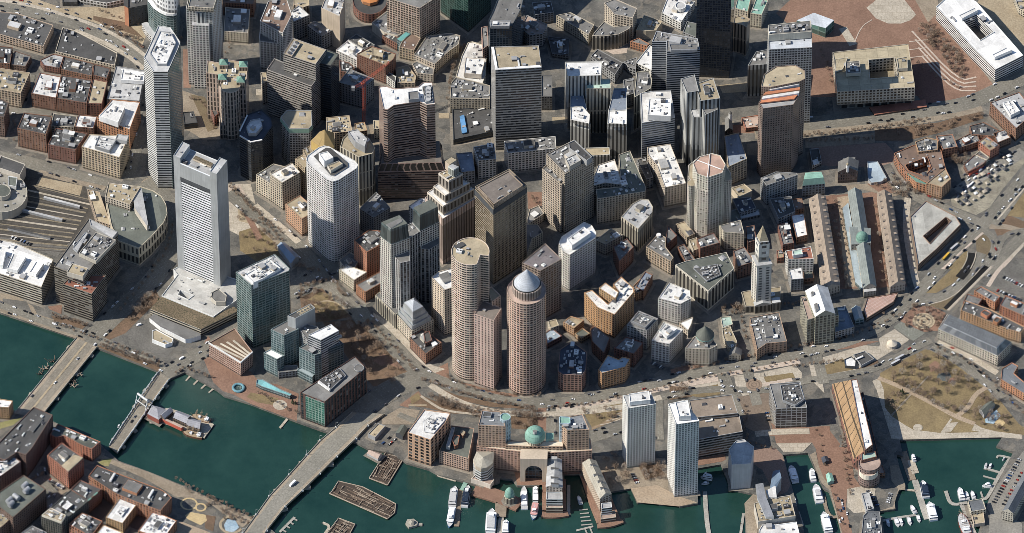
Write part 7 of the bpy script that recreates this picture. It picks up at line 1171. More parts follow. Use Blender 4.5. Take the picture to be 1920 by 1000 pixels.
BTS=[
('ferry','gray decked ferry moored at the outer side of the long float',(-64.4,-343.8),(-67.7,-375.6),10),
('ferry','white ferry with dark glass roof beside green gangway',(-49.5,-342.5),(-53.6,-375.6),9),
('ferry','blue and white ferry with pale bow pointing out to the harbor',(-70.8,-406.7),(-66.8,-376.9),9),
('ferry','long white harbor ferry with lettered sun deck',(-22.6,-378.2),(-24.4,-416.2),13),
('ferry','white cruise boat behind the narrow landing float',(-6.7,-395.3),(-7.6,-417.4),8),
('yacht','long white motor yacht moored inside the dome pier',(13.1,-343.8),(14,-378.8),9),
('ferry','plain white hull moored beside the brick pier',(26.5,-342.5),(26.5,-369.3),7),
('ferry','boat with pink canopy roof and blue bow',(23.8,-394.7),(26.7,-371.2),9),
('motorboat','small dark motorboat in the shaded slip between piers',(74.7,-357.8),(77.9,-370.5),6),
('yacht','white catamaran ferry at the aquarium basin quay',(315.5,-311.8),(320.6,-338),10),
('yacht','gray decked cruiser at the upper basin float',(338.5,-316.3),(340.9,-336.7),9),
('yacht','larger purple gray decked cruiser in the basin',(342.6,-340.6),(347.1,-369.3),11),
('ferry','white catamaran whale boat low in the basin',(350.5,-383.2),(356.3,-414.9),11),
('motorboat','small white boat beside the basin walkway',(317.3,-359.1),(319.4,-369.3),4),
('ferry','tall white ferry with dark upper windows at the long float',(463.8,-335.5),(467.2,-361.6),13),
('ferry','white catamaran ferry at the end of the long float',(470.2,-368),(474.9,-395.9),14),
('yacht','small white cruiser beside the thick float',(453.4,-294.4),(456.3,-306),9),
('motorboat','white fishing boat between floats at the basin centre',(449.4,-371.8),(454.7,-384.5),8),
('motorboat','first small white boat at the short pontoon',(424,-404.8),(422,-393.4),8),
('motorboat','broad white boat second along the short pontoon',(434.8,-404.8),(431.5,-390.8),8),
('motorboat','white boat third along the short pontoon',(439,-403.5),(436.1,-391.5),8),
('motorboat','white boat alone in the middle of the short pontoon',(448.5,-402.2),(446,-390.2),8),
('motorboat','white cabin boat at the outer end of the short pontoon',(458.9,-397.8),(456.5,-387),8),
('yacht','white motor yacht with black mast by the wharf house',(504.9,-345.7),(508.4,-365.4),10),
('motorboat','white boat close beside the wharf house corner',(512.2,-350.8),(514.5,-364.2),7),
('motorboat','white boat off the wharf house gable',(518.8,-350.1),(521.6,-362.9),7),
('yacht','white sailing boat lying along the angled float',(531.4,-342.5),(542.1,-343.8),8),
('motorboat','gray covered boat at the middle finger float',(537.4,-307.3),(535.7,-316.3),8),
('motorboat','white covered boat second at the middle finger float',(542.6,-307.9),(540.4,-316.3),6),
('motorboat','tiny white boat near the top of the angled float',(558.5,-299.6),(556,-302.8),5),
('ship','red and white lightship moored at the wharf house',(504.8,-385.8),(511.7,-416.2),14),
('ship','wooden tall ship moored on the channel side of the museum',(-364.3,-234.4),(-343.6,-243.8),9),
('ship','wooden tall ship moored on the near side of the museum',(-374.3,-260.3),(-351.4,-267.6),9),
('ferry','white excursion boat in the shadow of the white tower',(213.3,-329.7),(226.5,-332.3),10),
('motorboat','white boat moored just below the shaded excursion boat',(214.1,-339.9),(222.6,-337.4),7)]
CARS=[
('car on the boulevard below the round stone towers','boulevard traffic',[-976,-1746,-548,-1955,0,-2147,790,-2130],9,0,'car',0,'mix',False),
('car on the boulevard passing the paved greenway','boulevard traffic',[851,-2114,1706,-1830,2809,-1520,3671,-1276],12,0,'car',0,'mix',False),
('car on the boulevard near the circular brick plaza','boulevard traffic',[4043,-1107,4420,-802,4742,-351,5391,543,5986,1430],14,0,'car',0,'mix',False),
('car queued beside the waterfront park crossing','park queue',[4211,-1612,4524,-1360,4775,-1191],7,0,'car',0,'mix',False),
('car on the road by the mansard wharf building','wharf road cars',[4833,-1276,5165,-1402,5486,-1780,5772,-2238],10,0,'car',0,'mix',False),
('car on the curved highway at top left','highway traffic',[-6107,4333,-5463,4133,-5076,3970,-4655,3698,-4413,3428],16,0,'car',0,'mix',False),
('car parked along the curved highway wall','highway traffic',[-5981,4379,-5403,4224,-4821,3924,-4365,3518],12,6,'car',0,'mix',False),
('car on the quayside road by the channel','quay road cars',[-5837,-658,-5398,-895,-4900,-1107,-4029,-1595],8,0,'car',0,'mix',False),
('car on the road climbing from the truss bridge','bridge road cars',[-3845,-1612,-3426,-1276],4,0,'car',0,'mix',False),
('car on the wide southern road bridge','bridge cars',[-4952,-1360,-5472,-2155],3,0,'car',0,'mix',False),
('car on the narrow truss bridge deck','truss bridge cars',[-4300,-2297,-4471,-2653],3,0,'car',0,'mix',False),
('car beside the diagonal street at the grass square','street cars',[-2553,-513,-2219,-214,-2006,0],7,0,'car',0,'mix',False),
('car on the avenue beside the twin mansard towers','street cars',[-2032,-385,-1657,-811,-1222,-1486],9,0,'car',0,'mix',False),
('car on the road in front of the concrete city hall','city hall road cars',[4269,2426,4900,2515,5475,2756],9,0,'car',0,'mix',False),
('car on the ramp loop near the tunnel mouth','ramp cars',[5512,474,5597,258,5463,0],4,0,'car',0,'mix',False),
('car on the road between vacant lots and parking block','street cars',[4608,1255,5094,907,5397,690],6,0,'car',0,'mix',False),
('car parked in the lot behind the mansard building','lot cars',[5590,-385,5872,-556],9,0,'car',0,'mix',True),
('car parked in the far row of the lot behind the mansard building','lot cars',[5672,-171,5900,-325],8,0,'car',0,'mix',True),
('car parked in the row beside the harbor at far right','wharf lot cars',[5752,-3024,5423,-3719],17,0,'car',0,'mix',True),
('car parked beside the long slate wharf roof','wharf lot cars',[5780,-3229,5529,-3760],10,0,'car',0,'mix',True),
('car parked on the pale lot beside the brick hotel','pale lot cars',[4010,-3515,4117,-3760],8,0,'car',0,'mix',True),
('car parked at the far edge of the pale lot','pale lot cars',[4273,-3556,4232,-3719],5,0,'car',0,'mix',True),
('car parked along the wharf promenade','wharf cars',[3688,-3597,3747,-4084],9,0,'car',0,'mix',False),
('car parked in the small lot between brick lofts','loft lot cars',[-5232,-3352,-5046,-3499],9,0,'car',0,'mix',True),
('car parked on the street of brick warehouses','warehouse street cars',[-5488,-4044,-5173,-3638],7,0,'car',0,'mix',False),
('car parked by the railway office','rail lot cars',[-5822,474,-5569,344],7,0,'car',0,'mix',True),
('car parked on the shaded lot by the boulevard','shade lot cars',[1588,-1528,1739,-1629],6,0,'car',0,'mix',True),
('car parked outside the gridded office by boulevard','forecourt cars',[2897,-2297,2924,-2462],3,0,'car',0,'mix',True),
('car beside the white waterfront tower','tower forecourt cars',[1357,-3253,1416,-3417],5,0,'car',0,'mix',True),
('car parked on the gravel dock yard','yard cars',[-1332,-2711,-1440,-2843],5,0,'car',0,'mix',False),
('car waiting by the greenway crossing','boulevard traffic',[608,-2197,699,-2172],4,0,'car',0,'mix',False),
('car on the vacant lot road','lot road cars',[5239,1474,5560,1693,5910,1869],9,0,'car',0,'mix',False),
('car parked on the vacant lot edge','lot road cars',[5266,1343,5747,1693],10,0,'car',0,'mix',False),
('car scattered over the vacant market lot','vacant lot cars',[5167,1212,5393,1430,5620,1649,5225,1081,5452,1343],16,0,'car',0,'mix',False),
('white van at the vacant market lot stalls','vacant lot vans',[5197,1168,5554,1562],5,0,'van',0,'mix',False),
('white box truck on the curved concrete bridge','bridge truck',[-2411,-3368,-2499,-3474],1,0,'truck',0,'mix',False),
('silver bus at the greenway stop','buses',[4324,-1528,4461,-1427],2,0,'bus',0,'mix',False),
('silver bus under the parking block in shade','buses',[5090,258,5167,344],1,0,'bus',0,'mix',False),
('yellow bus under the parking block in shade','buses',[5004,112,5056,189],1,0,'yellowbus',0,'mix',False),
('white van near the low office by the channel','vans',[-5306,-904,-5243,-938],1,0,'van',0,'mix',False),
('white van on the quayside road between bridges','vans',[-4365,-1377,-4315,-1410],1,0,'van',0,'mix',False),
('white truck at the truss bridge junction','vans',[-3818,-1494,-3770,-1461],1,0,'van',0,'mix',False),
('white truck beside angular pavilion','vans',[-4323,-955,-4280,-938],1,0,'van',0,'mix',False)]
TRE=[
('bare','bare brown tree on the waterfront park lawn',[4268,-1738,4738,-1377,5127,-1612,5531,-2197,5396,-2529,5042,-2280,4507,-1905],35,False,1),
('bare','bare brown tree along the park path',[4339,-1821,4636,-2047,4920,-2280],11,True,0.9),
('bare','bare tree on the grass square south of the stone towers',[-2432,-385,-2093,-385,-1874,-683,-1902,-853,-2147,-870,-2457,-683],15,False,0.8),
('bare','bare tree in the shaded garden strip by the boulevard',[-2084,-980,-1656,-895,-1375,-1444,-1219,-1821,-1462,-1905,-1770,-1612],17,False,1),
('bare','bare street tree on the brick plaza grove',[4797,3951,4983,4015,5252,3563,5400,3293,5298,3086,4997,3518],34,False,0.62),
('bare','bare tree in the quayside strip between bridges',[-4711,-1259,-4029,-1595],14,True,0.6),
('bare','bare tree in the garden beside the truck road',[-4421,-768,-4246,-445,-4152,-513,-4326,-853],5,False,0.9),
('bare','bare tree on the mulch bank below the round towers',[-973,-2047,-669,-2197,-364,-2330,-425,-2346,-851,-2163],11,False,0.8),
('bare','bare tree in the round garden behind the arch hotel',[-12,-2321,273,-2280,291,-2529,30,-2545],9,False,0.9),
('bare','bare tree in the walled garden beside the tan pier hall',[967,-2941,1209,-2900,1326,-3352,1114,-3474],6,False,1),
('bare','bare tree beside the white waterfront tower',[1449,-3147,1721,-3106,1747,-3393,1477,-3352],8,False,0.9),
('bare','bare tree on the forecourt of the granite temple',[2366,-666,2692,-641,2689,-768,2394,-785],6,False,0.7),
('bare','bare tree at the north end of the market lanes',[4175,1343,4552,1430,4730,1168,4478,1081],11,False,0.7),
('bare','bare tree in the lane between granite market rows',[3730,994,3879,-385],12,True,0.6),
('bare','bare tree in the lane before the parking block',[4228,1037,4280,-342],9,True,0.55),
('bare','bare tree by the red awning hall',[5096,1843,5328,1843,5307,1632,5153,1667],6,False,0.8),
('bare','bare tree around the circular brick plaza',[4482,-768,4578,-641,4915,-683,4970,-853,4810,-1039,4566,-1005],11,False,0.6),
('bare','bare tree lining the paved greenway',[1842,-1696,2351,-1562],6,True,0.5),
('bare','bare tree on the greenway garden by the parking block',[1839,-1947,2010,-1880,2020,-2072,1855,-2114],8,False,0.8),
('bare','bare tree on the south playground promenade',[-3796,-3393,-3368,-3662,-2941,-3963,-3122,-3882,-3549,-3638],12,False,0.55),
('bare','bare tree beside the round terminal and tracks road',[-3334,2711,-3198,2267,-3126,1825],5,True,0.6),
('bare','bare street tree on the tree lined shaded street',[-743,2845,-695,3293,-601,3563],8,True,0.7),
('ever','dark evergreen tree in the waterfront park',[4412,-2014,4472,-2030],2,True,0.7),
('ever','dark evergreen on the banking hall roof terrace',[-4121,-530,-3872,-641,-3651,-836],5,True,0.55),
('ever','dark evergreen by the glass canopy hall',[-2523,-2147,-2455,-2213],2,True,0.6),
('bare','bare tree on the wharf promenade beside brick hotel',[3726,-2653,3858,-3352],6,True,0.5),
('bare','bare street tree along the road by the mansard building',[4798,-1402,5124,-1696,5414,-2072],8,True,0.45),
('bare','bare tree on the small lawn beside low office by channel',[-5279,-811,-5092,-870,-4905,-955],6,True,0.5)]
SLOT=[0,0,0,0,0,1,1,0,0,0,0,0,0,0,0,1,0,0,0,0,1,0,0,1,0,1,0,0,1,0,0,0,1,0,0,0,0,0,0,0,1,2,0,0,0,0,1,0,0,0,1,1,1,1,0,2,0,1,0,0,1,3,1,0,0,0,0,0,0,1,2,1,0,0,0,1,0,0,0,0,0,0,1,0,0,0,1,0,0,0,0,0,0,1,0,0,0,1,0,0,0,1,0,1,0,0,0,1,0,0,1,1,0,0,0,0,0,1,0,0,0,0,0,0,1,1,2,0,0,1,1,0,0,0,1,1,0,1,0,1,2,3,4,3,2,0,0,0,3,0,1,2,3,4,0,1,2,3,0,1,2,3,1,2,3,4,5,0,1,2,3,4,5,6,1,2,3,4,5,1,3,0,0,0,5,2,0,1,2,0,0,0,1,3,1,3,4,1,5,3,2,6,1,2,3,0,1,0,1,2,3,1,0,0,0,1,2,0,1,0,2,1,1,0,3,0,1,4,2,2,1,2,0,2,0,0,0,1,0,1,2,3,2,2,1,2,3,3,1,2,1,0,1]
SLOTP=[0,0,0,0,1,0,1,1,2,0,2,0,0,1,2,0,1,1,0,0,0,1,1,0,1,0,2,0,0,1,0,0,1,0,1,0,0,1,0,0,2,0,0,1,2,0,3,1,3,0,0,1,1,2,0,0,0,1,1,0,0,0,1,0,1,0,1,0,1,0,1,0,0,0,2,0,1,0,0,0,1,0,0,1,0,0,0,0,0,1,0,1,0,0,0,0,1,1,0,1,1,1,0,1,1,2,0,3,0,1,2,0,1,0,1,0,1,1,0,0,1,2,1,0,0,0,1,0,1,2,1,1,2,1,0,2,0,1,1,0,2,0,0,0,0,0,0,0,0,1,1,0,1,0,2,0,1,0,2,1,2,0,3,0,1,0,0,0,0,1,0,0,1,2,1,0,0,1,0,1,1,0,2,3,2,0,3,1,0,1,0,0,0,1,0,1,0,2,0,0,1,0,1,2,0,1,0,1,1,1,0,0,2,1,1,0,0,0,0,0,0,0,0,0,0,0,1,1,1,0,0,0,1,2,1,0,1,1,0,2,1,0,0,2,2,0,0,1,2,0,2,0,3,1,2,3,0,0,2,2,2,2,0,0,2,0,1,0,3,2]
TRE2=[
([4268,-1738,4738,-1377,5127,-1612,5531,-2197,5700,-2529,5275,-2529,4923,-2197,4507,-1905],34,False,0.7),
([4322,-1988,4442,-2030,4373,-2280,4267,-2197],9,False,0.8),
([5355,-2030,5703,-2446,5574,-2628,5336,-2529],9,False,0.7),
([4797,3951,4983,4015,5252,3563,5400,3293,5298,3086,4997,3518],60,False,0.6),
([4678,3428,5291,2889],8,True,0.5),
([-973,-2047,-669,-2197,-364,-2330,0,-2446,-61,-2529,-425,-2396,-851,-2197],26,False,0.7),
([-1964,-853,-1656,-895,-1375,-1444,-1219,-1821,-1462,-1905,-1770,-1612],30,False,0.9),
([-2463,-385,-2094,-360,-1874,-641,-1872,-853,-2208,-887],26,False,0.7),
([-4742,-1259,-4028,-1612],26,True,0.5),
([-3842,-1713,-3753,-1612,-3413,-1796],10,True,0.5),
([-2922,-1988,-2428,-2363],12,True,0.45),
([-5310,-785,-4875,-955],16,True,0.5),
([-4470,-768,-4125,-385,-4060,-513,-4415,-938],14,False,0.7),
([-762,-1738,-487,-1930,-61,-2047,365,-2047],22,True,0.45),
([364,-2263,851,-2197,1339,-2047,1766,-1930],22,True,0.45),
([1830,-1654,2812,-1402,3673,-1191],22,True,0.4),
([1766,-1930,2317,-1746,2807,-1629,3298,-1511],20,True,0.4),
([0,-2297,304,-2280,303,-2570,0,-2570],16,False,0.7),
([968,-2900,1270,-2859,1356,-3393,1084,-3499],14,False,0.9),
([1419,-3106,1751,-3089,1778,-3393,1446,-3393],14,False,0.8),
([2056,-2876,2408,-2843],9,True,0.5),
([3639,1081,3879,-385],26,True,0.5),
([3782,1081,4002,-385],22,True,0.5),
([4262,1124,4340,-385],26,True,0.5),
([4145,1386,4553,1474,4761,1168,4541,1081],24,False,0.6),
([3384,2134,4138,2223,4896,2400],34,True,0.5),
([3444,2046,4259,2072],20,True,0.5),
([4263,2214,5020,2338,5498,2533,5556,2426,4635,2072],36,False,0.6),
([4483,-726,4579,-615,4915,-666,5001,-853,4810,-1065,4535,-1022],30,False,0.5),
([3990,-811,4298,-768],8,True,0.5),
([4864,-1276,5310,-1612,5600,-1988,5828,-2363],18,True,0.45),
([-3797,-3352,-2881,-3963],30,True,0.45),
([-3489,-3638,-3061,-3922,-2939,-4044,-3362,-3922],16,False,0.5),
([-755,2711,-695,3338,-570,3653],16,True,0.6),
([-3298,3879,-3414,3428,-4185,3879,-4959,4242],26,True,0.45),
([-4954,4106,-4436,3788,-4333,3518,-4820,3879],26,False,0.5),
([-3826,2756,-3649,2711,-3498,2223],12,True,0.5),
([-3302,1299,-3045,950,-2664,517],16,True,0.5),
([-3160,517,-2852,603,-2721,258],10,False,0.6),
([2335,-641,2704,-615,2701,-785,2363,-811],14,False,0.6),
([2613,-598,2693,-1191],10,True,0.45),
([3023,-641,3319,-598],8,True,0.5),
([3736,-2280,3803,-3597],22,True,0.45),
([3456,-2529,3717,-4084],14,True,0.4),
([5066,1869,5347,1869,5319,1606,5120,1632],14,False,0.7),
([-5886,2046,-5377,1825,-4740,1474],20,True,0.45),
([-6032,2533,-5766,2178],8,True,0.5),
([-2562,0,-2221,-86],8,True,0.6),
([-5423,-3393,-5133,-3106],8,True,0.5),
([-3303,1343,-2981,863,-2597,258],20,True,0.6),
([-3200,950,-2853,647,-2690,258,-2965,86,-3145,430],18,False,0.6),
([-1036,-1796,-670,-1988,-243,-2155,243,-2238],30,True,0.55),
([-852,-2072,-486,-2238,-61,-2346,425,-2404],26,True,0.55),
([790,-2280,1215,-2238,1213,-2529,910,-2446],14,False,0.6),
([-2463,-342,-2096,-214,-1907,-513],16,True,0.6),
([-1657,-853,-1284,-1402,-1098,-1696],18,True,0.55),
([2075,-1612,2996,-1360,3920,-1124,4482,-768],36,True,0.5),
([3174,-1612,3664,-1528,4033,-1444],14,True,0.5),
([4044,3338,3781,2979,3671,3608],10,True,0.5),
([-4543,-768,-4017,172,-3939,690],16,True,0.55),
([-5275,-895,-4869,-1107,-4030,-1528],22,True,0.5),
([2644,-2197,2663,-2777,2963,-2900],14,True,0.5),
([249,1124,341,690],6,True,0.6)]

wm,nt,p=new_mat('harbor_water',.12,.5); tc=nd(nt,'ShaderNodeTexCoord')
f=noise(nt,tc.outputs['Object'],.012,6,.7); nt.links.new(mixc(nt,remap(nt,f,.35,.65,0,1),(.008,.031,.025),(.017,.050,.040)),p.inputs['Base Color'])
bp=nd(nt,'ShaderNodeBump'); bp.inputs['Strength'].default_value=.4; bp.inputs['Distance'].default_value=.4; nt.links.new(noise(nt,tc.outputs['Object'],.35,4),bp.inputs['Height']); nt.links.new(bp.outputs[0],p.inputs['Normal'])
poly_sheet('harbor_water',D(WATER),-3.0,wm)
poly_sheet('ground',D(COAST),0.0,groundmat('street'),-6)
poly_sheet('ground',D(FORT),0.0,groundmat('street'),-6)
for k,(name,mat,pts,lay) in enumerate(GRD): poly_sheet(name,D(pts),.09*lay+.011*SLOT[k],groundmat(mat))
for k,(name,mat,pts,w,lay) in enumerate(RDS):
    pts=D(pts)
    cx=sum(a[0] for a in pts)/len(pts); cy=sum(a[1] for a in pts)/len(pts); mb=MB(); strip(pts,w,.09*lay+.011*SLOT[k+len(GRD)],mb,cx,cy); struct(name,mb,[groundmat(mat)],(cx,cy,0))
# ---------------- buildings
for bi,(name,label,cat,tiers) in enumerate(BLD):
    p0=D(tiers[0][2]); cx=round(sum(a[0] for a in p0)/len(p0),1); cy=round(sum(a[1] for a in p0)/len(p0),1)
    root=tag(link(name,None,None,(cx,cy,0)),label,cat)
    poly_sheet('pavement',outset(ccw(p0),3.2),.02+.011*SLOTP[bi],groundmat('pavement'))
    for k,t in enumerate(tiers):
        t=list(t); t[2]=[(x-cx,y-cy) for x,y in D(t[2])]
        if 'hole' in t[8]: t[8]=dict(t[8],hole=[(x-cx,y-cy) for x,y in D(t[8]['hole'])])
        tier(root,t,bi*31+k,k==0)
# ---------------- bridges
def bridge(name,label,L,Rr,z,th,mat,pier_n,rail=1.0,rails_mat='concrete'):
    cx=sum(a[0] for a in L)/len(L); cy=sum(a[1] for a in L)/len(L); L=[Vector((x-cx,y-cy)) for x,y in L]; Rr=[Vector((x-cx,y-cy)) for x,y in Rr]
    root=tag(link(name,None,None,(cx,cy,0)),label,'bridge'); n=len(L)
    dm=MB(); sl=MB(); ws=((L[0]-Rr[0]).length)
    def row(f): return [l.lerp(r,f) for l,r in zip(L,Rr)]
    def slab(m,A,B,z0,z1):
        v=0
        for i in range(len(A)-1):
            d=(A[i+1]-A[i]).length; a,b,c,e=A[i],B[i],B[i+1],A[i+1]
            w=(a-b).length/2
            q=[(*b,z1),(*c,z1),(*e,z1),(*a,z1)]; uv=[(w,v),(w,v+d),(-w,v+d),(-w,v)]
            nz=(Vector(q[1])-Vector(q[0])).cross(Vector(q[2])-Vector(q[0])).z
            if nz<0: q.reverse(); uv.reverse()
            m.face(q,uv); m.face([(*a,z0),(*e,z0),(*e,z1),(*a,z1)]); m.face([(*c,z0),(*b,z0),(*b,z1),(*c,z1)]); m.face([(*a,z0),(*b,z0),(*c,z0),(*e,z0)]); v+=d
    slab(dm,row(.0),row(1.0),z-th,z); link('deck',weld(dm.mesh('deck',[groundmat('bridgewalk')])),root)
    rm=MB(); slab(rm,row(.17),row(.83),z-.02,z+.12); link('roadway',weld(rm.mesh('roadway',[groundmat(mat)])),root)
    for f0,f1 in ((0,.022),(.978,1)):
        pm=MB(); slab(pm,row(f0),row(f1),z,z+rail); link('parapet',weld(pm.mesh('parapet',[groundmat(rails_mat)])),root)
    for k in range(pier_n):
        i=min(n-2,int((k+.5)/pier_n*(n-1))); f=(k+.5)/pier_n*(n-1)-i; a=L[i].lerp(L[i+1],f); b=Rr[i].lerp(Rr[i+1],f); m=MB(); ang=math.atan2(b.y-a.y,b.x-a.x); l=(b-a).length; c=(a+b)/2
        m.box(-l/2-2.5,l/2+2.5,-2.2,2.2,-5,z-th); link('pier',m.mesh('pier',[groundmat('concrete')]),root,(c.x,c.y,0),ang)
    return root
b1=bridge('road_bridge','wide southern road bridge with brown median and paved walks',*BR1,1.0,1.6,'bridgeroad',4)
m=MB(); 
l,r=BR1; cx,cy=b1.location.x,b1.location.y
mid=[((a[0]+b[0])/2-cx,(a[1]+b[1])/2-cy) for a,b in zip(l,r)]
strip(mid,2.4,1.35,m); link('median',m.mesh('median',[groundmat('sand')]),b1)
b2=bridge('truss_bridge','narrow old steel bridge with raised truss frame over roadway',*BR2,1.2,1.4,'bridgeroad',5,1.6,'steelpale')
steel=flatmat('steel_pale',(.46,.48,.48),.5)
l,r=BR2; cx,cy=b2.location.x,b2.location.y
for s in (l,r):
    m=MB(); a=Vector((s[0][0]-cx,s[0][1]-cy)); b=Vector((s[-1][0]-cx,s[-1][1]-cy)); N=14
    for i in range(N):
        p1=a.lerp(b,i/N); p2=a.lerp(b,(i+1)/N); h=4.2; pm=(p1+p2)/2
        m.tube((*p1,1),(*pm,h),.35,.35,4); m.tube((*pm,h),(*p2,1),.35,.35,4)
        if i<N-1: pn=a.lerp(b,(i+1.5)/N); m.tube((*pm,h),(*pn,h),.4,.4,4)
    link('truss',m.mesh('truss',[steel]),b2)
m=MB(); a=Vector((l[0][0]-cx,l[0][1]-cy)).lerp(Vector((l[-1][0]-cx,l[-1][1]-cy)),.42); b=Vector((r[0][0]-cx,r[0][1]-cy)).lerp(Vector((r[-1][0]-cx,r[-1][1]-cy)),.42); d=(Vector((l[-1][0]-l[0][0],l[-1][1]-l[0][1]))).normalized()*9
for q in (a,b):
    for sg in (-1,1): m.tube((q.x+d.x*sg,q.y+d.y*sg,1),(q.x,q.y,17),.7,.5,5)
m.tube((a.x,a.y,16.5),(b.x,b.y,16.5),1.4,1.4,6); m.tube((a.x+d.x*.5,a.y+d.y*.5,11),(b.x+d.x*.5,b.y+d.y*.5,11),.6,.6,5); m.tube((a.x-d.x*.5,a.y-d.y*.5,11),(b.x-d.x*.5,b.y-d.y*.5,11),.6,.6,5)
link('lift_frame',m.mesh('lift_frame',[steel]),b2)
b3=bridge('road_bridge','broad curved concrete bridge with pale roadway and lamp brackets',*BR3,2.5,2.0,'bridgeroad2',6,1.1)
l,r=BR3; cx,cy=b3.location.x,b3.location.y
for s,o in ((l,1),(r,-1)):
    for i in range(1,len(s)-1):
        m=MB(); x,y=s[i][0]-cx,s[i][1]-cy; m.tube((x,y,2.5),(x,y,11),.22,.12,5); m.tube((x,y,11),(x+2.5*o,y-1,11.4),.1,.1,4); m.box(x-1.2,x+1.2,y-1.2,y+1.2,1.5,3.1); link('lamp_bracket',m.mesh('lamp_bracket',[steel]),b3)
# ---------------- timber pile fields, mooring block, dolphins
TW=[flatmat('old_timber',(.16,.115,.085),.9,0,.35),flatmat('pale_timber',(.30,.245,.19),.9,0,.3),flatmat('dark_timber',(.06,.045,.035),.9)]
def timber(label,poly,seed,h=.3):
    r=random.Random(seed); cx=sum(a[0] for a in poly)/len(poly); cy=sum(a[1] for a in poly)/len(poly); p=ccw([(x-cx,y-cy) for x,y in poly]); root=tag(link('timber_pier',None,None,(cx,cy,-3)),label,'pier')
    t=longdir(p); c,s=math.cos(t),math.sin(t); m=MB(); m.prism(p,-.5,1.0); link('fender_base',weld(m.mesh('fender_base',[TW[2]])),root)
    us=[q[0]*c+q[1]*s for q in p]; vs=[-q[0]*s+q[1]*c for q in p]; back=lambda u,v:(u*c-v*s,u*s+v*c); small=inset(p,.8)
    for k in range(96):
        cross=r.random()<.4; L=r.uniform(5,12) if cross else r.uniform(8,24)
        u=r.uniform(min(us),max(us)); v=min(vs)+(max(vs)-min(vs))*(r.randint(0,11)+.5)/12 if not cross else r.uniform(min(vs),max(vs)); a=(math.pi/2 if cross else 0)+r.gauss(0,.06); x,y=back(u,v)
        e=[(x+math.cos(t+a)*L/2*sg,y+math.sin(t+a)*L/2*sg) for sg in(-1,1)]
        if not all(inside(q,small) for q in e): continue
        mb=MB(); z=r.uniform(1.0,2.3); mb.tube((e[0][0],e[0][1],z),(e[1][0],e[1][1],z+r.uniform(-.3,.3)),.42,.42,4); link('timber_beam',mb.mesh('timber_beam',[r.choice(TW[:2])]),root)
    for i in range(len(p)):
        a=p[i]; b=p[(i+1)%len(p)]; mb=MB(); mb.tube((*a,1.6),(*b,1.6),.7,.7,5); link('edge_waler',mb.mesh('edge_waler',[TW[1]]),root)
for k,(lab,poly) in enumerate(TIMB): timber(lab,D(poly),k+3)
for k,(lab,x,y,ang) in enumerate(DOLPH):
    m=MB(); r=random.Random(k)
    for i in range(5):
        q=(r.uniform(-1.5,1.5),i*1.6-3.2); m.tube((q[0],q[1],-3),(q[0]*.3+r.uniform(-6,6),q[1]*1.8+r.uniform(-2,2),r.uniform(.5,3)),.38,.3,5)
    m.tube((0,-4,-1.6),(0,4,-1.4),.5,.5,5); m.tube((-3,0,-1.8),(3,0,-1.3),.4,.4,5)
    tag(link('mooring_piles',weld(m.mesh('mooring_piles',[TW[k%2]])),None,(x,y,0),ang),lab,'mooring piles','leaning piles beside the southern bridge')
x,y=ROCK; m=MB(); m.prism([(6,-3),(7,2),(2,7),(-5,6),(-7,0),(-3,-6)],-1.5,3.2); m.tube((0,0,3.1),(1,1,6.5),4,2,7); m.box(5,12,-2,2,-1,1.6); tag(link('mooring_block',weld(m.mesh('mooring_block',[groundmat('concrete')])),None,(x,y,-3)),'rough gray mooring block standing alone in the harbor','mooring')
x,y=FOUNT; m=MB(); N=28
for i in range(N):
    for k in range(8):
        f=lambda a,b:((6+1.6*math.cos(b))*math.cos(a),(6+1.6*math.cos(b))*math.sin(a),1.3+1.3*math.sin(b)); a0,a1=2*math.pi*i/N,2*math.pi*(i+1)/N; c0,c1=2*math.pi*k/8,2*math.pi*(k+1)/8; m.face([f(a0,c0),f(a1,c0),f(a1,c1),f(a0,c1)])
rt=tag(link('fountain',None,None,(x,y,.2)),'round blue rimmed fountain on brick waterfront plaza','fountain'); link('rim',weld(m.mesh('rim',[flatmat('blue_rim',(.12,.24,.28),.5)])),rt); m=MB(); m.prism([(5.2*math.cos(i*.4),5.2*math.sin(i*.4)) for i in range(15)],0,.6); link('basin',m.mesh('basin',[flatmat('basin_dark',(.03,.06,.06),.2)]),rt)
# canopy stalls on the vacant lot
r=random.Random(4); SM=[]
for c in (0,3,2):
    mb=MB(); mb.prism([(-2.2,-1.8),(2.2,-1.8),(2.2,1.8),(-2.2,1.8)],2.0,2.3,c)
    for x in(-2,2):
        for y in(-1.6,1.6): mb.tube((x,y,0),(x,y,2.1),.09,.09,4,1)
    for a,b in (((-2.2,-1.8),(2.2,-1.8)),((2.2,-1.8),(2.2,1.8)),((2.2,1.8),(-2.2,1.8)),((-2.2,1.8),(-2.2,-1.8))): mb.face([(*a,2.3),(*b,2.3),(0,0,3.4)],None,c)
    mb.box(-1.6,1.6,-.6,.6,0,.9,1); SM.append(mb.mesh('market_stall',UM))
LP=D(LOT); n=0; used=[]
while n<34:
    x=r.uniform(min(q[0] for q in LP),max(q[0] for q in LP)); y=r.uniform(min(q[1] for q in LP),max(q[1] for q in LP))
    if not inside((x,y),LP) or any((x-a)**2+(y-b)**2<30 for a,b in used): used.append((1e5,n)); n+=(len(used)>3000)*50; continue
    used.append((x,y)); k=r.randrange(3); s=r.uniform(.8,1.5); o=link('market_stall',SM[k],None,(x,y,.3),r.choice((.6,.75,2.2)),(s,s,1)); tag(o,('white','tan','dark')[k]+' canopy stall standing on the vacant market lot','stall','stalls on the vacant market lot'); n+=1
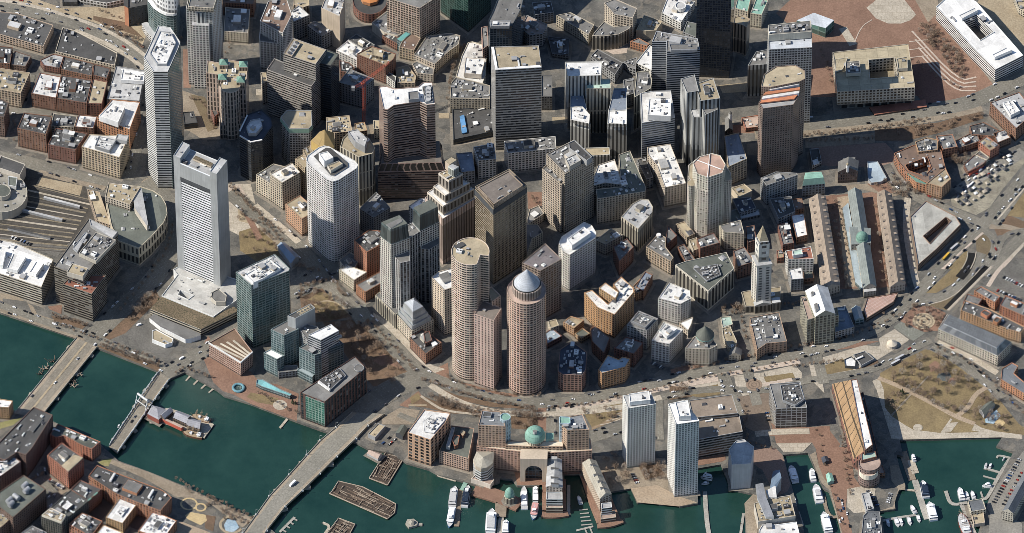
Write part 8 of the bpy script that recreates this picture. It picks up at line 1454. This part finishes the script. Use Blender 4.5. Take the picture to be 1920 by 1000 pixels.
# tower crane
x,y=CRANE; red=flatmat('crane_red',(.35,.06,.03),.5); rt=tag(link('tower_crane',None,None,(x,y,0)),'red lattice tower crane standing in shade beside brown flared tower','crane')
def lattice(m,a,b,w,n):
    a=Vector(a); b=Vector(b); d=(b-a).normalized(); X=d.orthogonal().normalized()*w/2; Y=d.cross(X); cs=[X+Y,X-Y,-X-Y,Y-X]
    for c in cs: m.tube(a+c,b+c,.28,.28,4)
    for i in range(n):
        for k in range(4): m.tube(a.lerp(b,i/n)+cs[k],a.lerp(b,(i+1)/n)+cs[(k+1)%4],.16,.16,3)
m=MB(); lattice(m,(0,0,0),(0,0,66),3,16); link('mast',m.mesh('mast',[red]),rt); m=MB(); lattice(m,(-4,-3,66),(30,22,78),2.4,12); link('jib',m.mesh('jib',[red]),rt); m=MB(); lattice(m,(0,0,66),(-12,-9,66),2.4,4); link('counter_jib',m.mesh('counter_jib',[red]),rt); m=MB(); m.box(-14,-10,-11,-7,63,68); link('counterweight',m.mesh('counterweight',[UM[1]]),rt)
# ---------------- docks
for di,(name,label,pts,w,mat,z,th) in enumerate(DCK):
    pts=D(pts); z+=.035*(di%9)
    cx=sum(a[0] for a in pts)/len(pts); cy=sum(a[1] for a in pts)/len(pts); mb=MB(); P=strip(pts,w,z,mb,cx,cy); n=len(mb.f)
    faces=list(zip(mb.f[:n])); V=mb.v
    for f in mb.f[:n]:
        a,b,c,e=[Vector(V[k]) for k in f]; dn=Vector((0,0,-th))
        mb.face([a+dn,b+dn,b,a]); mb.face([c+dn,e+dn,e,c])
    f0=[Vector(V[k]) for k in mb.f[0]]; f1=[Vector(V[k]) for k in mb.f[n-1]]; dn=Vector((0,0,-th)); mb.face([f0[3]+dn,f0[0]+dn,f0[0],f0[3]]); mb.face([f1[1]+dn,f1[2]+dn,f1[2],f1[1]])
    rt=tag(link(name,None,None,(cx,cy,0)),label,'gangway' if name=='gangway' else ('pier' if name=='pier' else 'dock'))
    if name=='finger_float': rt['group']='finger floats'
    link('deck',weld(mb.mesh('deck',[groundmat(mat) if mat in GROUND else facade(mat)])),rt)
    if w>2.8:
        tot=0
        for a,b in zip(P,P[1:]):
            L=(b-a).length; k=0
            while tot<L:
                q=a.lerp(b,tot/L); d=(b-a).normalized(); nn=Vector((-d.y,d.x))*(w/2+.2); m=MB(); m.tube((0,0,-6),(0,0,z+1.4),.3,.3,6); s=1 if (int(q.x)+int(q.y))%2 else -1; link('pile',m.mesh('pile',[TW[2]]),rt,(q.x+nn.x*s,q.y+nn.y*s,0)); tot+=16
            tot-=L
# ---------------- boats
HM={'ferry':flatmat('hull_white',(.72,.73,.74),.35),'yacht':flatmat('hull_white',(.72,.73,.74),.35),'motorboat':flatmat('hull_white',(.72,.73,.74),.35),'ship':flatmat('hull_wood',(.17,.08,.05),.5)}
DM=flatmat('boat_deck',(.42,.42,.42),.7); DMw=flatmat('boat_deck_wood',(.32,.24,.16),.7); GLS=flatmat('boat_glass',(.02,.03,.05),.15); BLUE=flatmat('boat_blue',(.07,.16,.30),.5); PINK=flatmat('boat_pink',(.55,.30,.28),.6); RED=flatmat('boat_red',(.35,.07,.05),.5); WH=HM['ferry']
def boat(kind,label,bow,stern,w):
    bow=Vector(bow); stern=Vector(stern); L=(bow-stern).length; c=(bow+stern)/2; ang=math.atan2(bow.y-stern.y,bow.x-stern.x)
    rt=tag(link({'ferry':'ferry','yacht':'yacht','motorboat':'motorboat','ship':'ship'}[kind],None,None,(c.x,c.y,-3),ang),label,{'ferry':'ferry','yacht':'yacht','motorboat':'boat','ship':'ship'}[kind])
    h={'ferry':2.6,'yacht':2.2,'motorboat':1.3,'ship':3.2}[kind]; w=min(w,L*.38)
    st=[(-.5,.42,.40),(-.3,.5,.46),(0,.5,.47),(.22,.46,.40),(.38,.30,.22),(.47,.12,.06),(.5,.0,.0)]
    m=MB(); d=MB()
    for (a,t0,b0),(b,t1,b1) in zip(st,st[1:]):
        for s in (1,-1):
            q=[(a*L,s*b0*w,-.6),(b*L,s*b1*w,-.6),(b*L,s*t1*w,h*(1+.25*max(0,b))),(a*L,s*t0*w,h*(1+.25*max(0,a)))]
            if s>0: q.reverse()
            m.face(q)
        d.face([(a*L,-t0*w*.95,h*.92),(b*L,-t1*w*.95,h*.92),(b*L,t1*w*.95,h*.92),(a*L,t0*w*.95,h*.92)])
    m.face([(-.5*L,.42*w,h),(-.5*L,.40*w,-.6),(-.5*L,-.40*w,-.6),(-.5*L,-.42*w,h)])
    hm=HM[kind]
    if 'blue' in label: hm=BLUE
    if 'red and white' in label: hm=RED
    link('hull',weld(m.mesh('hull',[hm])),rt); link('deck',weld(d.mesh('deck',[DMw if kind=='ship' and 'tall' in label else DM])),rt)
    def house(x0,x1,ww,z0,z1,nm='cabin',roof=None,win=True):
        b=MB(); f=.12; P=[(x0*L,-ww/2),(x1*L-ww*f,-ww/2),(x1*L,-ww*.28),(x1*L,ww*.28),(x1*L-ww*f,ww/2),(x0*L,ww/2)]; b.prism(P,z0,z0+(z1-z0)*.35,0,False); b.prism(inset(P,.06),z0+(z1-z0)*.35,z0+(z1-z0)*.8,1 if win else 0,False); b.prism(inset(P,-.15),z0+(z1-z0)*.8,z1,2,True); link(nm,weld(b.mesh(nm,[WH,GLS,roof or WH])),rt)
    dk=h*.92; rf=PINK if 'pink' in label else (GLS if 'dark' in label and kind=='ferry' else (DM if 'gray' in label else None))
    if kind=='ferry':
        house(-.44,.30,w*.84,dk,dk+2.7,'cabin',rf); house(-.38 if 'plain' not in label else -.1,.18,w*.66,dk+2.7,dk+5.0,'upper_deck',rf or (DM if 'lettered' in label else None)); house(.05,.17,w*.42,dk+5.0,dk+7,'wheelhouse')
        m=MB(); m.tube((0,0,dk+7),(-.02*L,0,dk+12),.25,.1,5); m.tube((-.02*L,-1.4,dk+10),(-.02*L,1.4,dk+10),.1,.1,4); link('mast',m.mesh('mast',[WH]),rt)
    elif kind=='yacht':
        house(-.36,.24,w*.72,dk,dk+2.2); house(-.22,.08,w*.5,dk+2.2,dk+4.2,'flybridge',rf); m=MB(); m.tube((-.05*L,0,dk+4),(-.08*L,0,dk+8),.2,.08,5); link('mast',m.mesh('mast',[UM[2] if 'black' in label else WH]),rt)
    elif kind=='motorboat':
        house(-.18,.20,w*.62,dk,dk+1.7,'cabin',rf); m=MB(); m.box(-.46*L,-.25*L,-w*.3,w*.3,dk,dk+.5); link('cockpit_seat',m.mesh('cockpit_seat',[DM]),rt)
    else:
        house(-.40,-.22,w*.6,dk,dk+2.2,'cabin'); house(.02,.14,w*.4,dk,dk+1.6,'deckhouse')
        for k,(x,hh) in enumerate(((.24,20),(-.02,23),(-.28,17))):
            m=MB(); m.tube((x*L,0,dk),(x*L,0,dk+hh*(L/45)),.35,.15,6)
            for f in (.45,.68,.88): m.tube((x*L,-w*.5*(1.3-f*.6),dk+hh*f*(L/45)),(x*L,w*.5*(1.3-f*.6),dk+hh*f*(L/45)),.16,.16,4)
            for s in (-1,1): m.tube((x*L,0,dk+hh*.85*(L/45)),(x*L-1.5,s*w*.46,dk),.07,.07,3)
            link('mast',m.mesh('mast',[DMw]),rt)
        m=MB(); m.tube((.46*L,0,dk),(.60*L,0,dk+2.5),.3,.12,5); link('bowsprit',m.mesh('bowsprit',[DMw]),rt)
for b in BTS: boat(*b)
# ---------------- vehicles
TY=flatmat('tyre',(.02,.02,.02),.9); GL2=flatmat('car_glass',(.015,.02,.028),.12)
CC={'white':(.72,.72,.72),'black':(.015,.015,.018),'silver':(.42,.43,.44),'gray':(.12,.12,.13),'red':(.30,.03,.02),'blue':(.03,.07,.18),'yellow':(.55,.36,.05)}
def car_mesh(kind,col):
    m=MB(); L,w,h={'car':(4.7,1.9,.85),'van':(5.8,2.1,1.1),'truck':(9.5,2.6,1.3),'bus':(12.5,2.7,1.2)}[kind]
    def ring(x0,x1,y,z0,z1,t,mi,top=None):
        a=[(x0,-y),(x1,-y),(x1,y),(x0,y)]; b=[(x0+t[0],-y+t[2]),(x1-t[1],-y+t[2]),(x1-t[1],y-t[2]),(x0+t[0],y-t[2])]
        for i in range(4): j=(i+1)%4; m.face([(*a[i],z0),(*a[j],z0),(*b[j],z1),(*b[i],z1)],None,mi)
        m.face([(*q,z1) for q in b],None,mi if top is None else top)
    if kind=='car': ring(-L/2,L/2,w/2,.3,h,(.08,.15,.06),0); ring(-L/2+.45,L/2-1.25,w/2-.06,h,1.45,(.5,.75,.2),1,0)
    elif kind=='van': ring(-L/2,L/2,w/2,.35,h,(.04,.1,.03),0); ring(-L/2+.04,L/2-.9,w/2-.03,h,2.3,(.05,.6,.1),0)
    elif kind=='truck': ring(L/2-2.2,L/2,w/2-.1,.5,2.6,(0,.4,.1),0); ring(-L/2,L/2-2.5,w/2,.9,3.7,(0,0,.02),0); m.box(-L/2+.2,L/2-.4,-.6,.6,.5,.9,2)
    else: ring(-L/2,L/2,w/2,.4,h,(0,0,0),0); ring(-L/2,L/2,w/2-.04,h,2.4,(.02,.1,.04),1); ring(-L/2,L/2-.1,w/2-.02,2.4,3.1,(.1,.15,.12),0)
    for x in (-L*.32,L*.32):
        for y in (-w/2+.08,w/2-.08): m.tube((x,y-.12,.34),(x,y+.12,.34),.34,.34,8,2)
    return weld(m.mesh(kind,[flatmat('paint_'+col,CC[col],.3,0,.03),GL2,TY]))
CARM={}
for label,group,pts,n,side,kind,z,cols,park in CARS:
    P=[Vector(q) for q in D(pts)]; segs=[(b-a).length for a,b in zip(P,P[1:])]; tot=sum(segs); r=random.Random(label)
    for k in range(n):
        s=tot*((k+.5)/n+(0 if park else r.uniform(-.35,.35)/n)); i=0
        while i<len(segs)-1 and s>segs[i]: s-=segs[i]; i+=1
        d=(P[i+1]-P[i]).normalized(); q=P[i]+d*s; nn=Vector((-d.y,d.x)); lane=r.choice((-1,1)); off=side if side else (0 if park else lane*r.choice((1.8,5.0)))
        if n==1: off=0
        q=q+nn*off; ang=math.atan2(d.y,d.x)+(math.pi/2 if park else (0 if lane>0 else math.pi))
        kk='bus' if kind=='yellowbus' else kind
        col='yellow' if kind=='yellowbus' else ('silver' if kind=='bus' else ('white' if kind in('truck','van') else r.choice(('white','white','white','black','black','black','silver','silver','gray','gray','gray','red','blue'))))
        if (kk,col) not in CARM: CARM[kk,col]=car_mesh(kk,col)
        zz=.42+(2.3 if 'curved concrete bridge' in label else (1.0 if 'bridge deck' in label or 'southern road bridge' in label else 0))
        lb=label if kind!='car' else col+' '+label
        tag(link({'car':'parked_car' if park else 'car','van':'van','truck':'box_truck','bus':'bus'}[kk],CARM[kk,col],None,(q.x,q.y,zz),ang),lb,kk,group)
# ---------------- trees
BK=flatmat('bark',(.11,.085,.065),.95); TWG=[flatmat('twig_brown',(.225,.165,.12),.95,0,.3),flatmat('twig_gray',(.29,.25,.21),.95,0,.3)]; EV=flatmat('needle',(.03,.045,.02),.9,0,.4)
def trunk_mesh(r,H):
    m=MB(); m.tube((0,0,-.3),(0,0,H*.42),.32,.2,6)
    for k in range(5): a=k*1.256+r.random(); m.tube((0,0,H*.38),(math.cos(a)*H*.22,math.sin(a)*H*.22,H*.72),.16,.06,4)
    return weld(m.mesh('trunk',[BK]))
def bare_crown(r,H,mi):
    m=MB(); C0=Vector((0,0,H*.56))
    for k in range(330):
        b=Vector((r.gauss(0,1),r.gauss(0,1),r.gauss(.1,.9))).normalized()*r.uniform(.25,1)**.6*H*.33; d=(b.normalized()*.7+Vector((r.uniform(-1,1),r.uniform(-1,1),r.uniform(-.3,1)))).normalized(); p0=C0+b-d*H*.05; p1=C0+b+d*H*r.uniform(.06,.13)
        s=(p1-p0).cross(Vector((r.uniform(-1,1),r.uniform(-1,1),r.uniform(-1,1)))).normalized()*r.uniform(.04,.09); m.face([p0-s,p0+s,p1+s*.5,p1-s*.5])
    return m.mesh('crown',[TWG[mi]])
def ever_crown(r,H):
    m=MB()
    for k in range(420):
        z=r.uniform(.12,1.0); a=r.uniform(0,6.283); R=H*.28*(1.05-z)*r.uniform(.5,1.1); c=Vector((math.cos(a)*R,math.sin(a)*R,H*z)); s=r.uniform(.3,.7); x=Vector((r.uniform(-1,1),r.uniform(-1,1),r.uniform(-.6,.6))).normalized()*s; y=x.cross(Vector((0,.3,1))).normalized()*s; m.face([c-x,c+y*.7,c+x,c-y*.7])
    return m.mesh('crown',[EV])
rt_=random.Random(5); TRK=[trunk_mesh(rt_,11) for _ in range(3)]; CRW={'bare':[bare_crown(rt_,11,i%2) for i in range(5)],'ever':[ever_crown(rt_,11) for _ in range(2)]}
for kind,label,pts,n,line,s in TRE:
    P=D(pts); r=random.Random(label+str(n)); done=[]; k=0
    group='bare trees' if kind=='bare' else 'evergreen trees'
    if line:
        V=[Vector(q) for q in P]; seg=[(b-a).length for a,b in zip(V,V[1:])]; tot=sum(seg)
        for k in range(n):
            d=tot*(k+.5)/n; i=0
            while i<len(seg)-1 and d>seg[i]: d-=seg[i]; i+=1
            q=V[i].lerp(V[i+1],d/seg[i]); done.append((q.x+r.uniform(-1,1),q.y+r.uniform(-1,1)))
    else:
        xs=[q[0] for q in P]; ys=[q[1] for q in P]; t=0; md=math.sqrt(abs(area(P))/n)*.62
        while len(done)<n and t<4000:
            t+=1; q=(r.uniform(min(xs),max(xs)),r.uniform(min(ys),max(ys)))
            if inside(q,P) and all((q[0]-u)**2+(q[1]-v)**2>md*md for u,v in done): done.append(q)
    for q in done:
        sc=s*r.uniform(.8,1.25); o=tag(link('bare_tree' if kind=='bare' else 'evergreen_tree',None,None,(q[0],q[1],.2),r.uniform(0,6.28),(sc,sc,sc*r.uniform(.9,1.1))),label,'tree',group)
        link('trunk',r.choice(TRK),o); link('crown',r.choice(CRW[kind]),o)
# the many smaller trees and cars beyond the counted ones, each as one mass
def scatter(pts,n,line,r):
    P=D(pts); out=[]
    if line:
        V=[Vector(q) for q in P]; seg=[(b-a).length for a,b in zip(V,V[1:])]; tot=sum(seg)
        for k in range(n):
            d=tot*(k+.5)/n; i=0
            while i<len(seg)-1 and d>seg[i]: d-=seg[i]; i+=1
            q=V[i].lerp(V[i+1],d/seg[i]); out.append((q.x+r.uniform(-2,2),q.y+r.uniform(-2,2)))
    else:
        xs=[q[0] for q in P]; ys=[q[1] for q in P]; t=0
        while len(out)<n and t<5000:
            t+=1; q=(r.uniform(min(xs),max(xs)),r.uniform(min(ys),max(ys)))
            if inside(q,P): out.append(q)
    return out
def stuff(name,label,cat,me): o=tag(link(name,me),label,cat); o['kind']='stuff'; return o
BASES=[]
for b in BLD:
    p=D(b[3][0][2]); BASES.append((min(q[0] for q in p),max(q[0] for q in p),min(q[1] for q in p),max(q[1] for q in p),p))
def built(x,y): return any(a<x<b and c<y<d and inside((x,y),p) for a,b,c,d,p in BASES)
r=random.Random(77); V=[]; F=[]
for pts,n,line,s in TRE2:
    for x,y in scatter(pts,n,line,r):
        if built(x,y): continue
        sc=s*11*r.uniform(.75,1.25)
        c=Vector((x,y,sc*.56))
        for k in range(120):
            b=Vector((r.gauss(0,1),r.gauss(0,1),r.gauss(.1,.9))).normalized()*r.uniform(.25,1)**.6*sc*.33; d=(b.normalized()*.7+Vector((r.uniform(-1,1),r.uniform(-1,1),r.uniform(-.3,1)))).normalized(); p0=c+b-d*sc*.06; p1=c+b+d*sc*.12
            w=(p1-p0).cross(Vector((r.uniform(-1,1),r.uniform(-1,1),r.uniform(-1,1)))).normalized()*.11; i=len(V); V+=[p0-w,p0+w,p1+w*.5,p1-w*.5]; F.append((i,i+1,i+2,i+3))
        i=len(V); V+=[(x-.2,y,0),(x+.2,y,0),(x+.1,y,sc*.6),(x-.1,y,sc*.6),(x,y-.2,0),(x,y+.2,0),(x,y+.1,sc*.6),(x,y-.1,sc*.6)]; F+=[(i,i+1,i+2,i+3),(i+4,i+5,i+6,i+7)]
me=bpy.data.meshes.new('small_trees'); me.from_pydata(V,[],F); me.materials.append(TWG[0]); stuff('small_trees','mass of small bare street and park trees across the city','trees',me)
mb=MB(); cols=['white','black','silver','gray','gray','black','white','black']
for name,mat,pts,w,lay in RDS:
    if mat not in('road','asphaltlight') or w<7: continue
    P=[Vector(q) for q in D(pts)]; P2=[]
    for a,b in zip(P,P[1:]):
        L=(b-a).length; d=(b-a).normalized(); nn=Vector((-d.y,d.x)); t=r.uniform(0,9)
        while t<L:
            for side in (-1,1):
                if r.random()<.3:
                    q=a+d*t+nn*side*(w/2-1.4); t2=Matrix.Translation((q.x,q.y,.75))@Matrix.Rotation(math.atan2(d.y,d.x),4,'Z')
                    if built(q.x,q.y): continue
                    c=r.randrange(len(cols)); mb.box(-2.3,2.3,-.9,.9,.25,.9,c,t2); mb.box(-1.6,.9,-.8,.8,.9,1.45,8,t2); mb.box(-1.4,.7,-.75,.75,1.45,1.5,c,t2)
            t+=r.uniform(6.2,11)
stuff('small_cars','rows of small cars parked along the kerbs of many streets','cars',mb.mesh('small_cars',[flatmat('paint_'+c,CC[c],.3,0,.03) for c in cols]+[GL2]))
print('units',NU[0],'objects',len(SC.objects))
